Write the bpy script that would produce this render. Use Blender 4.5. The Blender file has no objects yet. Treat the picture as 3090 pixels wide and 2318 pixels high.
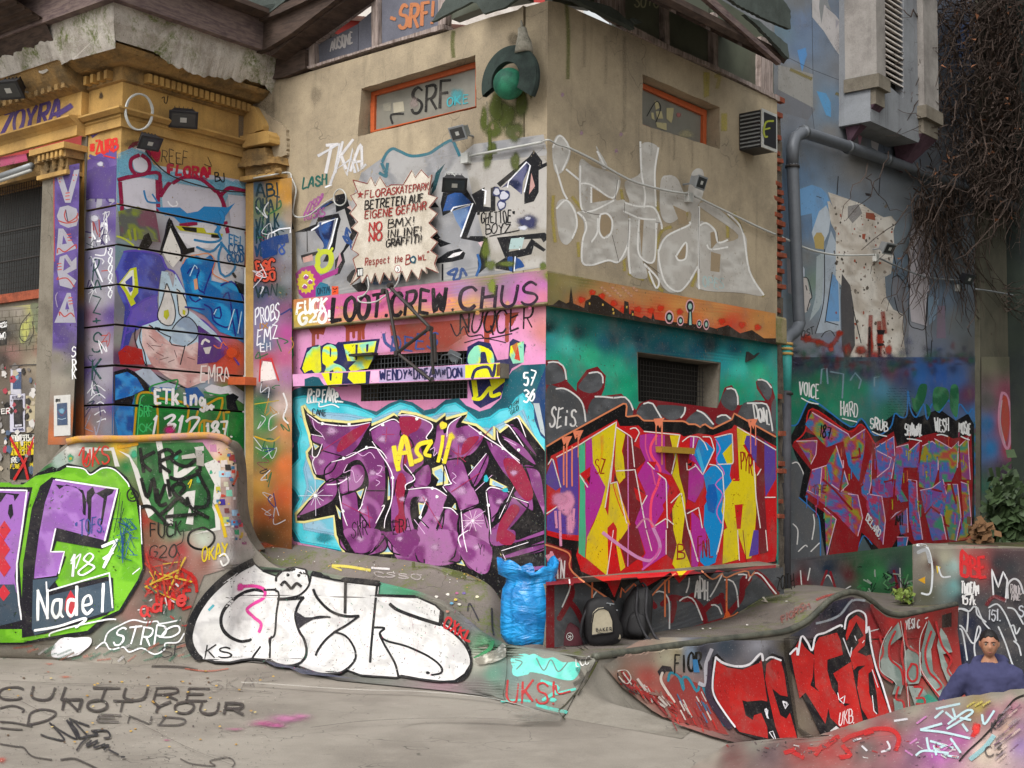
import bpy,bmesh,math,random
import numpy as np
from mathutils import Vector,Matrix,noise as mnoise
from mathutils.bvhtree import BVHTree
from mathutils.geometry import tessellate_polygon
random.seed(7); rng=np.random.RandomState(5)
SC=bpy.context.scene
COL=SC.collection
# ---------------------------------------------------------------- camera,sky,sun,exposure
F,W,H=3998.0,3090.0,2318.0
PITCH,ROLL=math.radians(4.015),math.radians(.45)
CAMZ=2.05
cp,sp,cr,sr=math.cos(PITCH),math.sin(PITCH),math.cos(ROLL),math.sin(ROLL)
_f=np.array([0,cp,sp]); _r0=np.array([1.0,0,0]); _u0=np.array([0,-sp,cp])
_r=_r0*cr+_u0*sr; _u=-_r0*sr+_u0*cr
CAM=np.array([0,0,CAMZ])
cam=bpy.data.cameras.new('camera'); camo=bpy.data.objects.new('camera',cam); COL.objects.link(camo)
cam.sensor_width=36.0; cam.lens=F/W*36.0; cam.clip_end=300; cam.clip_start=.1
m=Matrix.Identity(4)
for i in range(3):
    m[i][0]=_r[i]; m[i][1]=_u[i]; m[i][2]=-_f[i]; m[i][3]=CAM[i]
camo.matrix_world=m
SC.camera=camo
world=bpy.data.worlds.new('World'); SC.world=world; world.use_nodes=True
nt=world.node_tree
bg=nt.nodes['Background'] if 'Background' in nt.nodes else nt.nodes.new('ShaderNodeBackground')
sky=nt.nodes.new('ShaderNodeTexSky'); sky.sky_type='NISHITA'; sky.sun_disc=False
SUN_EL,SUN_ROT=math.radians(48),math.radians(205)
sky.sun_elevation=SUN_EL; sky.sun_rotation=SUN_ROT
sky.air_density=2.2; sky.dust_density=5.0; sky.ozone_density=1.0
hs=nt.nodes.new('ShaderNodeHueSaturation'); hs.inputs['Saturation'].default_value=.15
nt.links.new(sky.outputs[0],hs.inputs['Color']); nt.links.new(hs.outputs[0],bg.inputs[0])
bg.inputs[1].default_value=.15
sun=bpy.data.lights.new('sun','SUN'); sun.energy=.8; sun.angle=math.radians(25); sun.color=(1,.98,.95)
suno=bpy.data.objects.new('sun',sun); COL.objects.link(suno)
# the sky's sun at rotation r sits towards (sin r,cos r)
sd=Vector((math.sin(SUN_ROT)*math.cos(SUN_EL),math.cos(SUN_ROT)*math.cos(SUN_EL),math.sin(SUN_EL)))
suno.rotation_euler=sd.to_track_quat('Z','Y').to_euler()
SC.view_settings.view_transform='Standard'; SC.view_settings.look='None'
SC.view_settings.exposure=.52; SC.view_settings.gamma=1.0
SC.render.engine='CYCLES'
SC.cycles.transparent_max_bounces=48; SC.cycles.max_bounces=6; SC.cycles.diffuse_bounces=3

# ---------------------------------------------------------------- from a spot in the photograph to a place in the yard
TILES={'A1': (0,0),'A2': (700,0),'A3': (1400,0),'A4': (2290,0),'B1': (0,500),'B2': (700,500),'B3': (1400,500),
         'B4': (2290,500),'C1': (0,1100),'C2': (800,1000),'C3': (1600,1000),'C4': (2290,1100),'D1': (0,1700),
         'D2': (800,1600),'D3': (1600,1600),'D4': (2290,1718),'O': (0,0),'N': (0,0),'R4': (1400,0),'K': (2600,1800),'S': (1460,1680),'Q': (0,1080)}
SCL={'N': 1.0,'D1': 2.684,'O': .71586,'R4': 2.011,'K': 4.508,'S': 4.022,'Q': 4.366}
def sc_of(t): return SCL.get(t,2.765)
def nums(s): return [float(v)*10 for v in s.split()]      # outlines are noted in tens of sheet units
def P(t,pts):
    """points read in one sheet of the survey -> survey coordinates"""
    if isinstance(pts,str): pts=nums(pts)
    a=np.array(pts,float).reshape(-1,2); o=TILES[t]; s=sc_of(t)
    return a/s+np.array(o,float)
def dirs(p):
    p=np.asarray(p,float).reshape(-1,2)
    return ((p[:,0:1]-W/2)/F)*_r+(-(p[:,1:2]-H/2)/F)*_u+_f
def at_y(px,py,Y):
    d=dirs([(px,py)])[0]; return CAM+d*(Y/d[1])
def at_z(px,py,z):
    d=dirs([(px,py)])[0]; return CAM+d*((z-CAMZ)/d[2])
class Plane:
    """a vertical wall plane: point,direction along it (angle from +Y),outward normal"""
    def __init__(s,pt,ang,off=.0):
        a=math.radians(ang); s.d=np.array([math.sin(a),math.cos(a),.0])
        n=np.array([s.d[1],-s.d[0],.0])
        if n[1]>0: n=-n
        s.n=n; s.pt=np.array(pt,float)+n*off; s.ang=ang
    def offset(s,o):
        q=Plane(s.pt,s.ang); q.n=s.n; q.pt=s.pt+s.n*o; return q
    def proj(s,p,off=.0):
        d=dirs(p); o=s.pt+s.n*off
        t=((o-CAM) @ s.n)/(d @ s.n)
        return CAM+d*t[:,None]
    def uv(s,q): return (q-s.pt) @ s.d,q[2]
    def at(s,u,z,off=.0): 
        q=s.pt+s.d*u+s.n*off; return np.array([q[0],q[1],z])
CORNER=at_y(1648,900,13.5); CORNER[2]=0
W1=Plane(CORNER,-50.2); W2=Plane(CORNER,40.04)
# ---------------------------------------------------------------- objects
def tag(o,label=None,cat=None,group=None,kind=None):
    if label: o['label']=label
    if cat: o['category']=cat
    if group: o['group']=group
    if kind: o['kind']=kind
    return o
def link(o,parent=None):
    COL.objects.link(o)
    if parent is not None: o.parent=parent
    return o
def thing(name,label,cat,group=None,kind=None,loc=(0,0,0)):
    o=bpy.data.objects.new(name,None); o.empty_display_size=.1; o.location=loc; link(o)
    return tag(o,label,cat,group,kind)
def child_fix(o,parent):
    o.matrix_parent_inverse=Matrix.Translation(-Vector(parent.location))
def mesh(name,verts,faces,mat,parent=None,smooth=False):
    me=bpy.data.meshes.new(name); me.from_pydata([tuple(map(float,v)) for v in verts],[],[tuple(f) for f in faces]); me.update()
    if smooth: me.shade_smooth()
    o=bpy.data.objects.new(name,me)
    for mm in (mat if isinstance(mat,(list,tuple)) else [mat]): me.materials.append(mm)
    link(o,parent)
    if parent is not None: o.matrix_parent_inverse=Matrix.Translation(-parent_loc(parent))
    return o
def parent_loc(p):
    v=Vector(p.location); q=p.parent
    while q is not None:
        v=v+Vector(p.matrix_parent_inverse.translation)+Vector(q.location); p=q; q=q.parent
    return v
class MB:
    """collects shapes in world coordinates,then links them as ONE mesh object"""
    def __init__(s): s.v=[]; s.f=[]; s.m=[]
    def add(s,v,f,mi=0):
        n=len(s.v); s.v += [tuple(map(float,q)) for q in v]; s.f += [tuple(i+n for i in q) for q in f]; s.m += [mi]*len(f); return s
    def box8(s,q,mi=0):  # q: 8 corners,bottom ring then top ring
        return s.add(q,[(0,3,2,1),(4,5,6,7),(0,1,5,4),(1,2,6,5),(2,3,7,6),(3,0,4,7)],mi)
    def box(s,c,sx,sy,sz,R=None,mi=0):
        c=Vector([float(k) for k in c]); R=R or Matrix.Identity(3); q=[]
        for z in (-1,1):
            for x,y in ((-1,-1),(1,-1),(1,1),(-1,1)):
                q.append(c+R @ Vector((x*sx/2,y*sy/2,z*sz/2)))
        return s.box8(q,mi)
    def tube(s,pts,r,n=8,caps=True,mi=0):
        pts=[Vector([float(k) for k in p]) for p in pts]; rings=[]
        up=Vector((0,0,1)); prev=None
        for i,p in enumerate(pts):
            t=(pts[min(i+1,len(pts)-1)]-pts[max(i-1,0)])
            if t.length<1e-9: t=Vector((0,0,1))
            t.normalize()
            if prev is None:
                a=t.cross(up)
                if a.length<.1: a=t.cross(Vector((1,0,0)))
            else: a=prev-t*prev.dot(t)
            if a.length<1e-6: a=t.orthogonal()
            a.normalize(); prev=a; b=t.cross(a); rr=r[i] if isinstance(r,(list,tuple,np.ndarray)) else r
            rings.append([p+(a*math.cos(2*math.pi*k/n)+b*math.sin(2*math.pi*k/n))*rr for k in range(n)])
        v=[q for g in rings for q in g]; f=[]
        for i in range(len(rings)-1):
            for k in range(n): f.append((i*n+k,i*n+(k+1)%n,(i+1)*n+(k+1)%n,(i+1)*n+k))
        if caps: f.append(tuple(range(n-1,-1,-1))); f.append(tuple((len(rings)-1)*n+k for k in range(n)))
        return s.add(v,f,mi)
    def grid(s,rows,mi=0,flip=False):
        n=len(s.v); R=len(rows); C=len(rows[0])
        for r in rows: s.v += [tuple(map(float,q)) for q in r]
        for i in range(R-1):
            for j in range(C-1):
                q=(n+i*C+j,n+i*C+j+1,n+(i+1)*C+j+1,n+(i+1)*C+j)
                s.f.append(q[::-1] if flip else q); s.m.append(mi)
        return s
    def build(s,name,mat,parent=None,smooth=False,bevel=0):
        o=mesh(name,s.v,s.f,mat,parent,smooth)
        if any(s.m): o.data.polygons.foreach_set('material_index',s.m)
        if bevel:
            b=o.modifiers.new('bevel','BEVEL'); b.width=bevel; b.segments=2; b.limit_method='ANGLE'
        return o
def slabmb(mb,plane,pts,o0,o1,holes=None,mi=0,side=True,jag=.0,step=None):
    """a flat outline on a wall plane (survey coords),from offset o0 to o1 (outwards); holes allowed"""
    def dens(p,jag=0):
        p=np.asarray(p,float)
        if step is None: return p
        out=[]
        for i in range(len(p)):
            a,b=p[i],p[(i+1)%len(p)]; n=max(1,int(np.linalg.norm(b-a)/step))
            for k in range(n):
                q=a+(b-a)*k/n
                if k and jag:
                    nn=np.array([-(b-a)[1],(b-a)[0]])/(np.linalg.norm(b-a)+1e-9)
                    q=q+nn*rng.uniform(-jag,jag)
                out.append(q)
        return np.array(out)
    loops=[dens(pts,jag if not holes else 0)]+[dens(h,jag) for h in (holes or [])]
    W3=[plane.proj(l) for l in loops]          # true place of the outline on the wall
    front=[w+plane.n*o1 for w in W3]; back=[w+plane.n*o0 for w in W3]
    tri=tessellate_polygon([[Vector(((q-plane.pt) @ plane.d,q[2],0)) for q in w] for w in W3])
    allf=np.concatenate(front); allb=np.concatenate(back); N=len(allf)
    nv=Vector(plane.n); fs=[]
    for a,b,c in tri:
        A,B,C_=(Vector(allf[k]) for k in (a,b,c))
        if (B-A).cross(C_-A).dot(nv)<0: b,c=c,b
        fs.append((a,b,c)); fs.append((a+N,c+N,b+N))
    k0=0
    if side:
        for li,w in enumerate(W3):
            n=len(w)
            area=0
            for i in range(n):
                u0,z0=plane.uv(w[i]); u1,z1=plane.uv(w[(i+1)%n]); area += u0*z1-u1*z0
            sgn=1 if Vector(plane.d).cross(Vector((0,0,1))).dot(nv)>0 else -1
            ccw=(area*sgn>0)
            if li>0: ccw=not ccw
            for i in range(n):
                j=(i+1)%n; q=(k0+i,k0+j,k0+j+N,k0+i+N)
                fs.append(q if not ccw else q[::-1])
            k0 += n
    mb.add(list(allf)+list(allb),fs,mi)
    return mb
def slab(name,plane,pts,o0,o1,mat,parent=None,holes=None,**k):
    return slabmb(MB(),plane,pts,o0,o1,holes,**k).build(name,mat,parent)
# ---------------------------------------------------------------- materials
def srgb(h):
    if not isinstance(h,str): return tuple(h)
    c=[int(h[i:i+2],16)/255 for i in (0,2,4)]
    return tuple(((x+.055)/1.055) ** 2.4 if x>.04045 else x/12.92 for x in c)
class NT:
    def __init__(s,name):
        s.m=bpy.data.materials.new(name); s.m.use_nodes=True; s.t=s.m.node_tree; s.t.nodes.clear()
        s.out=s.n('OutputMaterial'); s.b=s.n('BsdfPrincipled'); s.l(s.b.outputs[0],s.out.inputs[0])
        s.tc=s.n('TexCoord').outputs['Object']
    def n(s,k,**kw):
        o=s.t.nodes.new('ShaderNode'+k)
        for a,b in kw.items(): setattr(o,a,b)
        return o
    def l(s,a,b): s.t.links.new(a,b)
    def noise(s,scale,detail=4,rough=.6,vec=None,sc3=None,dist=0):
        o=s.n('TexNoise'); o.inputs['Scale'].default_value=scale; o.inputs['Detail'].default_value=detail
        o.inputs['Roughness'].default_value=rough; o.inputs['Distortion'].default_value=dist
        v=vec or s.tc
        if sc3:
            mp=s.n('Mapping'); mp.inputs['Scale'].default_value=sc3; s.l(v,mp.inputs['Vector']); v=mp.outputs[0]
        s.l(v,o.inputs['Vector']); return o.outputs['Fac']
    def ramp(s,fac,a,b,smooth=True):
        o=s.n('MapRange'); o.inputs['From Min'].default_value=a; o.inputs['From Max'].default_value=b
        o.interpolation_type='SMOOTHSTEP' if smooth else 'LINEAR'
        s.l(fac,o.inputs['Value']); return o.outputs[0]
    def mix(s,fac,a,b,mode='MIX'):
        o=s.n('Mix',data_type='RGBA',blend_type=mode)
        for i,x in ((0,fac),(6,a),(7,b)):
            if hasattr(x,'is_linked') or hasattr(x,'links'): s.l(x,o.inputs[i])
            elif i==0: o.inputs[0].default_value=x
            else: o.inputs[i].default_value=tuple(x)[:3]+(1,)
        return o.outputs[2]
    def math(s,op,a,b=.0):
        o=s.n('Math',operation=op)
        for i,x in ((0,a),(1,b)):
            if hasattr(x,'links'): s.l(x,o.inputs[i])
            else: o.inputs[i].default_value=x
        return o.outputs[0]
    def bump(s,h,strength=.3,dist=.01):
        o=s.n('Bump'); o.inputs['Strength'].default_value=strength; o.inputs['Distance'].default_value=dist
        s.l(h,o.inputs['Height']); s.l(o.outputs[0],s.b.inputs['Normal']); return s
    def fin(s,col,rough=.85,metal=0,spec=.3):
        if hasattr(col,'links'): s.l(col,s.b.inputs['Base Color'])
        else: s.b.inputs['Base Color'].default_value=tuple(col)[:3]+(1,)
        if hasattr(rough,'links'): s.l(rough,s.b.inputs['Roughness'])
        else: s.b.inputs['Roughness'].default_value=rough
        s.b.inputs['Metallic'].default_value=metal; s.b.inputs['Specular IOR Level'].default_value=spec
        return s.m
MATS={}
def rough_mat(name,c1,c2,c3=None,sc=1.2,streak=.5,spk=.25,bump=.35,bd=.01,rough=.9,moss=0,metal=0,mosscol='5a6428',crack=0):
    """weathered masonry/render/timber: two tones in clouds,run-off streaks,specks,cracks"""
    if name in MATS: return MATS[name]
    k=NT(name); c1=srgb(c1); c2=srgb(c2); c3=srgb(c3) if c3 else tuple(x*.45 for x in c2)
    col=k.mix(k.ramp(k.noise(sc,6,.65),.36,.66),c1,c2)
    col=k.mix(k.math('MULTIPLY',k.ramp(k.noise(sc*3.1,5,.7,dist=.4),.5,.75),.45),col,tuple(min(1,x*1.22) for x in c1))
    if streak:
        st=k.ramp(k.noise(1.0,5,.6,sc3=(5.5,5.5,.45)),.52,.8)
        col=k.mix(k.math('MULTIPLY',st,streak),col,c3)
    if spk:
        col=k.mix(k.math('MULTIPLY',k.ramp(k.noise(38,3,.7),.6,.72),spk),col,c3)
    g2=k.noise(95,2,.6); col=k.mix(k.math('MULTIPLY',k.ramp(g2,.5,.72),.28),col,tuple(x*.5 for x in c1)); col=k.mix(k.math('MULTIPLY',k.ramp(g2,.48,.3),.22),col,tuple(min(1,x*1.5) for x in c1))
    if crack:
        v=k.n('TexVoronoi',feature='DISTANCE_TO_EDGE'); v.inputs['Scale'].default_value=1.1
        nn=k.n('TexNoise'); nn.inputs['Scale'].default_value=3; k.l(k.tc,nn.inputs['Vector'])
        vm=k.n('VectorMath',operation='MULTIPLY_ADD'); k.l(nn.outputs['Color'],vm.inputs[0]); vm.inputs[1].default_value=(.5,.5,.5); k.l(k.tc,vm.inputs[2])
        k.l(vm.outputs[0],v.inputs['Vector'])
        cf=k.math('MULTIPLY',k.ramp(v.outputs['Distance'],.008,.0),k.ramp(k.noise(.9),.45,.6))
        col=k.mix(k.math('MULTIPLY',cf,crack),col,tuple(x*.3 for x in c2))
    if moss:
        mo=k.math('MULTIPLY',k.ramp(k.noise(2.1,6,.75,dist=.6),.5-moss*.12,.66),k.ramp(k.noise(30,2),.3,.6))
        col=k.mix(mo,col,srgb(mosscol))
    h=k.math('ADD',k.noise(9,6,.7),k.math('MULTIPLY',k.noise(70,3,.7),.35))
    k.bump(h,bump,bd)
    MATS[name]=k.fin(col,rough,metal); return MATS[name]
def plain_mat(name,c,rough=.6,metal=0,var=.25,sc=14,bump=.08,spec=.4):
    if name in MATS: return MATS[name]
    k=NT(name); c=srgb(c)
    col=k.mix(k.math('MULTIPLY',k.ramp(k.noise(sc,5,.7),.4,.7),var),c,tuple(x*.55 for x in c))
    k.bump(k.noise(sc*4,3),bump,.004); MATS[name]=k.fin(col,rough,metal,spec); return MATS[name]
def wood_mat(name,c1,c2,axis=(12,12,.8)):
    if name in MATS: return MATS[name]
    k=NT(name); g=k.noise(2.5,7,.7,sc3=axis,dist=.3)
    col=k.mix(k.ramp(g,.35,.68),srgb(c1),srgb(c2)); col=k.mix(k.math('MULTIPLY',k.ramp(k.noise(3,5),.5,.7),.5),col,tuple(x*.4 for x in srgb(c2)))
    k.bump(g,.4,.006); MATS[name]=k.fin(col,.85); return MATS[name]
# ================================================================ materials of the place
M_conc=rough_mat('render_plaster','ac9d84','8b7f6c','3f3a31',sc=.9,streak=.4,spk=.35,bump=.3,crack=.6)
M_concd=rough_mat('old_concrete','7d766a','5f584d','2f2c26',sc=1.4,streak=.2,spk=.5,bump=.4,crack=.6)
M_floor=rough_mat('smooth_concrete','8f887e','7a736a','4f4a42',sc=.7,streak=0,spk=.3,bump=.15,bd=.004,crack=.8)
M_deck=rough_mat('worn_deck_concrete','78706a','645d57','3a3631',sc=.9,streak=0,spk=.4,bump=.2,bd=.004,moss=.2,crack=.7)
M_bank=rough_mat('ramp_concrete','8b857b','6f695f','403c36',sc=.8,streak=0,spk=.45,bump=.2,bd=.004,crack=.8)
M_grey=rough_mat('painted_grey_wall','83868a','6d6f73','3c3d40',sc=.8,streak=.5,spk=.3,bump=.25,crack=.6)
M_yel=rough_mat('ochre_stucco','bb9658','9a7a4a','4f432f',sc=1.6,streak=.45,spk=.35,bump=.3)
M_yeld=rough_mat('ochre_crumbling','a08050','6b5a40','2e2923',sc=3.2,streak=.3,spk=.8,bump=.8,bd=.03)
M_cove=rough_mat('bare_plaster','c2bcb4','958d84','4b463e',sc=2,streak=.35,spk=.7,bump=.7,bd=.02,moss=.25)
M_wood=wood_mat('dark_timber','54453d','3a302b',(2,2,14))
M_woodp=wood_mat('pale_timber','7a6a64','57484a',(2,2,14))
M_woodv=wood_mat('flaking_post','a89a94','6d5f58',(14,14,1))
M_tar=rough_mat('tar_paper','4c5450','3c423e','23261f',sc=2,streak=.3,spk=.5,bump=.5)
M_panel=rough_mat('blue_grey_board','696a75','595a64','3d3b40',sc=1.2,streak=.3,spk=.25,bump=.15)
M_glassd=plain_mat('dusty_glass','55594c',.25,var=.7,sc=1.5,spec=.5)
M_glassg=plain_mat('milky_glass','7f7d74',.3,var=.5,sc=2.5,spec=.5)
M_orange=plain_mat('orange_frame_paint','b8582e',.5,var=.4,sc=20)
M_brick=rough_mat('brick_red','9b5138','6e3a2a','33241d',sc=7,streak=0,spk=.6,bump=.8,bd=.01)
M_mort=rough_mat('broken_masonry','6f665b','4a423a','1f1c19',sc=6,streak=0,spk=.8,bump=1.0,bd=.04)
M_dark=plain_mat('interior_dark','15130f',.9,var=.4)
M_steel=plain_mat('galvanised_steel','6c7074',.45,.6,var=.35,sc=6)
M_iron=plain_mat('dark_iron','3a3634',.6,.4,var=.5,sc=20)
M_zinc=plain_mat('grey_pipe_paint','62666c',.5,.2,var=.35,sc=5)
M_white=plain_mat('white_plastic','b9bab6',.5,var=.3,sc=12)
M_black=plain_mat('black_housing','26262a',.5,var=.3,sc=20)
M_lamph=plain_mat('lamp_housing_grey','8d9194',.45,.3,var=.2)
M_glassl=plain_mat('lamp_glass','37393a',.15,var=.2,spec=.6)
M_red=rough_mat('red_render','a6413c','8c3733',None,sc=1,streak=.1,spk=.1,bump=.1)
M_cream=rough_mat('cream_stone','d6cfc8','b5aba2',None,sc=1,streak=.1,spk=.1,bump=.1)
# ================================================================ helpers for curved ground
def catmull(p,n=8,closed=False):
    p=np.asarray(p,float); out=[]; N=len(p)
    rngi=range(N) if closed else range(N-1)
    for i in rngi:
        if closed: a,b,c,d=p[(i-1)%N],p[i],p[(i+1)%N],p[(i+2)%N]
        else: a,b,c,d=p[max(i-1,0)],p[i],p[i+1],p[min(i+2,N-1)]
        for k in range(n):
            t=k/n
            out.append(.5*((2*b)+(-a+c)*t+(2*a-5*b+4*c-d)*t*t+(-a+3*b-3*c+d)*t ** 3))
    if not closed: out.append(p[-1])
    return np.array(out)
GD=np.array([.70,.714]); GE=np.array([.714,-.70]); P0=at_z(1795,1989,.38); P0xy=P0[:2]
def uv2xy(u,v): return P0xy+GE*u+GD*v
RID=np.array([(-3,-1.0,0),(0,-.6,0),(.73,-.3,0),(1.4,-.45,0),(2.09,-.685,0),(2.53,-.74,.05),(2.95,-.86,.16),(3.33,-.80,.32),(3.66,-.757,.46),(4.26,-.58,.6),(5.5,-.3,.75),(9,0,.85)])
FLOORZ=-1.05
def sm(t): t=np.clip(t,0,1); return t*t*(3-2*t)
def Hxy(X,Y):
    rx,ry=X-P0xy[0],Y-P0xy[1]
    u=rx*GE[0]+ry*GE[1]; v=rx*GD[0]+ry*GD[1]
    vr=np.interp(u,RID[:,0],RID[:,1]); zr=np.interp(u,RID[:,0],RID[:,2])
    near=zr*sm(1-(vr-v)/2.2)
    t=np.clip((v-vr)/(1.5+.5*np.clip(zr,0,1)),0,1)
    far=zr+(FLOORZ-zr)*(t*t*(3-2*t)) ** .9
    z=np.where(v<vr,near,far)
    side=sm((u+1.2)/1.2)                      # nothing sinks on the far left,under the deck
    return np.where(v<vr,z,z*side+0*(1-side))
ground_parts=[]
def reg(o): ground_parts.append(o); return o
# ---------------------------------------------------------------- the floor of the yard: one sheet
xs=np.concatenate([np.arange(-40,-9,1.5),np.arange(-9,0,.15),np.arange(0,6.5,.06),np.arange(6.5,9,.2),np.arange(9,41,2)])
ys=np.concatenate([np.arange(-20,5,1.5),np.arange(5,8.0,.12),np.arange(8.0,13,.06),np.arange(13,18.5,.15),np.arange(18.5,60,3)])
XX,YY=np.meshgrid(xs,ys)
ZZ=Hxy(XX,YY)
mb=MB(); mb.grid([[(XX[i,j],YY[i,j],ZZ[i,j]) for j in range(len(xs))] for i in range(len(ys))])
floor=mb.build('skatepark_ground',M_floor,smooth=True); tag(floor,'smooth grey brown concrete floor of the skatepark dipping into the bowl',kind='structure'); reg(floor)
# ---------------------------------------------------------------- quarter pipe and bank on the left
Tc=[(-120,1459,14.55),(0,1455,14.6),(80,1451,14.62),(150,1392,14.66),(217,1335,14.7),(400,1330,14.82),(560,1322,14.93),(640,1321,15.0),(690,1338,15.05),(712,1400,15.12),(720,1534,15.25),(741,1606,15.4),(778,1660,15.5),(840,1712,15.35),(945,1734,15.0),(1053,1754,14.6),(1162,1768,14.25),(1252,1786,13.95),(1324,1817,13.65),(1390,1860,13.4),(1462,1922,13.1)]
Tp=[at_y(*t) for t in Tc]+[at_z(1527,1950,.38),at_z(1605,1962,.38),at_z(1700,1976,.38),P0]
Bc=[(-120,1980),(0,1985),(80,1988),(150,1990),(217,1995),(400,2008),(540,2003),(600,1999),(640,1998),(662,1999),(690,2000),(720,2000),(760,2001),(810,2002),(900,2025),(1024,2043),(1201,2060),(1300,2066),(1400,2080),(1475,2100),(1560,2130),(1620,2148),(1660,2158),(1690,2165),(1702,2168)]
Bp=[at_z(x,y,-.004) for x,y in Bc]
TT=catmull(Tp,8); BB=catmull(Bp,8)
rows=[]
NR=26
for j in range(NR+1):
    s=j/NR; r=[]
    for a,b in zip(BB,TT):
        hgt=b[2]-a[2]; th=math.radians(34+44*min(1,hgt/2.3))
        an=th*s; ps=math.sin(an)/math.sin(th); zs=(1-math.cos(an))/(1-math.cos(th))
        r.append((a[0]+(b[0]-a[0])*ps,a[1]+(b[1]-a[1])*ps,a[2]+hgt*zs))
    rows.append(r)
bank=thing('skate_bank','painted concrete quarter pipe and long bank with silver bubble letters','skate ramp',kind='thing')
mb=MB(); mb.grid(rows); bank_face=mb.build('ramp_face',M_bank,bank,smooth=True); reg(bank_face)
# top platform and back of the quarter pipe
nq=12*8
mb=MB(); back=[]
for k in range(nq+1):
    a=TT[k]; q=min(1,max(0,(a[0]+3.3)/.5)); back.append(a+np.array([.05,.42*(1-q*.7),0]))
mb.grid([[tuple(a) for a in TT[:nq+1]],[tuple(b+np.array([0,0,.0])) for b in back],[(b[0],b[1],-.1) for b in back]])
mb.build('ramp_back',M_concd,bank,smooth=False)
mb=MB(); cp_pts=[TT[k]+np.array([0,-.02,.02]) for k in range(4*8-1,8*8+3,2)]
mb.tube(cp_pts,.04,10); bank_coping=mb.build('coping',rough_mat('painted_coping','b98a34','a87c86','5c4438',sc=3,streak=0,spk=.4,bump=.3),bank,smooth=True)
# ---------------------------------------------------------------- bowl coping line
COPT=[(0,.38),(1.1,.38),(2.2,.375),(2.9,.365),(3.2,.37),(3.42,.40),(3.65,.455),(3.9,.56),(4.12,.65),(4.35,.70),(4.6,.715),(4.85,.67),(5.1,.565),(5.35,.45),(5.6,.39),(5.9,.37),(6.6,.39),(7.26,.41)]
ctv=np.array([c[0] for c in COPT]); ctz=np.array([c[1] for c in COPT])
cs=catmull(np.array(COPT),6)
def ctop(v):
    return np.interp(v,cs[:,0],cs[:,1]) if v >= 0 else .38*(1+v/.86)
vs=list(np.arange(-.86,7.265,.07))+[7.262]
rows=[]; A_=1.25
NS=26
for v in vs:
    r=[]
    uf=0 if v >= 0 else .4*(-v/.86); zt=ctop(v)
    for j in range(NS+1):
        an=(j/NS)*math.pi/2; s=1-math.sin(math.pi/2-an) if True else 0
        du=A_*(1-math.cos(an)); u=uf+du; x,y=uv2xy(u,v); z0=float(Hxy(np.array(x),np.array(y)))
        z=z0+(zt-z0)*(1-math.sin(an))+(.004 if j==NS else .002)
        r.append((x,y,z))
    rows.append(r)
bowl=thing('skate_bowl','deep concrete bowl with red lettering and a hump in its metal lip','skate bowl',kind='thing')
mb=MB(); mb.grid(rows); bowl_wall=mb.build('bowl_wall',M_bank,bowl,smooth=True); reg(bowl_wall)
cop=[np.array([*uv2xy(-.01,v),ctop(v)+.02]) for v in np.arange(0,7.27,.06)]
mb=MB(); mb.tube(cop,.036,10); bowl_coping=mb.build('coping',rough_mat('worn_coping','4a4c45','6a6a5e','2a2622',sc=6,streak=0,spk=.6,bump=.3,metal=.3,rough=.5),bowl,smooth=True)
# ---------------------------------------------------------------- cross wall at the end of the bowl
K=np.array([*uv2xy(0,7.26),0]); W4=Plane(K,-50.2)
W4top=1.19
prof=[(W4top,-.45),(W4top,-.02),(W4top-.02,0)]+[(z,0) for z in (.9,.6,.4)]
for k in range(1,21):
    an=k/20*math.pi/2; prof.append((.4-1.46*math.sin(an),1.25*(1-math.cos(an))))
rows=[]
for z,o in prof: rows.append([W4.at(u,z,o) for u in np.arange(-7,.01,.25)])
mb=MB(); mb.grid(rows); crossw=mb.build('low_wall',M_concd,None,smooth=True)
rows=[[W4.at(u,z,o) for u in np.linspace(0,.6,4)] for z,o in ((W4top,-.45),(W4top,-.02),(W4top-.02,0),(.7,.0),(.1,0))]
mb=MB(); mb.grid(rows); cw2=mb.build('low_wall_end',M_concd,crossw,smooth=False)
tag(crossw,'low dark painted wall closing the far end of the bowl behind the man','wall',kind='thing'); reg(crossw); reg(cw2)
# ---------------------------------------------------------------- deck behind bank and bowl
W3=W2.offset(-.35); PLIN=W2.offset(.30)
def onp(pl,x,y): return pl.proj([(x,y)])[0]
def pz(pl,x,z):
    lo=onp(pl,x,1000); hi=onp(pl,x,2000); t=(z-lo[2])/(hi[2]-lo[2]); return lo+(hi-lo)*t
DF=[TT[12*8],TT[13*8],TT[14*8],TT[15*8],TT[16*8],TT[17*8],TT[18*8],TT[19*8],TT[20*8],TT[21*8],TT[22*8],TT[23*8],P0]+[np.array([*uv2xy(0,v),ctop(v)]) for v in (1.1,2.2,3.4,3.9,4.3,4.75,5.2,5.6,6.4,7.26)]
DB=[onp(W1,772,1622),onp(W1,830,1636),onp(W1,930,1648),onp(W1,1040,1666),onp(W1,1150,1680),onp(W1,1240,1692),onp(W1,1340,1712),onp(W1,1420,1735),onp(W1,1480,1768),onp(W1,1530,1835),onp(W1,1595,1903),pz(W1,1646,.38),pz(PLIN,1700,.38),pz(PLIN,1850,.38),onp(PLIN,1990,1906),onp(PLIN,2120,1885),onp(PLIN,2215,1855),onp(PLIN,2300,1806),pz(W3,2410,.6),pz(W3,2510,.52),pz(W3,2600,.4),pz(W3,2690,.3),W4.at(1.2,.36,-.4)]
DF=catmull(DF,5); DB=catmull(DB,5)
rows=[]
for j in range(15):
    s=j/14; rows.append([tuple(a+(b-a)*s+np.array([0,0,(b[2]-a[2])*(sm(s)-s)*.6])) for a,b in zip(DF,DB)])
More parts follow.
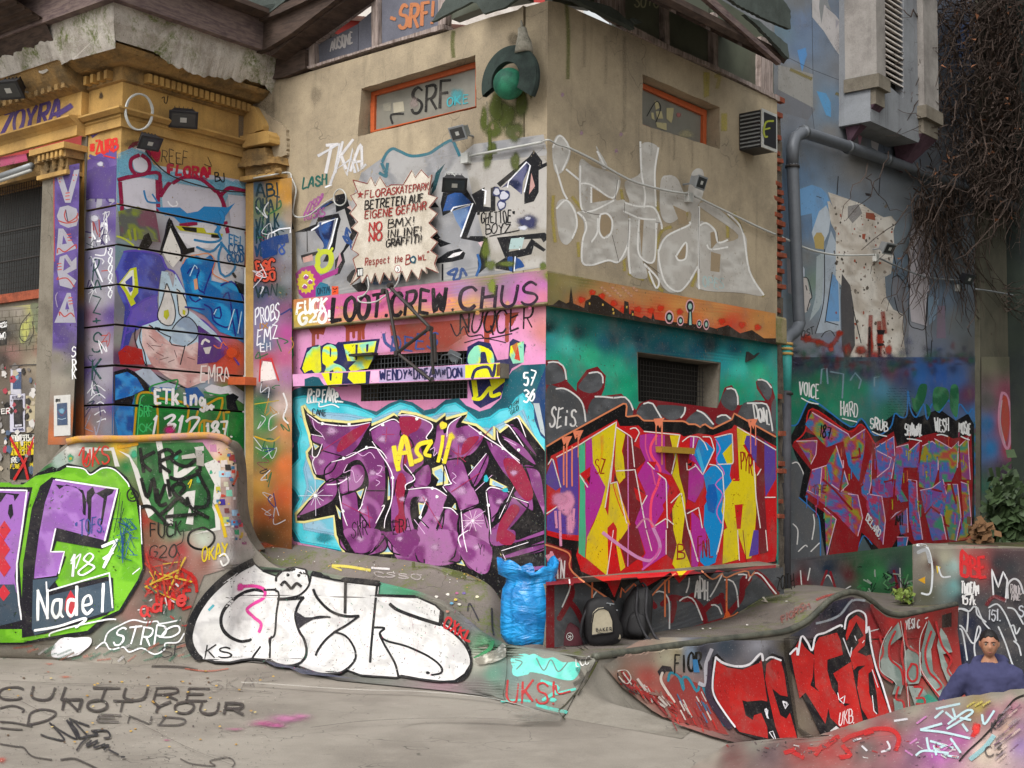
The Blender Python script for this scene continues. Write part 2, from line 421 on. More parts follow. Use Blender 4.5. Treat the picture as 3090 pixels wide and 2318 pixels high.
mb=MB(); mb.grid(rows); deck=mb.build('ramp_deck',M_deck,None,smooth=True); tag(deck,'worn brown concrete deck between the ramps and the building',kind='structure'); reg(deck)
# ================================================================ the grey-beige building (walls W1,W2)
bld=thing('rendered_building','beige rendered corner building with colourful murals on its lower storey','building',kind='thing')
ZW1=8.5
def px(q):
    v=np.asarray(q,float)-CAM; k=v @ _f; return np.array([W/2+F*(v @ _r)/k,H/2-F*(v @ _u)/k])
XE=float(px(W1.at(.295,3.0))[0])
_ca,_cb=px(CORNER+np.array([0,0,6.0])),px(CORNER+np.array([0,0,.5]))
def CX(y): return float(_cb[0]+(_ca[0]-_cb[0])*(y-_cb[1])/(_ca[1]-_cb[1]))

# survey outlines
LB1=[(880,989),(1648,918)]          # ledge underside on W1
LT1=[(880,910),(1648,815)]          # ledge top on W1
win1=P('A2','108 74 203 46 204 90 105 114'); 
win2=P('A3','149 62 213.5 89.5 213.5 124.5 149 104')
low1=P('C2','80 20.5 169 16 169 56 79.5 58.5')
low2=P('C3','90 17.5 158 27 156 64 90.5 58.5')
# upper walls
def top1(x): return 97+(x-1343)*-.285
W1up=[(740,255),(870,236),(1343,97),(1480,52),(1562,30),(XE,17),(XE,824),(740,930)]
W2up=[(CX(2),2),(1690,8),(1880,92),(2345,305),(2345,958),(CX(818),818)]
slab('wall',W1,W1up,-.30,0,M_conc,bld,holes=[win1],step=26,jag=1.2)
slab('wall',W2,W2up,-.30,0,M_conc,bld,holes=[win2],step=26,jag=1.2)
# ledge band: proud,mossy top
M_ledge=rough_mat('mossy_ledge','8d8163','6c6148','39352a',sc=2,streak=.4,spk=.5,bump=.6,moss=.45)
LW1,LW2=W1.offset(.085),W2.offset(.085)
zb_t,zb_b=onp(W1,1648,815)[2],onp(W1,1648,920)[2]
u1e=(onp(W1,880,950)-W1.pt) @ W1.d; u2e=(onp(W2,2356,950)-W2.pt) @ W2.d
def ring(z,o): return [W1.at(u1e,z,o)]+[CORNER*np.array([1,1,0])+np.array([0,0,z])+(W1.n+W2.n)*o]+[W2.at(u2e,z,o)]
mb=MB(); mb.grid([ring(zb_t,-.02),ring(zb_t-.02,.07),ring(zb_t-.05,.085),ring(zb_b,.085),ring(zb_b-.01,.07),ring(zb_b-.01,-.3)])
mb.add([W1.at(u1e,zb_t,-.3),W1.at(u1e,zb_t,.085),W1.at(u1e,zb_b,.085),W1.at(u1e,zb_b,-.3)],[(0,1,2,3)])
ledge=mb.build('ledge',M_ledge,bld)
# lower walls
W1lo=[(880,985),(XE,920),(XE,1960),(1560,1960),(1380,1800),(740,1700),(740,1000)]
W2lo=[(CX(915),915),(2345,1030),(2345,1850),(CX(1990),1990)]
slab('wall',W1,W1lo,-.30,-.004,M_concd,bld,holes=[low1])
slab('wall',W2,W2lo,-.30,-.004,M_concd,bld,holes=[low2])
# dark rooms behind openings
for pl,h in ((W1,win1),(W2,win2),(W1,low1),(W2,low2)):
    c=h.mean(0); slab('back_panel',pl,c+(h-c)*1.15,-.34,-.31,M_dark,bld)
# plinth along W2
zpt=[onp(PLIN,x,y)[2] for x,y in ((1672,1764),(2251,1717))]
up0=(onp(PLIN,1668,1800)-PLIN.pt) @ PLIN.d; up1=(onp(PLIN,2352,1700)-PLIN.pt) @ PLIN.d

zp=sum(zpt)/2
mb=MB(); mb.grid([[PLIN.at(u,z,o) for u in np.linspace(up0,up1,12)] for z,o in ((zp+.03,-.3),(zp,-.01),(zp-.015,0),(.7,0),(.2,0))])
for u in (up0,up1):
    mb.add([PLIN.at(u,zp+.03,-.3),PLIN.at(u,zp,0),PLIN.at(u,.2,0),PLIN.at(u,.2,-.3)],[(0,1,2,3)])
plinth=mb.build('plinth',M_concd,bld)
# window W1: orange frame and milky pane
def frame(name,pl,outer,inner,o0,o1,mat,parent): return slab(name,pl,outer,o0,o1,mat,parent,holes=[inner])
w=mesh('window',[(0,0,0)],[],M_orange,bld); bpy.data.objects.remove(w)
wn=slab('window',W1.offset(-.18),P('A2','116.5 77.5 204.5 52 204.5 89 116.5 111'),-.04,.02,M_orange,bld,holes=[P('A2','120 80 204 56.5 204 89 119.5 109')])
slab('pane',W1.offset(-.18),P('A2','119.5 79.5 204.5 56 204.5 89 119 109.5'),-.025,-.015,M_glassg,wn)
wn2=slab('window',W2.offset(-.18),P('A3','144 68 201.5 92.5 201 126 144 107.5'),-.04,.02,M_orange,bld,holes=[P('A3','145 72.5 198.5 96.5 198 123 145 103')])
slab('pane',W2.offset(-.18),P('A3','145 71.5 199.5 95.5 199.5 124 145 105'),-.025,-.015,M_glassg,wn2)
# ================================================================ grey building on the right (W3),pier and far corner
gb=thing('grey_building','tall grey painted building on the right with a large faded mural and louvred bay','building',kind='thing')
slab('wall',W3,[(1900,-600),(2941,-600),(2941,2000),(2300,2000),(2300,300),(1900,100)],-.3,0,M_grey,gb)
PIER=W3.offset(.10)
slab('pier',W3,[(2941,-400),(3034,-400),(3034,2100),(2941,2100)],-.3,.10,rough_mat('shaded_stained_pier','5c594c','45443a','23221d',sc=1,streak=.5,spk=.5,bump=.5),gb)  # pier shade put into the dark base tones, run-off streaks over it
E3=onp(W3,3034,1500); W5=Plane(E3*np.array([1,1,0]),-50)
M_darkg=rough_mat('shaded_green_wall','2d352e','23282a','101412',sc=1,streak=.4,spk=.5,bump=.4)  # shade of the trees put into the dark green base
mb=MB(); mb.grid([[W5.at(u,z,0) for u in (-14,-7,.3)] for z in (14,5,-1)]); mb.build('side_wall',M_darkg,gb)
# ================================================================ the ochre old building on the left
OC=at_y(352,900,15.0); OC[2]=0
O2=Plane(OC,37.2); O1=Plane(OC,-51.5)
old=thing('old_building','crumbling ochre building with stucco cornice and painted lower walls on the left','building',kind='thing')
def zc(y): return float(pz_y(y))
def pz_y(y):
    d=dirs([(352,y)])[0]; t=((OC-CAM) @ O2.n)/(d @ O2.n); return (CAM+d*t)[2]
U2E=float((onp(O2,744,900)-O2.pt) @ O2.d); U1A=float((onp(O1,250,900)-O1.pt) @ O1.d); U1B=4.5
def cornerpt(z,o1,o2=None):
    o2=o1 if o2 is None else o2
    # meet of O1 shifted o1 and O2 shifted o2
    A_=np.array([O1.n[:2],O2.n[:2]]); b=np.array([O1.n[:2] @ OC[:2]+o1,O2.n[:2] @ OC[:2]+o2]); q=np.linalg.solve(A_,b)
    return np.array([q[0],q[1],z])
def band(name,prof,mat,parent=old,uL=U1A,uR=U2E,extra=.0):
    """a moulding that runs round the corner: prof=[(z,out)]"""
    mb=MB(); mb.grid([[O1.at(uL,z,o+extra),O1.at(uL*.5,z,o+extra),cornerpt(z,o+extra,o),O2.at(uR*.5,z,o),O2.at(uR,z,o)] for z,o in prof],flip=True)
    return mb.build(name,mat,parent)
def bandL(name,prof,mat,off,u0=U1A,u1=U1B):
    """the same moulding on the left part,which stands forward"""
    mb=MB(); mb.grid([[O1.at(u,z,o+off) for u in (u1,(u0+u1)/2,u0,) ]+[O1.at(u0,z,-.2)] for z,o in prof],flip=True)
    return mb.build(name,mat,old)
zg=-.1
Zf0=zc(1050/2.765); Zm0=zc(905/2.765); Zfr=zc(660/2.765); Zde=zc(560/2.765); Zco=zc(470/2.765); Zfa=zc(185/2.765); Zft=zc(5)
LOWG=[615.7,737,858,979.6,1103,1221]
# rusticated lower wall: courses divided by recessed grooves
cz=[Zf0]+[zc(y) for y in LOWG]+[zg]
for i in range(len(cz)-1):
    t,b=cz[i]-(.012 if i else 0),cz[i+1]+.012
    band('stone_course',[(t,-.03),(t,0),(b,0),(b,-.03)],M_concd if i else M_yel)
band('wall',[(Zf0+.1,-.03),(zg,-.03)],M_dark)
band('architrave',[(Zf0,0),(Zf0,.035),(Zf0+.10,.035),(Zf0+.115,.055),(Zf0+.21,.055),(Zf0+.225,.075),(Zm0-.06,.085),(Zm0-.02,.14),(Zm0,.14),(Zm0+.03,.0)],M_yel)
band('frieze',[(Zm0+.02,0),(Zfr,0)],M_yel)
band('dentil_backing',[(Zfr-.01,0),(Zfr+.005,.035),(Zfr+.015,.035),(Zde+.03,.04),(Zde+.03,.16),(Zde+.06,.2),(Zco,.24),(Zfa,.42)],M_yeld)
# dentils,one by one
def dentil(pl,u,z,par=old):
    mb=MB(); w_,h_,d_=.055,.10,.085; q=[]
    for zz in (z,z+h_):
        for uu,oo in ((u,.04),(u+w_,.04),(u+w_,.04+d_),(u,.04+d_)): q.append(pl.at(uu,zz,oo))
    mb.box8(q); return mb.build('dentil',M_yel,par)
n2=19
for i in range(n2): dentil(O2,.26+i*(U2E-.34)/n2,Zfr+.03)
for i in range(6): dentil(O1,.14+i*.135,Zfr+.03)
# crumbling cornice lip and bare plaster cove up to the timber eaves
def ragged(prof0,prof1,name,mat,amp,uL=U1B,n=90,ext=.0,amp2=.03):
    rows=[[],[],[]]
    pts=[]
    for i in range(n): u=uL*(1-i/n); pts.append(('1',u))
    for i in range(n+1): pts.append(('2',(U2E+.02)*i/n))
    for j,(z,o) in enumerate((prof0,((prof0[0]+prof1[0])/2,(prof0[1]+prof1[1])/2+.03),prof1)):
        for w_,u in pts:
            nz=mnoise.fractal(Vector((u*2.6+(40 if w_=='2' else 0),j*.8,3.3)),.8,2.2,4)
            zz=z+(amp*nz if j==0 else 0); oo=o+amp2*mnoise.fractal(Vector((u*6,j*3.0,7 if w_=='1' else 19)),.8,2,3)
            if w_=='1' and u<1e-6: rows[j].append(cornerpt(zz,oo))
            elif w_=='1':
                k=min(1,u/.3); q=O1.at(u,zz,oo+ext*(u>U1A)); 
                rows[j].append(q if u>oo else cornerpt(zz,oo))
            else: rows[j].append(O2.at(u,zz,oo) if u>oo*.2+.02 else cornerpt(zz,oo))
    mb=MB(); mb.grid(rows,flip=True); return mb.build(name,mat,old)
ragged((Zde+.05,.19),(Zco+.02,.35),'cornice',M_yeld,.045,amp2=.04)
ragged((Zco-.01,.38),(Zfa+.02,.52),'plaster_cove',M_cove,.10,amp2=.02)
# timber fascia and soffit
def rim(z,o,uL=U1B+2,uR=U2E+1.2): return [O1.at(uL,z,o),cornerpt(z,o),O2.at(uR,z,o)]
FO=.62
mb=MB(); mb.grid([rim(Zfa,FO-.15),rim(Zfa,FO),rim(Zft+.12,FO+.02)],flip=True); mb.build('fascia_board',M_woodp,old)
mb=MB(); mb.grid([rim(Zft+.12,FO+.03),rim(Zft+.14,FO+.22),rim(Zft+.20,FO+.22),rim(Zft+.6,-1.2)],flip=True); mb.build('eaves',M_wood,old)
mb=MB()
for u in np.arange(.4,5.4,.85):
    mb.add([O1.at(u,Zfa-.02,.2),O1.at(u+.1,Zfa-.02,.2),O1.at(u+.1,Zfa+.1,FO-.02),O1.at(u,Zfa+.1,FO-.02)],[(0,1,2,3)])
# dark boarded soffit on the left part,standing further out over the window bay
SO=.95
mb=MB(); mb.grid([[O1.at(u,z,o) for u in (U1B+2,2.2,U1A+.02)] for z,o in ((Zco+.10,.40),(Zfa+.05,.62),(Zft-.04,SO+.15),(Zft+.1,SO+.2),(Zft+.5,SO))],flip=True)
mb.build('soffit',M_wood,old)
for k_ in range(5):
    z_,o_=Zfa+.05+(Zft-.04-Zfa-.05)*k_/5,.62+(SO-.47)*k_/5
    mb=MB(); mb.grid([[O1.at(u,z,o) for u in (U1B+2,U1A+.04)] for z,o in ((z_,o_+.0),(z_-.015,o_+.03),(z_+.02,o_+.05))],flip=True); mb.build('soffit_board',M_wood,old)
# left bay: entablature,pilaster with capital,window wall
OL=.10
bandL('architrave',[(Zf0-.02,.0),(Zf0-.02,.05),(Zf0+.10,.05),(Zf0+.13,.08),(Zm0-.06,.10),(Zm0-.02,.16),(Zm0,.16),(Zm0+.02,.0)],M_yel,OL)
bandL('frieze',[(Zm0+.0,0),(Zfr,0)],M_yel,OL)
bandL('cornice',[(Zfr-.03,.0),(Zfr+.02,.12),(Zde-.02,.22),(Zde+.12,.32),(Zco,.34)],M_yeld,OL)
for i in range(20): 
    mb=MB(); u=U1A+.1+i*.14; q=[]
    for zz in (Zfr+.0,Zfr+.1):
        for uu,oo in ((u,OL),(u+.07,OL),(u+.07,OL+.17),(u,OL+.17)): q.append(O1.at(uu,zz,oo))
    mb.box8(q); mb.build('dentil',M_yeld,old)
up0_,up1_=[float((onp(O1,x,800)-O1.pt) @ O1.d) for x in (243,163)]
def obox(u0,u1,z0,z1,o0,o1,mat,name,parent=old,pl=O1):
    q=[pl.at(u,z,o) for z in (z0,z1) for u,o in ((u0,o0),(u1,o0),(u1,o1),(u0,o1))]
    return MB().box8(q).build(name,mat,parent)
Zcap=zc(1130/2.765)-.02; Zneck=zc(1415/2.765)
obox(up0_+.02,up1_,zg,Zneck+.02,-.1,OL+.09,M_concd,'pilaster')
pcap=obox(up0_-.02,up1_+.05,Zneck+.02,Zneck+.07,-.1,OL+.14,M_yel,'capital')
obox(up0_+.0,up1_+.02,Zneck+.07,Zcap-.16,-.1,OL+.11,M_yeld,'capital_block',pcap)
obox(up0_-.04,up1_+.06,Zcap-.16,Zcap-.07,-.1,OL+.17,M_yeld,'echinus',pcap)
obox(up0_-.08,up1_+.1,Zcap-.07,Zcap,-.1,OL+.22,M_yel,'abacus',pcap)
for k_ in range(3):
    c_=O1.at(up0_+.08+k_*.16,Zneck+.17,OL+.12); mb=MB(); n_=8
    for s_ in range(3):
        mb.tube([c_+np.array([0,0,-.05+s_*.04]),c_+np.array([0,0,.0+s_*.04])+O1.n*.03],[.035,.02],7)
    mb.build('rosette',M_yeld,pcap)
for k_ in range(6): obox(up0_+.0+k_*.09,up0_+.045+k_*.09,Zcap-.15,Zcap-.08,OL+.16,OL+.20,M_yel,'bead',pcap)
# wall piece between pilaster and the corner block,then the window bay further left
obox(U1A-.01,up0_+.03,zg,Zf0,-.2,.02,M_concd,'wall')
WO=-.14
wb=float((onp(O1.offset(WO),160,800)-O1.pt) @ O1.d)
zw0,zw1=pz_l=[float(onp(O1.offset(WO),60,y)[2]) for y in (905,640)]
obox(up1_-.02,6,zg,zw0,-.4,WO,M_concd,'wall')
obox(up1_-.02,6,zw0-.02,zw0+.09,-.4,WO+.05,M_brick,'sill')
obox(up1_-.02,6,Zf0-.32,Zf0,-.4,WO+.1,M_yeld,'lintel')
obox(up1_-.02,6,zw0,Zf0-.3,-.5,-.42,plain_mat('window_dark','2b2d2c',.5,var=.8,sc=3),'window_pane')
gr=thing('window_grille','rusty wire grille over the dark window on the far left','grille')
mbh=MB(); mbv=MB(); gz0,gz1=zw0+.09,Zf0-.32; ug0=up1_+.0
for z in np.arange(gz0,gz1,.07): mbh.tube([O1.at(ug0,z,WO),O1.at(ug0+1.7,z,WO)],.004,4,False)
for u in np.arange(ug0,ug0+1.7,.055): mbv.tube([O1.at(u,gz0,WO+.008),O1.at(u,gz1,WO+.008)],.004,4,False)
a_=mbh.build('wires_across',M_iron,gr); b_=mbv.build('wires_upright',M_iron,gr); a_['kind']='stuff'; b_['kind']='stuff'
for z in (gz0+.42,gz0+.8): MB().tube([O1.at(ug0,z,WO+.02),O1.at(ug0+1.7,z,WO+.02)],.012,6).build('bar',M_iron,gr)
# corner recess with pilaster on W1,left of the rendered building
PW=W1.offset(.12); 
slab('pilaster',W1,[(764,560),(880,545),(880,1700),(764,1700)],-.2,.12,M_yel,old)
slab('wall',W1,[(700,262),(900,232),(900,1700),(700,1700)],-.35,-.31,M_concd,old)
q_=P('A2','16 150 46.5 148 47.5 146.5 47 138 48 134 36 125 12 129 13 139')
c2=slab('capital',W1,P('A2','16.5 153.5 46.5 149 46.5 146 17 150'),-.1,.20,M_yel,old)
slab('capital_block',W1,P('A2','19 150.5 45.5 147 45.5 138 19 141'),-.1,.15,M_yeld,c2)
slab('echinus',W1,P('A2','13 139 47 135 48 138.5 15 142.5'),-.1,.22,M_yeld,c2,step=6,jag=2)
slab('abacus',W1,P('A2','12 129 36 125 38 133 47 132.5 47 135.5 13 139.5'),-.1,.17,M_yeld,c2,step=6,jag=2)
for k_ in range(3):
    c_=onp(W1.offset(.16),*P('A2',[235+75*k_,1450-10*k_])[0]); MB().tube([c_-W1.n*.02,c_+W1.n*.05],[.05,.025],8).build('rosette',M_yeld,c2)
slab('architrave',W1,P('A2','18 116.5 40 112 42.5 115.5 42.5 121.5 20.5 126 18.5 120'),-.1,.22,M_yel,old,step=6,jag=1)
slab('entablature',W1,P('A2','17 90 25 90.5 33 105 33 110 21.5 114 21.5 117 16.5 117.5'),-.1,.14,M_yel,old,step=6,jag=2)
slab('plaster_patch',W1,P('A2','25 90.5 42 103 48 109 48 130 38 134 36 125 33 110 33 105'),-.1,.05,M_conc,old,step=6,jag=2)

# red and white building behind
rb=thing('red_town_house','red and cream town house seen over the roofs','building',kind='thing')
bx=Plane(np.array([-9.0,30,0]),78)
slab('wall',bx,[(-700,-500),(1750,-500),(1750,700),(-700,700)],-1,0,M_red,rb)
for q in ([(-700,40),(300,-14),(300,-60),(-700,-10)],[(480,-20),(1750,28),(1750,120),(690,30),(480,-5)]):
    slab('cornice',bx,q,0,.35,M_cream,rb)
slab('wall_panel',bx,[(765,-200),(1000,-200),(1000,400),(765,400)],0,.2,M_cream,rb)
# ================================================================ paint: thin coats laid on the masonry,coat over coat
def make_paint():
    k=NT('spray_paint')
    at=k.n('Attribute',attribute_name='paint'); col=at.outputs['Color']; al=at.outputs['Alpha']
    col=k.mix(k.math('MULTIPLY',k.ramp(k.noise(2.3,6,.7,dist=.3),.45,.78),.42),col,(.16,.14,.12))
    col=k.mix(k.math('MULTIPLY',k.ramp(k.noise(28,4,.7),.58,.75),.28),col,(.10,.09,.08))
    col=k.mix(k.math('MULTIPLY',k.ramp(k.noise(55,3,.6),.62,.74),.22),col,(.75,.73,.7))
    gr=k.noise(170,2,.6)
    a1=k.ramp(k.math('ADD',al,k.math('MULTIPLY',k.math('SUBTRACT',gr,.5),1.3)),.25,.75)
    a1=k.math('MULTIPLY',k.math('MULTIPLY',a1,al),1.0); a1=k.math('POWER',a1,.6)
    chip=k.ramp(k.math('ADD',k.noise(24,6,.75),k.math('MULTIPLY',k.noise(2.0,3),.22)),.775,.735)
    a1=k.math('MULTIPLY',a1,chip)
    k.l(a1,k.b.inputs['Alpha'])
    k.bump(k.math('ADD',k.noise(11,6,.7),k.math('MULTIPLY',k.noise(80,3,.7),.3)),.22,.008)
    return k.fin(col,.7,0,.2)
M_paint=make_paint()
M_paint.cycles.use_transparent_shadow=True if hasattr(M_paint,'cycles') else None
PAL={}
def C(h):
    if h not in PAL: PAL[h]=srgb(h)
    return PAL[h]
class PlaneS:
    def __init__(s,pl,u0=-99.0,u1=99.0): s.pl=pl; s.u0=u0; s.u1=u1
    def proj(s,p,lift):
        q=s.pl.proj(p); u=(q-s.pl.pt) @ s.pl.d; q=q+s.pl.d*(np.clip(u,s.u0,s.u1)-u)[:,None]
        return q+s.pl.n*np.asarray(lift).reshape(-1,1)
class BVHS:
    def __init__(s,objs):
        V=[]; Fc=[]
        for o in objs:
            n=len(V); V += [v.co.copy() for v in o.data.vertices]; Fc += [tuple(i+n for i in p.vertices) for p in o.data.polygons]
        s.b=BVHTree.FromPolygons(V,Fc)
    def proj(s,p,lift):
        D=dirs(p); out=np.zeros((len(D),3)); o=Vector(CAM); lift=np.broadcast_to(lift,(len(D),))
        for i,d in enumerate(D):
            dv=Vector(d).normalized(); h=s.b.ray_cast(o,dv)
            if h[0] is None: out[i]=np.nan; continue
            n=h[1] if h[1].dot(dv)<0 else -h[1]
            out[i]=np.array(h[0]+n*float(lift[i]))
        return out
GR=BVHS(ground_parts)
SURF={'W1': PlaneS(W1,.0),'W2': PlaneS(W2,.0,float((onp(W2,2344,900)-W2.pt) @ W2.d)),'L1': PlaneS(LW1,-.085),'L2': PlaneS(LW2,-.085),'W3': PlaneS(W3),'G': GR,
        'PF': PlaneS(PLIN),'BAND': PlaneS(W1.offset(.16))}
STEP=.00022; BASE=.0016
def stp(s): return .0012 if s.surf=='G' else STEP
class Art:
    """one painted piece: many coats in one sheet of paint"""
    occ={}
    def __init__(s,name,surf,tile='N',parent=None,label=None,base=BASE):
        s.name,s.surf,s.tile,s.parent,s.label,s.base=name,surf,tile,parent,label,base
        s.v=[]; s.c=[]; s.f=[]; s.lift=[]; s.n=0
        if surf=='G': s.base=.006
    def _level(s,boxes):
        cells=set()
        for x0,y0,x1,y1 in boxes:
            for i in range(int(x0 // 12),int(x1 // 12)+1):
                for j in range(int(y0 // 12),int(y1 // 12)+1): cells.add((s.surf,i,j))
        L=1+max((Art.occ.get(c,0) for c in cells),default=0)
        for c in cells: Art.occ[c]=L
        return L
    def _add(s,v,c,f,lift):
        s.f += [tuple(i+s.n for i in q) for q in f]; s.v.append(np.asarray(v,float)); s.c.append(np.asarray(c,float)); s.lift.append(np.broadcast_to(lift,(len(v),)).astype(float)); s.n += len(v)
    def pts(s,p,tile=None): return P(tile or s.tile,p)
    # stroke -------------------------------------------------------
    def line(s,col,w,p,a=1.0,soft=.0,smooth=True,taper=0,tile=None,raw=False,seg=None,wob=0):
        """w in tile pixels"""
        p=p if raw else s.pts(p,tile); k=1.0 if raw else 1/sc_of(tile or s.tile)
        w=w*k; soft=soft*k
        if len(p)<2: return s
        if smooth and len(p)>2: p=catmull(p,5 if len(p)<12 else 4)
        if s.surf=='G' or seg: # follow the curved ground
            q=[p[0]]; sg=seg or 9
            for a_,b_ in zip(p[:-1],p[1:]):
                n=max(1,int(np.linalg.norm(b_-a_)/sg))
                for t in range(1,n+1): q.append(a_+(b_-a_)*t/n)
            p=np.array(q)
        keep=[0]
        for i in range(1,len(p)):
            if np.linalg.norm(p[i]-p[keep[-1]])>.35: keep.append(i)
        p=p[keep]
        if len(p)<2: return s
        t=np.gradient(p,axis=0); t /= (np.linalg.norm(t,axis=1,keepdims=True)+1e-9); nrm=np.stack([-t[:,1],t[:,0]],1)
        # round ends
        N=len(p); ww=np.full(N,w/2.0)
        if wob: ww *= 1+wob*np.array([mnoise.noise(Vector((q[0]*.05,q[1]*.05,s.n*.37))) for q in p])
        if taper: 
            u=np.linspace(0,1,N); ww *= (1-taper)+taper*np.sin(np.pi*np.clip(u,.02,.98)) ** .6
        e=min(w*.35,6)
        p=np.vstack([p[0]-t[0]*e,p,p[-1]+t[-1]*e]); nrm=np.vstack([nrm[0],nrm,nrm[-1]]); ww=np.concatenate([[ww[0]*.5],ww,[ww[-1]*.5]])
        rgb=C(col) if isinstance(col,str) else col
        offs=[-1,1] if soft <= 0 else [-1.0,-.0001,.0001,1.0]
        V=[]; CC=[]; N=len(p)
        if soft <= 0:
            cols=[-1,1]
            for i in range(N):
                for o in cols: V.append(p[i]+nrm[i]*ww[i]*o); CC.append((*rgb,a))
            m=2
        else:
            for i in range(N):
                hw=ww[i]; en=0 if i in (0,N-1) else a
                for o,al in ((-(hw+soft),0),(-max(hw-soft*.3,hw*.3),en),(max(hw-soft*.3,hw*.3),en),(hw+soft,0)):
                    V.append(p[i]+nrm[i]*o); CC.append((*rgb,al))
            m=4
        Fc=[(i*m+j,i*m+j+1,(i+1)*m+j+1,(i+1)*m+j) for i in range(N-1) for j in range(m-1)]
        bx=[(min(p[i][0],p[i+1][0])-ww[i],min(p[i][1],p[i+1][1])-ww[i],max(p[i][0],p[i+1][0])+ww[i],max(p[i][1],p[i+1][1])+ww[i]) for i in range(N-1)]
        L=s._level(bx); lf=s.base+stp(s)*(L+np.repeat(np.linspace(0,.7,N),m))
        s._add(V,CC,Fc,lf); return s
    # fill ---------------------------------------------------------
    def fill(s,col,p,a=1.0,smooth=False,holes=None,col2=None,grad=None,g=None,noisecol=None,soft=0,tile=None,raw=False,clipsoft=None,fn=None,nsc=.02):
        """col2+grad=(x0,y0,x1,y1 in tile px): colour runs from col to col2. noisecol: list of colours in clouds. fn(x,y)->rgba"""
        p=p if raw else s.pts(p,tile); tl=tile or s.tile
        if smooth: p=catmull(p,5,True)
        p=np.round(p*2)/2; p[:,1]=np.round(p[:,1])+.013
        if grad: g0,g1=(P(tl,grad) if not raw else np.array(grad,float).reshape(2,2)); gd=(g1-g0)/((g1-g0) @ (g1-g0))
        c1=np.array(C(col) if isinstance(col,str) else col); c2=np.array(C(col2)) if col2 else None
        ncs=[np.array(C(x)) for x in noisecol] if noisecol else None
        need=bool(col2 or noisecol or fn or holes)
        rings=[p]+[P(tl,h) for h in (holes or [])]
        g=min(g,8) if g and s.surf=='G' else g; gg=g or (9 if need else (8 if s.surf=='G' else None))
        def colour(x,y):
            if fn: return fn(x,y)
            c=c1
            if c2 is not None: c=c1+(c2-c1)*sm(float((np.array([x,y])-g0) @ gd))
            if ncs:
                q=Vector((x*nsc,y*nsc*.8,len(ncs)*1.7)); n1=mnoise.noise(q)*.5+.5; n2=mnoise.noise(q*2.3+Vector((9,2,1)))
                f=min(.999,max(0,(n1-.5)*2.1+.5+n2*.3))*len(ncs); i=int(f); fr=f-i; j=min(i+1,len(ncs)-1)
                cc=ncs[i]+(ncs[j]-ncs[i])*sm((fr-.5)*2.5+.5)
                c=cc if col2 is None else c*.5+cc*.5
            return (*c,a)
        if gg is None:
            tri=tessellate_polygon([[Vector((x,y,0)) for x,y in p]])
            bx=[(p[:,0].min(),p[:,1].min(),p[:,0].max(),p[:,1].max())] if (np.ptp(p[:,0])*np.ptp(p[:,1])<4000) else s._rows(p)
            L=s._level(bx); s._add(p,[(*c1,a)]*len(p),tri,s.base+stp(s)*L)
        else:
            ys=sorted(set(list(np.unique(np.concatenate([r[:,1] for r in rings])))+list(np.arange(math.floor(p[:,1].min()/gg)*gg+gg,p[:,1].max(),gg))))
            y2=[ys[0]]
            for y in ys[1:]:
                if y-y2[-1]>.6: y2.append(y)
            ys=y2; V=[]; CC=[]; Fc=[]; bx=[]; n=len(p)
            ex0=np.concatenate([r[:,0] for r in rings]); ey0=np.concatenate([r[:,1] for r in rings])
            ex1=np.concatenate([np.roll(r[:,0],-1) for r in rings]); ey1=np.concatenate([np.roll(r[:,1],-1) for r in rings])
            for ya,yb in zip(ys[:-1],ys[1:]):
                ym=(ya+yb)/2; mk=((ey0 <= ym) & (ey1>ym)) | ((ey1 <= ym) & (ey0>ym))
                idx=np.nonzero(mk)[0]
                if len(idx)<2: continue
                sl=(ex1[idx]-ex0[idx])/(ey1[idx]-ey0[idx])
                xm=ex0[idx]+(ym-ey0[idx])*sl; o=np.argsort(xm); idx=idx[o]; sl=sl[o]
                xa=ex0[idx]+(ya-ey0[idx])*sl; xb=ex0[idx]+(yb-ey0[idx])*sl
                for k in range(0,len(idx)-1,2):
                    l0,l1,r0,r1=xa[k],xb[k],xa[k+1],xb[k+1]; m=max(1,int(math.ceil(max(r0-l0,r1-l1)/gg)))
                    bx.append((min(l0,l1),ya,max(r0,r1),yb)); b0=len(V)
                    for q in range(m+1):
                        t=q/m; u=(l0+(r0-l0)*t,ya); w_=(l1+(r1-l1)*t,yb)
                        V += [u,w_]; CC += [colour(*u),colour(*w_)]
                    Fc += [(b0+2*q,b0+2*q+1,b0+2*q+3,b0+2*q+2) for q in range(m)]
            if not V: return s
            L=s._level(bx); s._add(V,CC,Fc,s.base+stp(s)*L)
        if soft:
            k=1/sc_of(tl) if not raw else 1
            q=np.vstack([p,p[:1]]); s.line(col,1.0,q,a=a,soft=soft*k,smooth=False,raw=True)
        return s
    def _rows(s,p):
        out=[]; y0,y1=p[:,1].min(),p[:,1].max(); q=np.vstack([p,p[:1]])
        for y in np.arange(y0,y1,12):
            xsn=[]
            for a,b in zip(q[:-1],q[1:]):
                lo,hi=min(a[1],b[1]),max(a[1],b[1])
                if hi<y or lo>y+12: continue
                xsn += [a[0],b[0]] if abs(b[1]-a[1])<1e-6 else [a[0]+(b[0]-a[0])*np.clip((yy-a[1])/(b[1]-a[1]),0,1) for yy in (y,y+12)]
            if xsn: out.append((min(xsn),y,max(xsn),y+11.9))
        return out or [(p[:,0].min(),y0,p[:,0].max(),y1)]
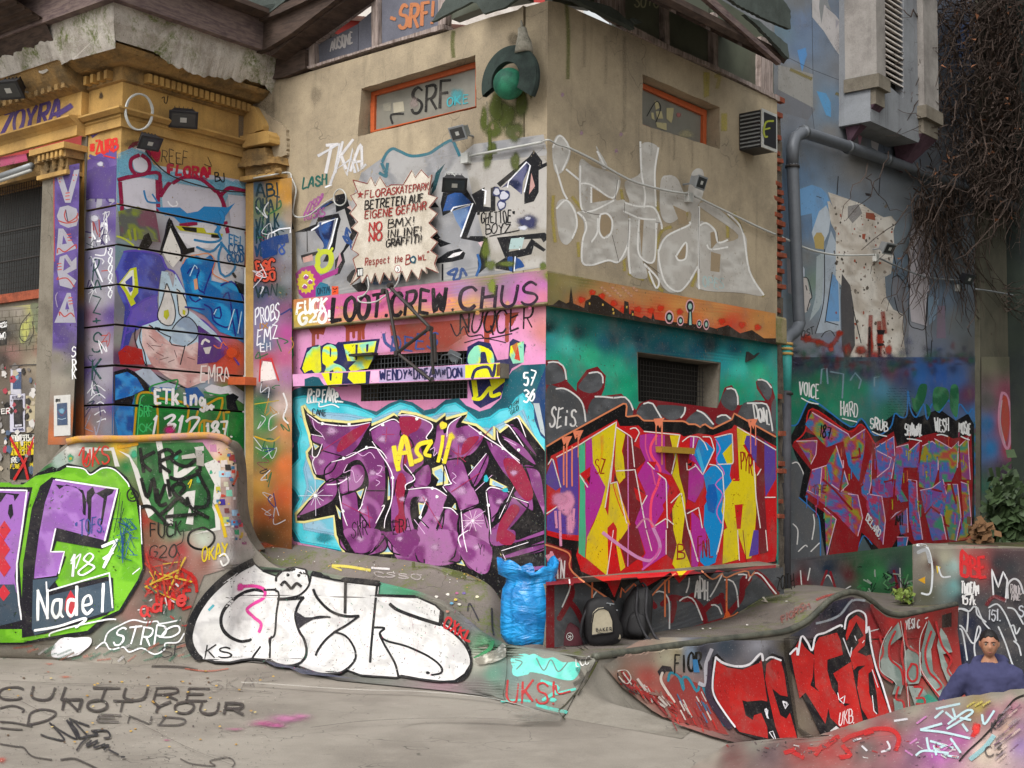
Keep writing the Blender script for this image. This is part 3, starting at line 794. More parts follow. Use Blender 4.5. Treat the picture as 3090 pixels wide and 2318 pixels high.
    def blob(s,col,cx,cy,rx,ry=None,a=.9,core=.35,tile=None,raw=False,ang=0):
        """a soft puff of spray"""
        ry=ry or rx
        c=np.array([[cx,cy]],float) if raw else s.pts([cx,cy],tile); k=1 if raw else 1/sc_of(tile or s.tile)
        rx,ry=rx*k,ry*k; rgb=C(col) if isinstance(col,str) else col; n=18; V=[c[0]]; CC=[(*rgb,a)]
        ca,sa=math.cos(ang),math.sin(ang); ph=random.random()*9
        for ri,al in ((core,a),((core+1)/2,a*.45),(1.0,0)):
            for i in range(n):
                t=2*math.pi*i/n; j=1+.09*math.sin(3*t+ph)+.06*math.sin(5*t+2*ph)
                x,y=rx*ri*math.cos(t)*j,ry*ri*math.sin(t)*j
                V.append(c[0]+np.array([x*ca-y*sa,x*sa+y*ca])); CC.append((*rgb,al))
        Fc=[(0,1+i,1+(i+1)%n) for i in range(n)]
        for r in range(2): Fc += [(1+r*n+i,1+r*n+(i+1)%n,1+(r+1)*n+(i+1)%n,1+(r+1)*n+i) for i in range(n)]
        L=s._level([(c[0][0]-rx,c[0][1]-ry,c[0][0]+rx,c[0][1]+ry)]); s._add(V,CC,Fc,s.base+stp(s)*L); return s
    def drip(s,col,x,y,ln,w=4,tile=None,a=1):
        s.line(col,w,[x,y,x+random.uniform(-2,2),y+ln*.6,x+random.uniform(-2,2),y+ln],a=a,tile=tile); return s
    # lettering ----------------------------------------------------
    def text(s,col,w,txt,p0,p1,h,lean=.0,a=1.0,tile=None,soft=0,jit=.11,out=None,smooth=True,up=None,serif=False):
        """hand lettering along p0->p1 (tile px,baseline),height h tile px"""
        q0,q1=s.pts(list(p0)+list(p1),tile); k=1/sc_of(tile or s.tile); h=h*k
        d=q1-q0; upv=np.array([lean*h,-h]) if up is None else np.array(up,float)*k
        adv=[(.45 if ch in '.!:,\'|I1' else (.5 if ch==' ' else (1.25 if ch in 'MWmw' else 1.0))) for ch in txt]; tot=sum(adv); x=0
        polys=[]
        for ch,ad in zip(txt,adv):
            gl=FONT.get(ch) or FONT.get(ch.upper())
            if gl and ch != ' ':
                jx,jy=random.uniform(-jit,jit),random.uniform(-jit,jit); js=1+random.uniform(-jit,jit)
                wd=.82*ad; rot=random.gauss(0,jit*.9); skx=random.gauss(0,jit*2.2); wn=jit*1.5; wj=1+random.gauss(0,.12)
                for stroke in gl:
                    pp=[q0+d*((x+.11*ad+(gx/4.0)*wd+jx*.3)/tot)+upv*((gy/6.0)*js+jy*.5) for gx,gy in [(a_+random.gauss(0,wn)+(b_-3)*skx*.35,b_+random.gauss(0,wn)+(a_-2)*rot*1.4) for a_,b_ in stroke]]
                    polys.append((np.array(pp),len(pp)>2,wj))
            x += ad
        if out:
            for pp,sq,wj in polys: s.line(out[0],(w+out[1])*k,pp,a=a,raw=True,smooth=smooth and sq)
        for pp,sq,wj in polys: s.line(col,w*k*wj,pp,a=a,soft=max(soft*k,.25),raw=True,smooth=smooth and sq,wob=.35,taper=.12)
        return s
    def build(s,parent=None):
        if not s.v: return None
        p=np.vstack(s.v); c=np.vstack(s.c); lf=np.concatenate(s.lift); w=SURF[s.surf].proj(p,lf)
        ok=~np.isnan(w[:,0]); w[~ok]=0
        dist=np.linalg.norm(w-CAM,axis=1)
        fs=[]
        for q in s.f:
            if len(q)<3 or not all(ok[i] for i in q): continue
            if s.surf=='G':
                dd=dist[list(q)]
                if dd.max()-dd.min()>.45: continue
            fs.append(q)
        me=bpy.data.meshes.new(s.name); me.from_pydata(w.tolist(),[],fs); me.update()
        at=me.color_attributes.new('paint','FLOAT_COLOR','POINT'); at.data.foreach_set('color',c.astype(np.float32).ravel())
        # faces look outwards
        nrm=np.zeros(len(me.polygons)*3); me.polygons.foreach_get('normal',nrm); nrm=nrm.reshape(-1,3)
        cen=np.zeros(len(me.polygons)*3); me.polygons.foreach_get('center',cen); cen=cen.reshape(-1,3)
        flip=np.einsum('ij,ij->i',nrm,cen-CAM)>0
        if flip.any():
            bm=bmesh.new(); bm.from_mesh(me); bm.faces.ensure_lookup_table()
            bmesh.ops.reverse_faces(bm,faces=[bm.faces[i] for i in np.nonzero(flip)[0]]); bm.to_mesh(me); bm.free()
        me.materials.append(M_paint); o=bpy.data.objects.new(s.name,me); link(o,parent or s.parent)
        pr=parent or s.parent
        if pr is not None: o.matrix_parent_inverse=Matrix.Translation(-parent_loc(pr))
        if s.label: o['label']=s.label
        return o
_F="""A0,0 2,6 4,0;.8,2.2 3.2,2.2|B.4,0 .4,6;.4,6 3,5.8 3.2,4 .6,3.2;.6,3.2 3.8,2.8 3.8,.6 .3,0|C3.8,5 2.6,6 .6,5 .2,2.6 1,.3 2.8,0 3.9,1|D.4,0 .5,6;.1,6 3,5.6 4,3 3,.4 .1,0|E3.8,5.8 .6,6;.6,6 .5,0;.5,0 3.8,.1;.5,3.1 3,3.2|F3.9,5.9 .5,6;.5,6 .4,0;.5,3.2 3,3.3|G3.8,5.1 2.4,6 .5,4.8 .2,2.4 1.2,.2 3,.2 3.8,1.4;3.8,1.4 3.9,2.8 2.3,2.8|H.4,0 .5,6;3.6,0 3.7,6;.4,3 3.7,3.2|I2,0 2,6|J3.4,6 3.4,1.4 2.2,0 .6,.5 .3,1.6|K.4,0 .5,6;3.8,6 .6,2.8;1.2,3.4 3.9,0|L.5,6 .4,0;.4,0 3.8,.2|M.1,0 .6,6 2,2 3.4,6 3.9,0|N.3,0 .4,6;.4,6 3.6,0;3.6,0 3.7,6|O2,6 .4,4.8 .2,2 1.4,.1 3,.3 3.9,2.6 3.4,5.1 2,6|P.4,0 .5,6;.2,5.9 3.2,5.8 3.9,4.2 2.8,2.8 .5,2.7|Q2,6 .4,4.8 .2,2 1.4,.1 3,.3 3.9,2.6 3.4,5.1 2,6;2.4,1.6 4.1,-.8|R.4,0 .5,6;.2,5.9 3.2,5.8 3.8,4.2 2.6,3 .5,2.9;1.8,2.9 4,0|S3.7,5.2 2.2,6 .6,5 .9,3.6 3,2.8 3.8,1.4 2.6,.1 .9,.1 .1,1|T0,5.9 4,6;2,6 1.9,0|U.4,6 .4,1.6 1.6,0 3,.3 3.7,1.8 3.8,6|V.1,6 1.9,0;1.9,0 3.9,6|W.1,6 1,0 2,4.4 3,0 3.9,6|X.3,6 3.8,0;3.7,6 .2,0|Y.2,6 2,3;3.8,6 2,3 1.7,0|Z.3,6 3.8,5.9;3.8,5.9 .3,.1;.3,.1 3.9,.1|01.9,6 .4,4.6 .3,1.6 1.6,0 3.1,.6 3.8,3 3.2,5.4 1.9,6|1.8,4.6 2.2,6;2.2,6 2.1,0|2.4,4.8 1.8,6 3.5,5 3.2,3.2 .3,.1;.3,.1 3.9,.2|3.5,5.4 2.4,6 3.6,4.8 1.8,3.2;1.8,3.2 3.9,2 2.6,.1 .4,.6|42.8,0 3,6;3,6 .2,2;.2,2 3.9,2.2|53.7,6 .8,5.9;.8,5.9 .6,3.4 2.8,3.8 3.8,2 2.5,.1 .4,.5|63.3,5.9 1,4 .3,1.6 1.8,0 3.6,1 3.2,3 1.6,3 .5,1.8|7.2,5.9 3.8,6;3.8,6 1.6,0;1.2,3 3.3,3.2|82,3.2 .6,4.6 2,6 3.4,4.7 2,3.2 .3,1.4 1.8,0 3.8,1.4 2,3.2|93.5,4.4 2,3 .5,4.4 1.8,6 3.4,5 3.4,2 2,0|.1.8,0 2.2,.4|!2,6 2,2;1.9,.3 2.1,0|*.8,2 3.2,5;3.2,2 .8,5;.4,3.5 3.6,3.5|'2,6 2,4.8|"1.4,6 1.3,4.6;2.6,6 2.5,4.6|-1,3 3,3|+.6,3 3.4,3;2,1.4 2,4.6|#1.2,1 1.6,5;2.6,1 3,5;.4,2.2 3.7,2.2;.5,4 3.9,4|:1.9,1 2.1,1.3;1.9,4 2.1,4.3|a3,3.6 1,3.4 .4,1.4 1.6,0 3,1.4 3.2,3.8;3.2,3.8 3,1 3.9,0|c3.4,3.2 1.6,3.8 .5,2 1.4,.2 3.5,.6|d3.2,3 1,3.4 .4,1.2 1.8,0 3.2,1.6;3.5,6 3.3,0|e.6,1.8 3.2,2.2 2.6,3.8 .9,3.4 .4,1.4 1.8,0 3.6,.8|g3.2,3.2 1.2,3.6 .6,1.6 2,.6 3.2,3.4 3,-1.4 .8,-1.6|h.6,6 .6,0;.6,2 2.2,3.8 3.2,2.6 3.3,0|i2,3.4 2,0;2,4.8 2.1,5.1|k.6,6 .6,0;3,3.6 .8,1.6;1.4,2 3.4,0|l2,6 2,0|n.6,3.8 .7,0;.7,2 2.2,3.8 3.3,2.6 3.4,0|o2,3.8 .5,2.4 1,.3 2.8,.2 3.5,2.2 2,3.8|p.6,3.8 .5,-2;.6,2.6 2.4,3.8 3.5,2 2.2,.1 .6,1|r.8,3.8 .8,0;.9,2.2 2.2,3.8 3.4,3.4|s3.2,3.4 1.6,3.8 .9,2.6 2.8,1.6 2.6,.2 .7,.3|t1.8,5.4 1.9,.6 3.2,.2;.6,3.8 3.3,3.8"""
FONT={}
for g_ in _F.split('|'):
    ch,rest=g_[0],g_[1:]
    FONT[ch]=[[tuple(float(q) for q in pt.split(',')) for pt in st.split()] for st in rest.split(';')]
def idw(t,pts,pw=2.6,var=.12,mul=None):
    q=P(t,[c for p in pts for c in p[:2]]); cc=np.array([C(p[2]) for p in pts])
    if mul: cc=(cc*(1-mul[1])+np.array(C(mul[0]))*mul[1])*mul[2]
    def fn(x,y):
        d=((q-(x,y)) ** 2).sum(1)+30; w=d ** (-pw/2); c=(w[:,None]*cc).sum(0)/w.sum()
        k=1+var*mnoise.noise(Vector((x*.03,y*.03,3)))*2
        return (*(c*k),1.0)
    return fn
def clip_poly(p,hp):
    for a,b,c in hp:
        out=[]; d=[a*q[0]+b*q[1]+c for q in p]; n=len(p)
        for i in range(n):
            j=(i+1)%n
            if d[i] >= 0: out.append(p[i])
            if (d[i] >= 0) != (d[j] >= 0):
                t=d[i]/(d[i]-d[j]); out.append(p[i]+(p[j]-p[i])*t)
        p=np.array(out)
        if len(p)<3: return None
    return p
def above(x0,y0,x1,y1):
    a,b=(y1-y0),-(x1-x0); c=-(a*x0+b*y0); m=a*((x0+x1)/2)+b*((y0+y1)/2-50)+c
    return (a,b,c) if m>0 else (-a,-b,-c)
def below(*l): return tuple(-q for q in above(*l))
class Multi:
    """one painted piece running over an edge on to other faces: each face keeps its own share"""
    def __init__(s,tile,arts): s.tile=tile; s.arts=arts
    def fill(s,col,p,tile=None,smooth=False,**k):
        q=P(tile or s.tile,p)
        if smooth: q=catmull(q,5,True)
        for a,hp in s.arts:
            r=clip_poly(q,hp)
            if r is not None:
                a.tile=tile or s.tile; a.fill(col,r,raw=True,**{kk: vv for kk,vv in k.items() if kk != 'grad'})
        return s
    def line(s,col,w,p,tile=None,smooth=True,raw=False,soft=0,**k):
        t=tile or s.tile; q=p if raw else P(t,p); kk=1 if raw else 1/sc_of(t)
        if smooth and len(q)>2: q=catmull(q,5)
        fine=[q[0]]
        for a_,b_ in zip(q[:-1],q[1:]):
            n=max(1,int(np.linalg.norm(b_-a_)/3))
            fine += [a_+(b_-a_)*i/n for i in range(1,n+1)]
        for a,hp in s.arts:
            run=[]
            for z in fine+[None]:
                if z is not None and all(A*z[0]+B*z[1]+C_ >= 0 for A,B,C_ in hp): run.append(z)
                else:
                    if len(run)>2: a.line(col,w*kk,np.array(run[::3]+([run[-1]] if (len(run)-1)%3 else [])),raw=True,smooth=False,soft=soft*kk,**k)
                    run=[]
        return s
    def blob(s,*a_,**k):
        k.setdefault('tile',s.tile)
        s.arts[0][0].blob(*a_,**k); return s
    def text(s,*a_,which=0,**k):
        k.setdefault('tile',s.tile); s.arts[which][0].text(*a_,**k); return s
    def drip(s,col,x,y,ln,w=4,tile=None):
        return s.line(col,w,[x,y,x+random.uniform(-2,2),y+ln*.6,x,y+ln],tile=tile)
    def build(s,parent=None):
        return [a.build(parent) for a,_ in s.arts]
def cbox(t,x0,y0,x1,y1): return P(t,[x0,y0,x1,y0,x1,y1,x0,y1])
# ================================================================ W2: lower storey and plinth
def dy(p,d=1659):
    v=nums(p) if isinstance(p,str) else list(p)
    return [q+(d if i%2 else 0) for i,q in enumerate(v)]
hole2='89 17 159 26 157 65 90 59'
bgw=Art('wall_paint','W2','C3',bld)
bgw.fill('2a9a9a','11 -24 207 6 207 196 9 230',holes=[hole2],fn=idw('C3',[(150,-20,'0c1c20'),(400,10,'123238'),(900,60,'08303c'),(1500,120,'04242e'),(2040,60,'12201c'),(170,60,'2a9a9a'),(300,120,'48c6b4'),(250,250,'1fa184'),(500,210,'35b78c'),(620,90,'1e5a6a'),(700,60,'164552'),(900,130,'0e3f52'),(700,300,'2fae8a'),(800,450,'159c74'),(400,500,'1d8f78'),(1100,160,'0f4254'),(1400,190,'0f4a60'),(1700,150,'14505f'),(1600,250,'2a98a0'),(1750,320,'3bb5a5'),(1950,170,'1f6f74'),(1900,330,'2fb58c'),(2030,220,'3f9f98'),(1700,480,'149a70'),(1650,600,'1c8a70'),(850,150,'1d7a80')]))  # dark top points: black spray fade, with part of the ledge's shadow painted in
bgw.build()
LA=(1661,1749,2389,1702); LB=(1672,1765,2352,1712)   # plinth: back edge of its top,front edge
class TopS:
    def proj(s,p,lift):
        d=dirs(p); z0=zp+.018+np.asarray(lift).reshape(-1,1); t=(z0-CAMZ)/d[:,2:3]; return CAM+d*t
SURF['PT']=TopS()
def M2(name,tile='C3',label=None):
    return Multi(tile,[(Art(name,'W2',tile,bld,label),[above(*LA)]),(Art(name,'PT',tile,bld,label,base=.012),[below(*LA),above(*LB)]),(Art(name,'PF',tile,bld,label),[below(*LB)])])
m=M2('pebble_mural',label='grey pebbles with white highlights on dark crimson')
GRY='56585b'; CRI='7c1720'; WH='e4e2e0'
m.fill(CRI,'13 24 23 24 30 32 31 42 38.5 50 39 43 47 32 56 29.5 63 37 62 47 59 54 76 52 88 66 91 60 100 57 156 64 159 56 162 47 168 45 174 54 174.5 62 188 57.5 196 58 189 48 188 42 192 39 201 44 204 54 205 90 205 270 13 270')
for q in ['13 29 20 26 27 32 29 40 23 43 13 44','13.5 49 25 47.5 38 53 44 60 47 76 30 87 13.5 99','40 47 44 40 51 33.5 59 35 60.5 44 56 50 48 51.5','49 86 48 65 54 55 64 56 74 53.5 82 59 86 66 80 74','88.5 69 93 61 101 59 109 69 113 79 90 78','106 62 129 63 127 70 120 74 112 72','130 76 138 67 146 68 153 77 150 80','154.5 76 156 71 162 69 168 73 160 78','159 57 165 47 171 49 173 59 170 66 163 64','174.5 66 180 59 196 60 201 70 204 85 175 74','189 43 193 40 200 45 201.5 52 198 57.5 193 51','201 62 204.5 56 205 70 204.5 86 202 76']: m.fill(GRY,q,smooth=True,noisecol=['505256','5c5e62','4a4c4f'],g=16)
LG=['12 11 20 14 30 17 34 23 35 33 30 42 20 44 12 42','21.5 50 30 36 34 45 33 52 27 62 21.5 68','21.5 76 30 65 37 70 41 79 39 88 21.5 90','36 50 42 40 52 47 56 56 50 64 44 69 38 63','50 69 56 56 64 56 69 62 67 76 56 90 48 82','99 59 106 52 115 56 116 70 111 86 100 86 96 70','118 64 130 56 138 62 144 76 134 82 119 83','121 42 132 40 131 52 122 54 117 48','137 40 144 36 154 42 159 38 160 43 153 56 143 64 136 56','149 66 154 62 160 70 159 76 150 78','158 48 165 42 172 47 174 62 166 68 160 62','169 38 177 35 181 37 178 45 172 50','176 64 183 42 190 36 202 44 209 50 209 62 190 64','148 35 160 35 156 40 150 39']
m.fill(GRY,dy('20 46 211 31 212 58 190 64 110 88 20 98'),noisecol=['505256','5a5c60','47494c'],g=14)
for q in ['33 44 35 52 32 60 24 74','32 59 38 66 44 78','34 47 34.5 40','110 62 118 56 130 58 136 54','119 56 120 64 117 76','134 57 142 64 146 76','144 68 150 62 159 57 164 70','156 60 160 54','166 69 176 56 177 42 183 38','176 50 183 40','206 54 196 41 188 35','98 56 104 64','56 60 62 70 64 80','90 56 86 70']: m.line(CRI,46,dy(q))
for q in ['15 26 22 25.5 28 30 30 40','21.5 48 29 48 39 54.5 44 62 46 75','49 35 56 34 60 37 60.5 43','54 54.5 60 54.5 70 55.5 79 55 84 61 85.5 65.5','94.5 60.5 101 59.5 106 67 109.5 73','129 63.5 128.5 68 125.5 72','139 66 145 69 152.5 77.5','156 71.5 162 69.5 167.5 73.5','164 48 170 48 173 55 173 61','181 60 190 60 197.5 61.5 201 76 202 83','190 40.5 196 41 201 47']: m.line(WH,13,q)
for q in ['32.5 40 33 48 30 56 26.5 64','57.5 49 53 54 49.5 62.5','104 52 110 51 115 57 116 65 116 82','124.5 59 130 55.5 136 58 140 66 143.5 75','132.5 40 132 46 130 52','150 55.5 154 49 159 39 160 36','151 62.5 156 63 159.5 70','162 41.5 168 42 172 50 173.5 64','173.5 37 180 37 180 40','182 42 186 36 192 37 200 47 205 53']: m.line(WH,12,dy(q))
# black outline,red field
BLK='0c0a0c'; RED='c9151b'
m.fill(BLK,'13.5 101 13.5 96.5 25 89 78 60 80.5 61 79.5 71.5 90 70 94 74.5 129 75 131 77.5 138 77.5 141.5 80 145 77 151.5 81.5 168 73.5 170 68.5 205 88 205 190 206 193 196 195 170 199 165 201 156 199 148 207 142 201 122 198 110 207 96 220 90 208 82 212 74 218 71 225 64 222 35 201 34 183 13.5 176 13.5 165 20 164')
m.line('e0875c',14,'13.5 96 25 89 78 60 80.5 61 79.5 71.5 90 70 94 74.5 129 75 131 77.5 138 77.5 141.5 80 145 77 151.5 81.5 168 73.5 170 68.5 204.5 88',smooth=False)
m.fill(RED,'14 118 17 104 21 102 72 73.5 74.5 79 83 79 90 78.5 94.5 83 124 85 128 88 140 85 152 87 168 81 170 78 205 96 205.5 120 205.5 184 204 192 180 196 156 196 134 200 124 210 117 201 95 214 89 205 76 206 70 222 64 210 42 200 38 187 41 175 24 173 13.5 170 13.5 162')
YEL='e2cc12'; PUR='5b409d'; MAG='b42f98'; MAR='7a2128'; GRN='49bb8c'; BLU='0a8cd2'
stripes=[(PUR,'13 120 18 107 20 108 25 130 21 133 13 127'),(PUR,'22 106 40 96 40 170 26 169 13.5 166 13.5 154 24 145 25 131'),(GRN,'40 96 45.5 92.5 45.5 115 45 130 47 140 45.5 189 40 185 41 130'),(MAG,'46 92.5 51 89 52 110 58 120 62.5 130 60 140 56 152 50 164 46.5 178 45.5 150'),
 (YEL,'51 88 71.5 76 70.5 90 65 128 62 147 69 165 64 204 46 189 47 172 53 160 59 144 62.5 130 52 110'),(YEL,'71.5 80 79 86 76 100 79 110 79 122 74 127 70 118'),(YEL,'66.5 127 72 126 76 140 83 160 79 170 73 175 79 197 75 200 70 170 64 164'),
 (MAR,'79 86 87 90 86 95 95 100 96 108 88 115 90 130 95 135 93 144 87 160 90 166 95 186 80 197 74 175 83 162 76 140 74 128 79 122 77 100'),
 (MAG,'91 87 99 85 112 87 112 115 117.5 120 113.5 140 110 145 113.5 166 113.5 186 94 199 93 190 96 185 90 166 87 160 96 135 89 120 96 108 91 96'),(MAR,'112 87 116.5 87 118 100 120 110 121 117 118 120 113 115'),
 (MAR,'113.5 157 118 150 133 148 133 198 128 196 120 192 114 187'),(YEL,'116 87 124.5 87 122 100 124 120 129 135 129 150 126 176 134 197 125 205 118 194 122 178 119 166 118 148 125 134 118 120 121 110'),
 (MAR,'124 99 133 98 131 110 132 130 130 145 128 135 124 120'),(MAG,'133 88 140 88 135 100 138 108 145 118 144 130 137 143 131 140'),(MAG,'134 150 140 156 146 166 147 176 142 186 139 197 134 196'),
 (BLU,'140 90 147 93 153 99 144 118 136 103'),(BLU,'154.5 88 168 85 169 100 166 120 168 126 160 140 161 164 154 193 146 197 141 192 142 184 148 172 145 164 140 153 148 140 144 120 150 113 155 112'),
 (YEL,'160 102 168 93 169 110 164 111'),(YEL,'172 80 180 84 186 90 177 95 183 105 188 120 189 140 187 166 184 189 180 190 172 166 174 190 160 194 161 166 164 164 159 150 162 133 169 123 174 123'),
 (PUR,'180 87 189 88 188 110 182 100 178 93'),(MAR,'189 87 195 90 195 135 196 150 198 184 191 186 188 164 188 110'),(PUR,'195 91 204 99 204.5 125 196 140 195 120'),(PUR,'186 166 190 166 190 186 182 188'),('e8a90a','58 88 61 86 60 100 56 110 59 105'),('0b63b8','148 128 154 127 156 140 153 152 148 150 146 138'),('3fb4e4','138 100 140 96 145 115 143 118')]
for c,q in stripes: m.fill(c,q,a=1)
m.line('d87fc4',9,'81 87 81.5 166 81 196',smooth=False); m.line('ff4f74',22,'105 87 100 96 101 104 108 115 106 128 101 140 100 156 102 164'); m.line('e0588f',12,'96 86 96 98 100 110 104 128')
m.line('d46cc0',9,'154 90 158 98 154.5 107 160 115 161 120 154 128 160 136 155 150 159 160'); m.line('e04a20',8,'70 120 69 129 76 150 83 161'); m.line('e8b010',12,'60 87 60 100 57.5 112'); m.line('e6a818',14,'70 130 76 142 82 160')
red_in=['70 111 66.5 126 72 125','41 119 50 113 49 129','86 130 97 137 93 144 88 140','103 116 117 120 119 138 113 123','97.5 108.5 105 109 103 114.5','130 148 145 138 144 165 139 148','131 106 138 110 131 116.5','169 124 174.5 123 174 125 168.5 125','170 145 177 144 175 165 172 165','187.5 111 192 115 188.5 120','196 138 204.5 123 204.5 138','102 164 113 146 119 162 113 156','64 164 69 159 72 165 70 204 65 204','169 83 170.5 124 173 124.5 171 83']
for q in red_in: m.fill(RED,q)
for q in ['21.5 105 40 95 71.5 75.5 69 100 66.5 126','71.5 80 84 88 86.5 113','71.5 116.5 87 115.5 96 164','66.5 127 72 125.5 79 156 80 160','69 102 62 147','87 92 91 84 87 80 83 81.5','94.5 83.5 124.5 86.5 117.5 119','126.5 92 132 87.5 140 88 145 93 147.5 99','153 99 143.5 119.5 137 111','143.5 88 150 88 153 98.5','153.5 88.5 168 85 169 110.5 156 111','149 111 155 112 160 118 161.5 140 160 164 156 184','172.5 80 204.5 99','186 108 188 140 191.5 164','106 118.5 113 124 114 164','117 143 125.5 134.5 131 164 139.5 192','130.5 152 140 147 143 164','136 88 135 103','130 110 130.5 116.5 138 112','41 120 47.5 130','93 144.5 97 137','97.5 109.5 103 115','13.5 152 24 145','14.5 111 18 105.5 25 130','104 162 113 156 119 161','189 120 192 115','195.5 138.5 204 138.5']: m.line('f0e6e2',9,q,smooth=False)
for q in ['69 166 63.5 204','96.5 166 101 183','113 166 113 186','132.5 166 139 191.5','160 166 155 186','172.5 166 174 191','196 166 197.5 183']: m.line('f0dcd6',8,q,smooth=False)
m.line('8a1018',6,'177 166 180 194',smooth=False)
m.fill('2c1014','130.5 111 134.5 109 134 113'); m.fill('2c1014','70 118 72 125 69.5 125'); m.fill('4a1018','47 123 50 120 49 127')
# the little metal ledge on the piece is geometry; drips of salmon paint from the outline
for x,y,l in [(300,900,400),(275,960,320),(395,870,180),(345,960,330),(1045,745,200),(1095,760,350),(1835,760,260),(1875,780,170)]: m.drip('f08a66',x,y,l,13 if l>300 else 9)
for x,y in ((300,900),(395,850),(1070,750),(1850,755)): m.fill('f08a66',[x-45,y-18,x+45,y-28,x+18,y+30,x+8,y+60,x-8,y+30,x-25,y+50])
m.line('e0875c',14,dy('12 12 22 15 33 20.5 35 35 69 60')); m.line('f08050',13,dy('75 56 76 48 79 52 87 44 89 51 93 50'),smooth=False); m.line('e0855a',13,dy('98.5 58 111 44 121 36')); m.line('d68a62',13,dy('143 34 152 41 160 36 162 40 172 36 181 34 183 39 187 35'))
for x,y,l in [(515,430,330),(1122,420,300),(1155,420,100),(1637,410,290)]: m.drip('f0804e',x,y+1659,l,15)
m.fill('ec6a30',dy('161 74 164 67 167 72 164 75'),smooth=True)
m.blob('e79bc0',290,1430,100,130,a=.95,core=.6).blob('e79bc0',240,1400,120,90,a=.7); m.blob('f0a5c8',330,1600,60,160,a=.8)
for q in ['20.5 150 21.5 164','24 150 25 179','33 156 34 168','36 148 35 160']: m.line('e79bc0',20,q,a=.9,soft=4)
m.line('e4a0d8',26,dy('60 2 76 14 90 23 101 25 108 14 102 -2'),a=.75,soft=6); m.line('ec6ac0',16,dy('108 15 102 25 93 33'),a=.8,soft=4)
m.line('f0a0c0',16,'88 164 96 156 104 164',a=.6,soft=6)
for q in ['14 15 20 33','17.5 12 15.5 23 25 18','13 16 19 14']: m.line('eb9cae',24,dy([float(v)+(60 if i%2 else 0) for i,v in enumerate(nums(q))]),a=.95,soft=2)
T=dict(tile='C3')
m.text(WH,15,'SEiS.',(150,800),(400,790),150,up=(20,-150)); m.text(WH,14,'DON.',(1855,720),(2000,790),120,up=(-10,-120)); m.text('a01512',12,'SZ',(535,1180),(620,1200),130); m.text('a01512',11,'PYR',(1745,1140),(1850,1200),150)
m.text(WH,14,'iN.',(200,410),(310,420),150,tile='D3'); m.text(WH,15,'APH.',(1370,560),(1500,590),160,which=2,tile='D3'); m.text('9a1a18',12,'B',(1210,240),(1290,250),120,tile='D3'); m.text('9a1a18',11,'FNL',(1385,210),(1520,230),150,tile='D3')
m.text('14100f',10,'ZOTH',(2050,500),(2200,480),120,tile='D3',which=2)
m.build()
# ledge on W2: rust sunset with a black skyline
L=Art('skyline_mural','L2','B3',bld,'black rooftops before a burnt orange sunset')
L.fill('a08a5a','70 89 110 95.5 260 123.5 260 149 70 116',fn=idw('B3',[(720,950,'7d7644'),(760,1100,'7a7048'),(900,1000,'8a7f54'),(1100,1050,'a3814f'),(1300,1080,'b08a58'),(1500,1120,'b87f48'),(1800,1180,'c08848'),(2100,1230,'c08a50'),(2500,1300,'b98248'),(1000,1140,'b85a30'),(1250,1150,'c04a28'),(1400,1230,'b8301c'),(1600,1250,'c83a20'),(1900,1290,'c86a38'),(2200,1330,'c83a20'),(1500,990,'8c7a54'),(1000,960,'6f6b3c')]))
for x,y in [(980,1120),(1070,1060),(1150,1090),(1250,1150),(1330,1200),(1450,1200),(1560,1210),(1640,1190),(1800,1220),(2150,1300),(2320,1330),(2450,1350)]: L.blob('d23418',x,y,50,45,a=.75)
for i in range(14): L.blob('d8a487',1150+i*22,1020+(i%4)*22,26,20,a=.6)
SK='2a211a'
L.fill(SK,'74 116 79 112 85 115 87.5 114 88 108 89 101 90 108 91 115 96 117 100 119 101 113 105 111 106 108 111 108.5 117 113 133 124 133.5 113 137 114 137.5 124 139 124 139.5 120.5 141.5 121 141.5 125 148 127 150 125 156 128 157.5 122.5 159 128.5 170 130 199 133 210 136 220 133 230 140 240 137 250 144 260 144 260 149 70 116.5')
for x,y in [(1040,1140),(1150,1150),(1235,1190),(1240,1220),(1350,1170),(1400,1230)]: L.fill('c8a24a',[x,y,x+12,y+3,x+10,y+22,x-2,y+18])
for x,y,rx,ry in [(1710,1265,26,40),(1803,1295,20,30),(1885,1175,26,42),(1960,1320,16,26),(2018,1325,18,34)]:
    for r_,c in ((1.45,'d9a3a8'),(1.1,'1a1e20'),(.6,'9cc4b8')): L.fill(c,[v for t in range(12) for v in (x+rx*r_*math.cos(t*.5236),y+ry*r_*math.sin(t*.5236))])
L.fill('1a1e20','187 121 190 121 190.5 134 186 133.5'); L.fill('9cc4b8','188 122 189 122 189.5 133 187.5 133')
L.build()
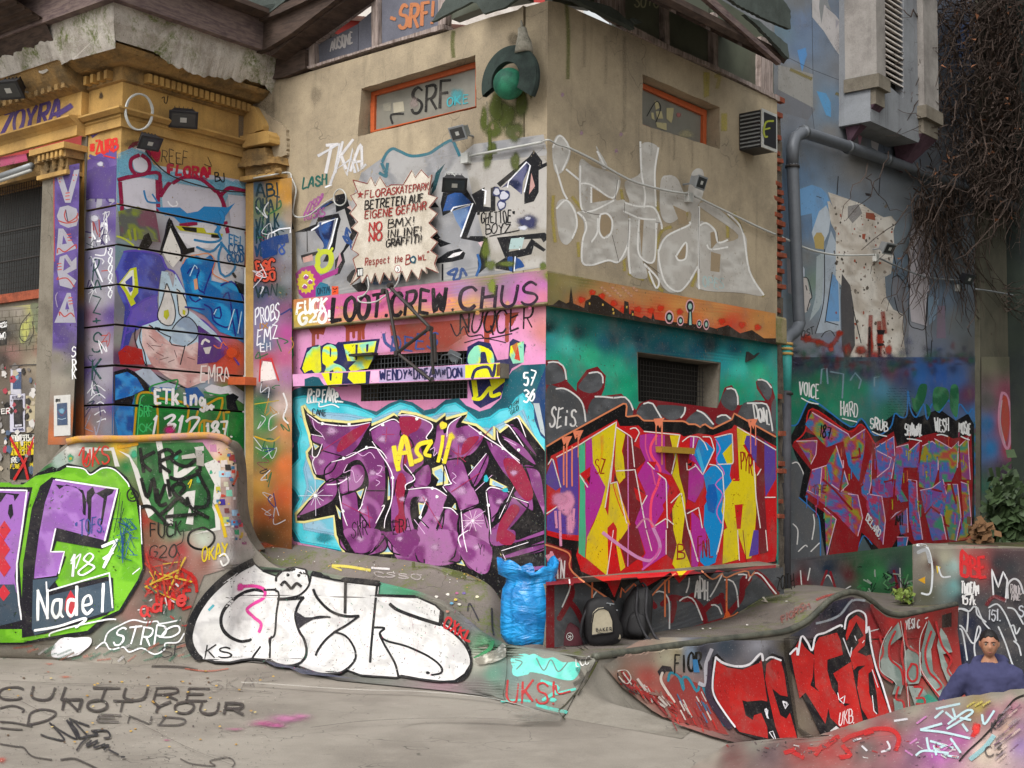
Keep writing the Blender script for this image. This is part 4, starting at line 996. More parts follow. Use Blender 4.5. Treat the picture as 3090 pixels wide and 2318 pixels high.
# W2 upper: silver outlined letters with pale yellow glow
U=Art('silver_lettering','W2','B3',bld,'weathered silver block letters with thin white edges')
YG='c0ae4c'; SV='bdb9b2'
for q in ['74.5 25 74 42 76 64','90 26 100 38','131 20 133 32','160 30 162 38','174 34 185 37 184 48','133 70 134 88','137 90 150 95','195 35 194.5 52','154.5 88 156 96 166 105','159 76 164 56 173 51','194 90 190 101','95 64 96 76','225 40 233 56','235 88 250 109','220 42 220 60']: U.line(YG,26,q,a=.55,soft=14)
for q in ['77 33 85 28 93 36 94 50 90 62 84 66 79 58','96.5 -4 108 1 130 10 126.5 28 134 29 137 43 138 70 129 81 120 79 104 83 98.5 80 99 65 100 48 94.5 39 105 37 97 34','134 14 147 6 148 -18 162 -15 159 6 160 33 165 52 162 48 160 70 158 80 149 79 152 86 152 94 139 91 136 70 138 44 133 38 133 30 138 30','164 13 170 8 178 11 185 26 195 33 194 84 187 99 179 105 170 105 162 93 162 70 169 58 187 50 188 38 172 48 164 40','196.5 34 208 33 233 56 236 70 238 90 250 108 230 106 196 103 195.5 90 196 50 202 48 210 54 212 64 229 58','73.5 -16 80 -26 89 -13 83 4 76 5','110 -16 114 -10 120 1 115 2','190 6 199 4 200 20 195 33 186 33']: U.fill(SV,q,a=.9,smooth=True,g=14,noisecol=['b0aba4','cac7c1','bcb7b0'])
for q in ['106 18 124 28 107 31','113 42 119 40 124 47 122 56 116 60 112 52','146 44 150 44 148 76 147 60','176.5 75 183 65 185.5 64 184.5 78 180 79','205.5 56 210 54.5 211 64 206 70','206 72 214 74 213 89 205.5 88','174 33 185 38 187 48 179 49 178 43']: U.fill('9c8a70',q,smooth=False)
for q in ['97 0 97.5 34 106 38 125 29','97 15 106 16 124 27 129 12','106 18 106 31','94.5 39 100 44 102 52 99 62 98.5 80 106 83 120 79 129 80 137 64 138 44','111.5 44 111 56 106 64','113 41 119 40 123.5 46 122.5 56 117 60.5 113 56 112.5 48 113.5 41','134 31 145 34 158 35 164 47 165 53','133 38 147 44 160 45','147 -20 148 6 151 24 150 35','162 -15 159 6 160 34','138 46 137 70 138.5 90','146 45 145 70 150 79 158 80 160 64 160 48','162 70 163 82 168 98 178 105 186 99 195 84','162 72 169 59 187 50 188 47','176.5 76 185 64 185 77 179 79 176.5 75','196 34 195.5 90 196 103','196.5 50 202 48 209 54 212 64 220 62','202.5 66 206 70 220 68','220 40 232 54 238 88 250 108','77 36 85 29 92 38 94 50 90 61','74 -15 80 -25 88 -13 82 4','111 -12 118 2','150 82 162 95 160 102 154 88','85 3 96 12','76 -1 82 20 86 28']: U.line('e8e6e2',15,q,a=.95,soft=3)
for q in ['97.5 37 106 40 113 41','123.5 58 129 80','134 31 133.5 39','150 80 163 90','195.5 35 196 86','164 48 160 47','137.5 45 136.5 68','211 55 212 64','128 12 126 28','233 56 230 47']: U.line('4a4038',4,q,a=.8)
for i in range(60):
    x=980+(i*137)%1300; y=0+(i*211)%950; U.line('c8c4bc',4,[x,y,x+3,y+14],a=.5)
U.fill('c2b43c',dy('199.5 60 205 60.5 204.5 80 200 82',0),tile='A3',a=.5); U.line('c2b43c',50,'217 95 217 109',tile='A3',a=.5,soft=14); U.line('c2b43c',30,'209 64 213 64 211 74',tile='A3',a=.45,soft=10)
for x,y in ((820,790),(1310,1120),(1270,1260),(980,1110)): U.blob('b48ab4',x,y,26,34,a=.5,tile='A3')
U.text('b8d4d4',9,'OPES',(1985,1010),(2170,1030),90,a=.7); U.line('66702c',30,'85.5 4 87 30 86.5 66',tile='A3',a=.55,soft=22)
for x,y0,y1,w_ in [(1335,300,1100,34),(1180,300,700,26),(1000,100,560,30),(1560,1060,1300,18),(1750,1120,1340,20),(1900,1180,1400,18),(1650,1080,1250,14)]: U.line('4a443c',w_,[x,y0,x+6,(y0+y1)/2,x,y1],tile='A3',a=.35,soft=22)
U.build()
# ================================================================ W1 lower storey
A=Art('pink_mural','W1','C2',bld,'pink wall with rust red patches and drips')
holeL='80.5 20.5 169 16 169 56 80 58.5'
A.fill('c98ab2','21.5 -6 234.5 -24 234.5 264 210 264 162 220 21.5 190',holes=[holeL],fn=idw('C2',[(260,50,'cf8fb8'),(600,40,'cb86b4'),(250,300,'c984b0'),(1000,100,'d08fbb'),(1150,100,'8c4036'),(1400,60,'8e4436'),(1500,120,'8a3f34'),(1620,60,'a3605a'),(1800,150,'d78fbd'),(2000,60,'d48ab8'),(2150,150,'d893bd'),(2330,0,'c07a78'),(1700,500,'cd8aba'),(760,180,'c27ea8'),(1900,600,'c98ab0'),(2250,250,'d08ab4')],var=.06),g=9)
A.fill('8a3c30','104 -5 156 -9 166 -4 164 6 152 14 113 17 106 8'); A.fill('8f4334','154 -9 172 -11 170 2 160 6')
for x,y,l,w_ in [(405,-30,250,30),(440,-30,90,20),(690,-50,300,34),(740,-50,100,26),(790,-60,260,34),(820,-60,120,24),(1850,-100,260,46),(2020,-120,200,34)]: A.drip('93402e',x,y,l,w_)
A.fill('93402e','34 -6 52 -7 49 3 44 2 40 4'); A.fill('93402e','64 -7 85 -8 83 -1 70 1')
A.fill('93402e','180 -13 196 -14 192 0 185 4'); A.fill('93402e','199 -15 212 -16 206 -4')
A.line('38528c',24,'99 2 101 10 110 15 106 4',a=.8,soft=6)
A.text('35508f',17,'DEES',(1040,170),(1450,140),130,a=.75)
NV='1e2150'; YL='d8d614'; MN='86cfb0'
A.fill(NV,'30 30 35 14 44 11 47 12 52 9.5 59 11 61 9 64 9 96 6 93 20 90 25 84 31 79 33 70 34 69 46 60 46 50 47 44 44 34 38 29 31')
A.fill(YL,'31 31 35 18 40 13 44 13 46 11 47 33 43 36 39 32 36 33 33 35',noisecol=[YL,YL,'b5d648',MN],g=8)
A.fill(YL,'48 16 50 12 56 11 60 15 60 23 57 26 64 29 68 34 66 44 54 46 48 40 51 30 48 26',smooth=True,noisecol=[YL,MN,YL,MN],g=8)
A.fill(NV,'54 13 55.5 15 55 21.5 54 21'); A.fill(NV,'54 33 57 32 58 38 54.5 39')
A.fill(YL,'65.5 11 93 8 90 23 86 31 79 32 72 34 70 31 76 25 69 25',noisecol=[YL,YL,MN,YL],g=8); A.fill(NV,'75.5 11 77.5 11 77 24 75.5 24'); A.fill(NV,'84.5 11 86.5 10.5 86 17 84.5 17')
A.fill(NV,'169 13 178 8 188 10 194 24 203 23 204 9 207 6 218 11 215 26 206 31 201 42 196 56 188 60 180 64 174 60 170 44 168 25')
A.fill(YL,'170 19 176 12 183 13 190 18 191 27 186 26 184 18 180 18 179 27 170 27',smooth=True,noisecol=[YL,YL,MN],g=8)
A.fill(YL,'172 40 176 37 178 54 174 56'); A.fill(YL,'187 39 190 50 200 42 201 29 197 29 196 40'); A.fill(YL,'205 12 216 8 216 26 207 27 204 20',noisecol=[YL,YL,MN],g=8)
A.line(YL,30,'173.5 56 180 56 188 47 189 54 196 52'); A.fill('b96b28','206 12 211 9 209 20')
A.fill('c23a22','211 11 213 25 208 23')
A.line('1d1520',12,'155 -6 160 4 166 -4 170 4 180 3 185 6 206 2',a=.9); A.line('1d1520',9,'166.5 9.5 180 6 190 7 201 9.5')
A.text('1d1218',15,'NUQCER',(1600,30),(2230,-20),190,up=(20,-190),tile='C2')
A.text(NV,8,'||||',(2270,230),(2340,210),60)
A.build()
A=Art('green_column_paint','W1','C2',bld)
A.fill('b8477a','11 -6 23 -7 24 46 22.5 70 23.5 130 24 172 15 170 12 46',fn=idw('C2',[(200,60,'20a24c'),(220,180,'1f9c48'),(140,100,'b8407e'),(150,300,'c0509a'),(170,420,'7a3f6a'),(150,560,'c05a5a'),(170,800,'c07840'),(190,1000,'7c8c3a'),(160,1300,'bf5a28'),(180,1500,'8a4a22'),(170,1650,'6a3f22'),(230,300,'c7a06a')]),g=8)
A.fill('18a04a','19 -2 23 -6 24 20 21 27 16 13')
A.build()
A=Art('cloud_mural','W1','C2',bld,'teal clouds over turquoise behind purple letters')
TL='17505e'; CY='38b6c8'
A.fill(TL,'18 56 22 51 25 48 33 46 33 40 40 37 45 38 50 45 60 50 64 57 76 60 82 64 93 67 104 60 113 57 123 59 133 66 142 64 151 57 162 56 168 62 179 67 188 64 197 56 200 42 206 33 214 28 234.5 27 234.5 266 198 225 120 195 60 183 24 175 20 160 18 148 22 139 23 134 20 130 14 126 12.5 118 15 108 20 102 24 96 22 86 19 78 18.5 68',noisecol=['154a58','1a5866'],g=12)
A.fill(CY,'24.5 56 33 54 44 56 56 60 70 62 82 66 93 71 104 64 113 60 123 63 132 71 142 69 150 62 159 60 166 65 177 74 188 72 196 66 204 64 210 56 215 52 223 62 234.5 90 234.5 170 224 230 190 220 130 195 80 185 30 176 23.5 165 24 150 30 140 26 133 18 125 17 118 23 113 29 106 28 94 30 85 26 74 24 64',noisecol=['33aec2','46bccb','5fc3d2'],soft=16,g=12)
A.fill('8fb6cf','30 64 42 68 70 70 90 74 106 68 118 66 133 74 148 69 162 68 174 80 188 82 200 76 215 66 234.5 110 234.5 170 200 210 100 195 60 170 33 165 30 150 36 130 33 115 39 90 34 76',a=.8,noisecol=['8fb6cf','9cc0d6','6fb9cf'],soft=24,g=12)
A.fill('1a3a66','224 56 234.5 30 234.5 90 230 87 225 74'); A.fill('a9b3b8','224 60 229 60 233 80 234.5 88 230 84')
A.build()
A=Art('purple_lettering','W1','C2',bld,'large interlocking purple letters outlined black with a pale yellow halo')
HL='d9d08a'; BK='0e0b10'
SH=['32 62.5 36 68 47 75 70 77 89 74.5 89 79 100 74.5 108 70 111 72 114 68 126 70 143 76 151 70 151 74 169 69 164 76 176 79 190 90 192.5 91 192.5 80 196 85 204 79 201 77 211 71.5 234.5 100 234.5 262 224 246 210 240 196 232 180 233 164 220 150 215 130 210 105 201 90 203 70 190 60 170 58 153 33 158 27 158 26.5 153 53 125 43 122 37 106 36 101 40 96 38 86 34.5 75']
m_=A
for q in SH:
    A.fill(HL,catmull(P('C2',q),1,True),raw=True,soft=0) ; A.line(HL,14,np.vstack([P('C2',q),P('C2',q)[:1]]),raw=True,smooth=False,soft=3)
    A.fill(BK,q)
# gaps where sky blue shows through
for q in ['139.5 114.5 148 111 153 123 153 127 143 129 145 124 140 119','188 122.5 203 130 199 132 187.5 128','76 134 83 131 80 140','40 93 45.5 96 42 99','128 143 134 144 129 153','156 147 159 143 160 149','172 111 175 114 172.5 115','103 120 104.5 123 105 140 102.5 141','59 145 63 150 68 160 62 156','100 169 110 186 96 186 94 180','162 187 168 196 156 193','196 185 209 199 204 200']:
    A.fill(HL,P('C2',q),raw=True); c0=P('C2',q).mean(0); A.fill('8fb6cf',c0+(P('C2',q)-c0)*.68,raw=True)
PP=['763470','854480','672a62','90528a','6e2c66','9c6296']
V='x'
body=['35.5 69 47 76.5 70 79 88 76 84 85 78 96 70 104 62 106 56 117 43 120 39 109 37 103 44 104 48 96 40 92 39.5 86 48 88 40 80','28 153 51 126 60 124 62 129 56 142 33 153',
 '56 109 70 105 86 98 96 99 100 106 101 133 96 156 88 169 80 164 81 140 86 129 85 118 79 108 70 111 64 120 52 126 50 116','60 123 70 122 72 113 80 111 84 118 80 130 64 136','64 137 76 134 79 150 84 158 90 170 82 188 74 184 65 164',
 '88 83 100 76 107 74 116 78 113 86 120 88 124 96 118 100 116 114 123 120 125 126 118 130 116 150 118 164 106 168 105 130 101 110 96 98 90 92',
 '111 70 124 70.5 140 78 135 90 131 96 133 110 123 119 117 110 120 96 113 86 116 78','143 79 149 74 150 85 154 78 164 71 160 80 170 78 183 87 174 102 160 106 149 106 140 98 142 90','126 116 137 111 139 125 133 131 124 129',
 '120 132 140 130 152 137 150 145 149 160 144 173 133 180 127 164 135 150 135 141 124 139 122 150 125 164 133 186 130 206 115 196 106 176','150 108 164 107 170 120 174 129 179 144 164 150 159 140 149 129 155 127','170 120 185 102 187 110 180 125 174 130',
 '184 90 196 96 213 108 220 120 224 140 223 150 208 137 210 130 199 118 188 100','185 132 194 130 204 136 198 144 190 160 188 150','206 138 220 144 213 156 200 170 190 180 188 166 198 156','164 152 179 147 186 156 189 170 190 186 186 198 170 198 164 180','145 160 151 148 162 152 161 164 164 190 156 192 148 188 140 180',
 '195 85 215 95 226 109 224 111 210 100','205 79 213 82 228 104 220 98','211 73 218 85 228 101 224 96','62 170 72 186 86 185 96 170 96 166 102 169 90 184 76 187 64 180','100 170 113 185 120 187 106 184','216 113 230 118 234.5 150 234.5 156 226 138','190 190 210 183 234.5 174 234.5 183 199 190','201 185 233 177 234 181 201 190','205 198 234 195 234 198.5 206 202','66 190 78 185 90 184 96 170 102 172 100 183 82 188','126 185 156 190 160 174 164 190 148 196 130 193']
for i,q in enumerate(body): A.fill('7c3a74',q,smooth=True,noisecol=[PP[(i+k)%6] for k in range(3)],g=7,nsc=.014)
low=['66 166 78 164 96 166 95 176 86 184 76 184 70 176','100 168 118 166 128 166 129 177 118 188 111 184 104 174','129 166 158 166 161 174 157 188 148 193 130 189 126 184 130 174','164 169 188 178 189 193 185 202 176 200 164 187','190 166 208 166 210 174 220 171 234.5 166 234.5 169 193 179']
for q in body: A.line(BK,12,q+' '+' '.join(q.split()[:2]))
for i,q in enumerate(low): A.fill('7c3a74',q,smooth=True,noisecol=[PP[(i+k+1)%6] for k in range(3)],g=7,nsc=.014)
for q in ['87 77 82 85 74 93 64 100 60 99 64 90 74 82','113 72 130 73 128 82 120 87 123 96 118 100 116 112 119 106 117 90 114 83','113 118 118 124 116 144 118 164 110 168 109 156 112 150 109 130','200 106 213 110 223 130 223 140 215 139 202 118','206 145 213 148 206 160 194 176 196 160','196 164 209 170 206 178 196 176','168 90 179 88 170 100 164 102']: A.fill('8f1d3e',q,smooth=True,a=.9)
for x,y,r_ in [(560,830,90),(980,900,70),(1640,900,80),(900,1180,60),(700,1230,60),(1150,1400,50),(1640,1330,90),(1320,1400,80),(1700,1600,70),(1960,1420,60),(820,1500,60),(470,1090,60),(2080,1180,60),(1440,1560,60),(800,1730,60),(1420,1800,70),(1770,1800,60),(1130,1730,50)]: A.blob('c9a0c6',x,y,r_,r_*.8,a=.65,core=.2)
for q in ['35.5 69 42 74 48 77 70 79 88 76','56 109 70 105 86 97 96 99 102 106','90 92 96 101 104 113 107 123 106 142 101 156 100 164','88 83 90 81 106 73.5 112 76','111 70 112 70 124 70.5 140 78 135 88 136 90','152 88 154 78 164 71','170 78 184 88 198 97 213 108','148 106 154 124 156 127 149 129 152 134','117 111 124 120 125 124 118 128 118 132','120 132 140 130.5 152 137','185 133 190 130 204 134','170 120 185 102','52 128 62 127 70 122','85 130 80 148','61 129 65 150 69 162','185 134 187 150 189 169','206 138 220 143','40 96 40 104 44 104 48 94','135 140 130 155 134 162','149 147 156 148 161 153','98 146 100 146 93 160','208 73 212 73 218 88','201 78 205 80 216 96','194 83 197 94 213 110','39 86 49 88','208 130 196 156','164 149 166 170 169 184','82 144 78 150','42 105 40 110 43 119','164 180 162 172 170 166','198 183 220 176','199 186 201 190']: A.line('efe4ee',9,q,taper=.5)
for q in ['48 99.5 64 104','69 115 70 134','60 123 62 137','85 133 100 133','108 137 110 124','122 120 133 111','188 99 174 129','140 104 156 104','213 108 214 111','179 144 164 150','190 156 208 137','150 108 149 129','178 130 186 164','144 166 150 150','106 159 113 159','129 156 137 164','62 160 65 174']: A.line(BK,9,q,smooth=False)
for q in ['47 100 70 85','166 106 190 80','98 86 108 86','102 80 101 92','162 95 161 111','156 99 168 109','64 143 90 156','86 146 88 164','148 164 132 138','156 134 180 118','165 103 158 101']: A.line('a32050',5,q,smooth=False)
for q in ['40 74 42 81 47 85 50 90','68 104 76 101 82 104 88 101 92 106','94 112 98 113 96 118 93 119 98 121','93 124 96 126 93 129','157 118 160 121 157 124 160 127','138 99 142 97 141 104 144 101','69 111 66 118 73 116 76 126 82 120','189 93 190 96','176 133 190 120','210 95 200 90','166 166 175 156 184 150','169 160 183 160','125 157 134 169']: A.line('dcb6dc',5,q)
for a_ in range(12): A.line('e6e0ee',4,[425,1370,425+110*math.cos(a_*.52)*(1.3 if a_%3==0 else .7),1370+130*math.sin(a_*.52)*(1.3 if a_%3==0 else .7)],smooth=False,a=.9)
for a_ in range(10): A.line('f0d4e8',4,[1740,1580,1740+90*math.cos(a_*.63),1580+90*math.sin(a_*.63)],smooth=False,a=.8)
A.blob('ffffff',425,1370,26,a=.9); A.blob('f4dcec',1740,1580,22,a=.9)
for x,y in [(705,775),(483,770),(850,970),(660,1060),(985,780),(1270,730),(1800,850),(1990,975),(2120,990),(1440,1380),(1400,1310),(1300,1550),(655,1500),(1870,1450),(1070,1220)]: A.blob('ffffff',x,y,18,a=.95,core=.5)
A.line('e6cf2e',36,'108 96 110 108 112 116',soft=8); A.line('e6cf2e',38,'111 112 115 92 118 90 123 112',soft=8); A.line('e6cf2e',30,'111 102 120 101',soft=6); A.line('e6cf2e',32,'140 92 130 94 127 100 131 106 125 109',soft=8); A.line('e6cf2e',26,'139 93 134 102 139 104',soft=6); A.line('e6cf2e',26,'149 87 148 96 145 109',soft=5); A.blob('e9d238',1490,785,38,a=1,core=.7); A.line('e6cf2e',30,'156 86 154 94 150 110',soft=8,a=.9); A.blob('e6d23a',1560,880,50,60,a=.7)
A.text('f0f0f0',15,'RiP.FARe...',(350,590),(660,590),90,up=(8,-110)); A.line('f0f0f0',10,'36 60 45 59 46 63 56 61 62 63.5',a=.9); A.text('1c1c20',7,'CANE',(395,700),(520,705),55); A.text('f2f2f2',14,'57',(2150,450),(2260,440),110); A.text('f2f2f2',14,'36',(2150,590),(2260,585),110)
A.text('11383c',5,'STEPH',(2030,670),(2120,600),40); A.text('11383c',5,'GED',(2050,700),(2120,650),35); A.text('160e14',7,'SKR',(720,1720),(860,1700),120,tile='C2'); A.text('160e14',7,'ERA',(1060,1690),(1220,1660),110); A.text('160e14',6,'Y!',(1780,1870),(1840,1870),90); A.blob('2aa9b8',1850,1230,26,40,a=.9,core=.6); A.blob('2aa9b8',2010,1325,34,24,a=.9,core=.6)
A.blob('2a7c88',500,1720,130,70,a=.6)
A.build()
# the boxed beam across the low opening
A=Art('beam_lettering','BAND','C2',bld,'yellow, navy and pink paint with the word row WENDY DREAM DON')
A.fill('c98ab8','23 36 196 26 196 39 140 41.5 23.5 46',noisecol=['c584b4','d69ac4'],g=12)
A.fill('17505e','33 40 40 37.5 45 38.5 48 43 50 45.5 33 46'); A.fill(YL,'47 35 67 34.5 64 44 52 45'); A.fill(NV,'53.5 35 56 35 55.5 41.5 54 41'); A.fill(NV,'65 34.5 88 33 87 43.5 64 44'); A.fill(YL,'70 34 84 33.5 84 43 74 43.5 69 39'); A.fill('9d97c4','96 32 167 28 167 39.5 95 42.5',noisecol=['9d97c4','b8a4cc'],g=12); A.fill('e0b0d0','88.5 33 95 32.5 95 42.5 88.5 43')
A.text(NV,13,'WENDY*DREAM*DON',(955,408),(1650,380),80)
A.fill(YL,'167 28 196 26.5 196 38 167 39'); A.line(NV,26,'173 39 176 32 186 30 190 37.5 192 28'); A.fill('6a4a20','193.5 27.5 196 27 196 37 193 37.5')
A.build()
# ledge
A=Art('ledge_lettering','L1','B2',bld,'black crew letters on a magenta and yellow sprayed ledge')
A.fill('b84a92','50 112 270 86 270 113 52 135',fn=idw('B2',[(560,1150,'c07a4a'),(540,1250,'b8a040'),(640,1290,'c8b04a'),(800,1180,'c04a90'),(1000,1150,'b84a98'),(1000,1290,'c8a04c'),(1200,1180,'c2549c'),(1240,1260,'c86a6a'),(1450,1100,'ad4e92'),(1500,1240,'ccaa50'),(1700,1080,'b04a90'),(1840,1150,'d08a50'),(1900,1050,'9a76a8'),(2000,1180,'c89a58'),(2150,1020,'8a5a90'),(2150,960,'7d8040'),(2300,960,'8a6a88'),(2400,1040,'b062a4'),(2600,980,'b86aa8'),(2600,1100,'c4748e'),(2640,930,'6c7430')],var=.12),g=9)
for i in range(26): A.blob(random.choice(['e0699a','e8b060','d87ab0','c8b450']),random.uniform(750,2600),1240-(random.random()*130)-0,random.uniform(14,40),a=.5)
A.text('191318',34,'LOOT.CREW',(810,1300),(1790,1215),190,up=(15,-190),jit=.04); A.text('2a1c2c',30,'.CHUS',(1800,1215),(2560,1150),170,up=(10,-180),a=.9,jit=.05)
A.blob('7c8a2c',2170,1010,60,110,a=.7); A.blob('8a9030',2650,920,60,60,a=.6)
A.text('f0efe6',22,'FUCK',(530,1240),(790,1200),90,up=(5,-100)); A.text('f0efe6',22,'G20!',(550,1330),(830,1290),90,up=(5,-90))
A.build()
# ================================================================ W1 upper: grey,blue and black piece,tags
A=Art('blue_lettering','W1','B2',bld,'sharp grey letters with black and blue edges above the mossy ledge')
A.fill('8f9094','53 56 64 52 70 38 82 33 88 24 100 30 108 6 125 -6 133 -14 150 -7 164 -9 184 -21 192 -10 202 -18 260 -26 264 -6 264 84 221 90.5 150 100 56 111 54 80',noisecol=['8c8d91','98989b','85868a','a2a1a1'],a=.93,g=12,nsc=.009)
A.fill('8b8378','195 -2 264 -9 264 84 220 88 210 62',noisecol=['aca8a2','a09b92','b5b1ac'],a=.8,g=12,nsc=.009)
for q in ['125.5 -3 129 -10 134 -14 140 -12 150 -8 164 -10 172 -15 183 -21 187 -15 190 -8','125 -2 127 3 129 9 123 6','130 -2 129 6']: A.line('2f6f80',24,q,a=.75,soft=4)
BK2='15161a'
for q in ['86 25 95 23 100 40 106 54 100 64 93 73 94.5 80 90 90 86 92 86 79 93 70 100 56 94 36 87 39','64 40 83 29 87 30 70 39','56 54 70 49 72 43 89 40 91 45 88 56 86 70 80 80 76 80 84 64 87 44 72 47 70 54 63 54.5 63.5 72 62.5 72 62.5 55 52 56','30 52 50 46 52 53 40 54 28 60','57.5 75 71.5 71.5 72 74 59 78 59 81','170 14 164 23 173 35 165 35 164 20 170 10 173 -1','176 23 183 16 196 20 204 33 200 24 211 18 210 34 216 35 216 19 220 17 220 38 204 39 196 60 213.5 60 213 84 206 90 205 80 209 64 191 61 199 32 188 36 176 42 174 32','165 48 174 60 168 64 164 56','180 64 170 60 169 62 174 68 183 65','168 80 180 72 190 69 195 73 193 78 184 80 170 82','214 22 260 -15 259 -14','96 93 100 88 103 86 105 90 100 96 101 100 96 96','100 100 110 96 116 108 106 106','175 82 176.5 82 176.5 96 175 96']: A.fill(BK2,q)
A.fill('16376e','69 53 86 43 83 58 78 72 76 64 70 56',noisecol=['173a78','284f8c','101f48'],g=8); A.fill('1a4078','24 64 34 60 47 54 50 56 40 62 40 74 30 78 24 76',noisecol=['173a78','284f8c'],g=8); A.fill('142c5c','180 25 190 21 200 31 183 37 176 38',noisecol=['132a58','2a5290'],g=8); A.fill('1c4788','184 38 200 33 193 56 187 46',noisecol=['1c4788','6a86b0'],g=8); A.fill('183a70','64 39 85 29 76 36',a=.9)
for q in ['66.5 54 76 48 88 44 83 64 80 72','24 68 26 66 35 59 36 53 47 51 49 55','183 38 185 35 201 31.5 191 59','34 56 49 51','78 18 83 16','209 20 212 21 211 32']: A.line('e6e8ee',13,q,smooth=False)
A.fill('c89a90','59 77 67 74 68 79 60 81'); A.fill('b78c98','90 72 92 79 87 87'); A.fill('c9aab0','205.5 64 210 63 208 68'); A.fill('d7d3d6','180 77 185 73 193 71.5 190 74.5 183 77'); A.fill('c2a8a2','99 33 96 35 101 38'); A.line('2c4c84',20,'96 52 95 59 100 64 96 64 93 59',a=.8); A.line('2c4c84',16,'99 56 96 53 100 70',a=.8); A.line('2c4c84',22,'186 91 180 90 188 86 185 95 190 94 192 86 196 92',a=.7,soft=4); A.line('2c5a94',20,'205 74 207 83 204 92',a=.8,soft=4); A.line('2d4f86',18,'74 48 74 56 78 66 74 74',a=.8)
A.fill('1c4a52','170 6 178 -2 174 6 170 20 166 25',a=.8)
A.fill(BK2,'221 15 248 -7 252 -13 259 -4 259 -1 264 -3 264 0 256 4 256 22 252 30 244 32 244 19 248 0 240 4 224 18'); A.fill('242a50','231 13 247 -4 249 0 243 13 242 24 232 16 225 19',noisecol=['242a50','1a2140','5a5c7c'],g=7); A.line('dfe0e6',11,'230 18 231 13 246 -3 249 0 244 22',smooth=False); A.fill('b28a84','250 6 253 17 248 24')
A.fill(BK2,'221 60 261 56 264 57 264 62 260 64 258 61 235 62 231 72 245 69 250 61 262 70 260 72 252 67 250 74 233 78 232 88 220 86 220 82 228 77'); A.line(BK2,24,'199 60 211 60',smooth=False)
A.line('e6e4e6',10,'235 62 241 60 240 70',smooth=False); A.fill('b08a7c','233 61 244 60 242 69 231 70',noisecol=['b08a7c','9ab0b0'],g=8); A.fill('1c4480','230 77 234 76 240 78 244 84 238 86 232 88',smooth=True,a=.9); A.line(BK2,12,'235 76 234.5 89'); A.line('dfe3ea',8,'236.5 76 235.5 88')
for x,y,rx,ry in [(2270,250,60,60),(2210,220,40,50),(2250,330,45,50)]:
    A.blob('2c3460',x,y,rx,ry,a=.9,core=.75); A.blob('b8b8c4',x,y,rx*.7,ry*.65,a=1,core=.8)
A.blob('262c58',2470,470,130,90,a=.9); A.blob('c6c8d2',2430,520,60,30,a=.9); A.blob('b8bac8',2470,440,40,24,a=.8)
A.text('141416',11,'"GHETTOE"',(2040,490),(2370,470),100); A.text('141416',10,'BOYZ',(2110,570),(2330,560),80); A.line('141416',8,'215 59 225 57 240 54')
for x,y,a_,b_ in ((2120,700,60,140),(2160,830,80,70),(2300,820,120,40),(2600,840,60,60),(2130,-40,60,120)): A.blob('5a6628',x,y,a_,b_,a=.75)
A.text('1c5a52',15,'LASH',(580,195),(795,160),80,up=(6,-90)); A.text('d6d4d6',24,'TKA',(720,60),(1080,40),240,up=(60,-230),a=.8,soft=4); A.line('d0d0d4',24,'72 -8 90 -18 86 4 100 -6 103 6',a=.75,soft=5,smooth=False); A.line('d0d0d4',22,'82 16 90 -6 96 8 101 -14 106 5 112 -1',a=.7,soft=5,smooth=False)
for i in range(4): A.line('b25ca4',14,[600+i*40,420-i*30,660+i*30,300-i*20,700+i*20,340-i*30,760,260-i*10],a=.6,soft=4)
A.text('b25ca4',12,'ROSKS',(600,460),(780,420),70,a=.7)
A.fill('9c2f80','53 90 58 85 68 83 74 92 89 85 88 90 76 95 72 104 70 110 60 110.5 56 107 54 98',smooth=False); A.fill('c7b432',P('B2',[v for t in range(28) for v in (620+(80 if t%2 else 66)*math.cos(t*.2244),970+(104 if t%2 else 86)*math.sin(t*.2244))]),raw=True)
for x,y,r_ in ((620,930,26),(655,970,24),(610,1010,24)): A.blob('a03a90',x,y,r_,core=.7); A.line('efe9ee',7,[x-20,y,x-4,y-20,x+16,y-8])
A.line('b8c230',44,'72 82 72 76 76 72 82 73 83 80 80 86 74 88 71 83',smooth=True); A.line('b8c230',20,'74 72 72 70'); A.line('b8c230',20,'82 72 84 69')
A.fill('2c6c86','70 102 74 97 80 99 83 104 82 109 70 110.5',smooth=False); A.text('173a50',8,'ONTM',(712,1075),(820,1060),50); A.fill('d8502c','83.5 100.5 89 100.5 89 108 83.5 108.5'); A.line('3a1410',7,'84.5 102.5 86 103.5'); A.line('3a1410',7,'88 102 86.5 103.5'); A.line('3a1410',6,'85 106 86 105 87 105.5')
A.text('1f5a8c',20,'BY',(1150,1000),(1500,960),100,a=.5,soft=6)
# moss and soot under the saucer lamp
A.tile='A3'
for x,y,a_,b_ in ((350,960,130,180),(270,900,90,200),(480,850,80,220),(420,1100,120,120),(250,1080,100,120),(560,740,40,120),(430,1350,60,120),(240,1240,60,80),(170,1000,50,160)): A.blob('4c5620',x,y,a_,b_,a=.8,core=.45)
A.line('4c5620',26,'21.5 110 22 125 22.5 133',a=.8,soft=10); A.line('8c8676',14,'19 85 20 96 19.5 104',a=.5,soft=8); A.blob('30301c',440,780,80,70,a=.7); A.blob('8a7d62',240,1060,26,50,a=.7); A.blob('8a7d62',450,1120,40,40,a=.6)
A.blob('50483c',420,330,110,110,a=.5); A.line('5c6230',30,'185 26 184 36 185 48',tile='A2',a=.6,soft=16)
for x,y,a_,b_ in ((300,900,160,120),(700,800,90,160),(250,800,120,140)): A.blob('5f564a',x,y,a_,b_,a=.4,tile='A2')
A.build()
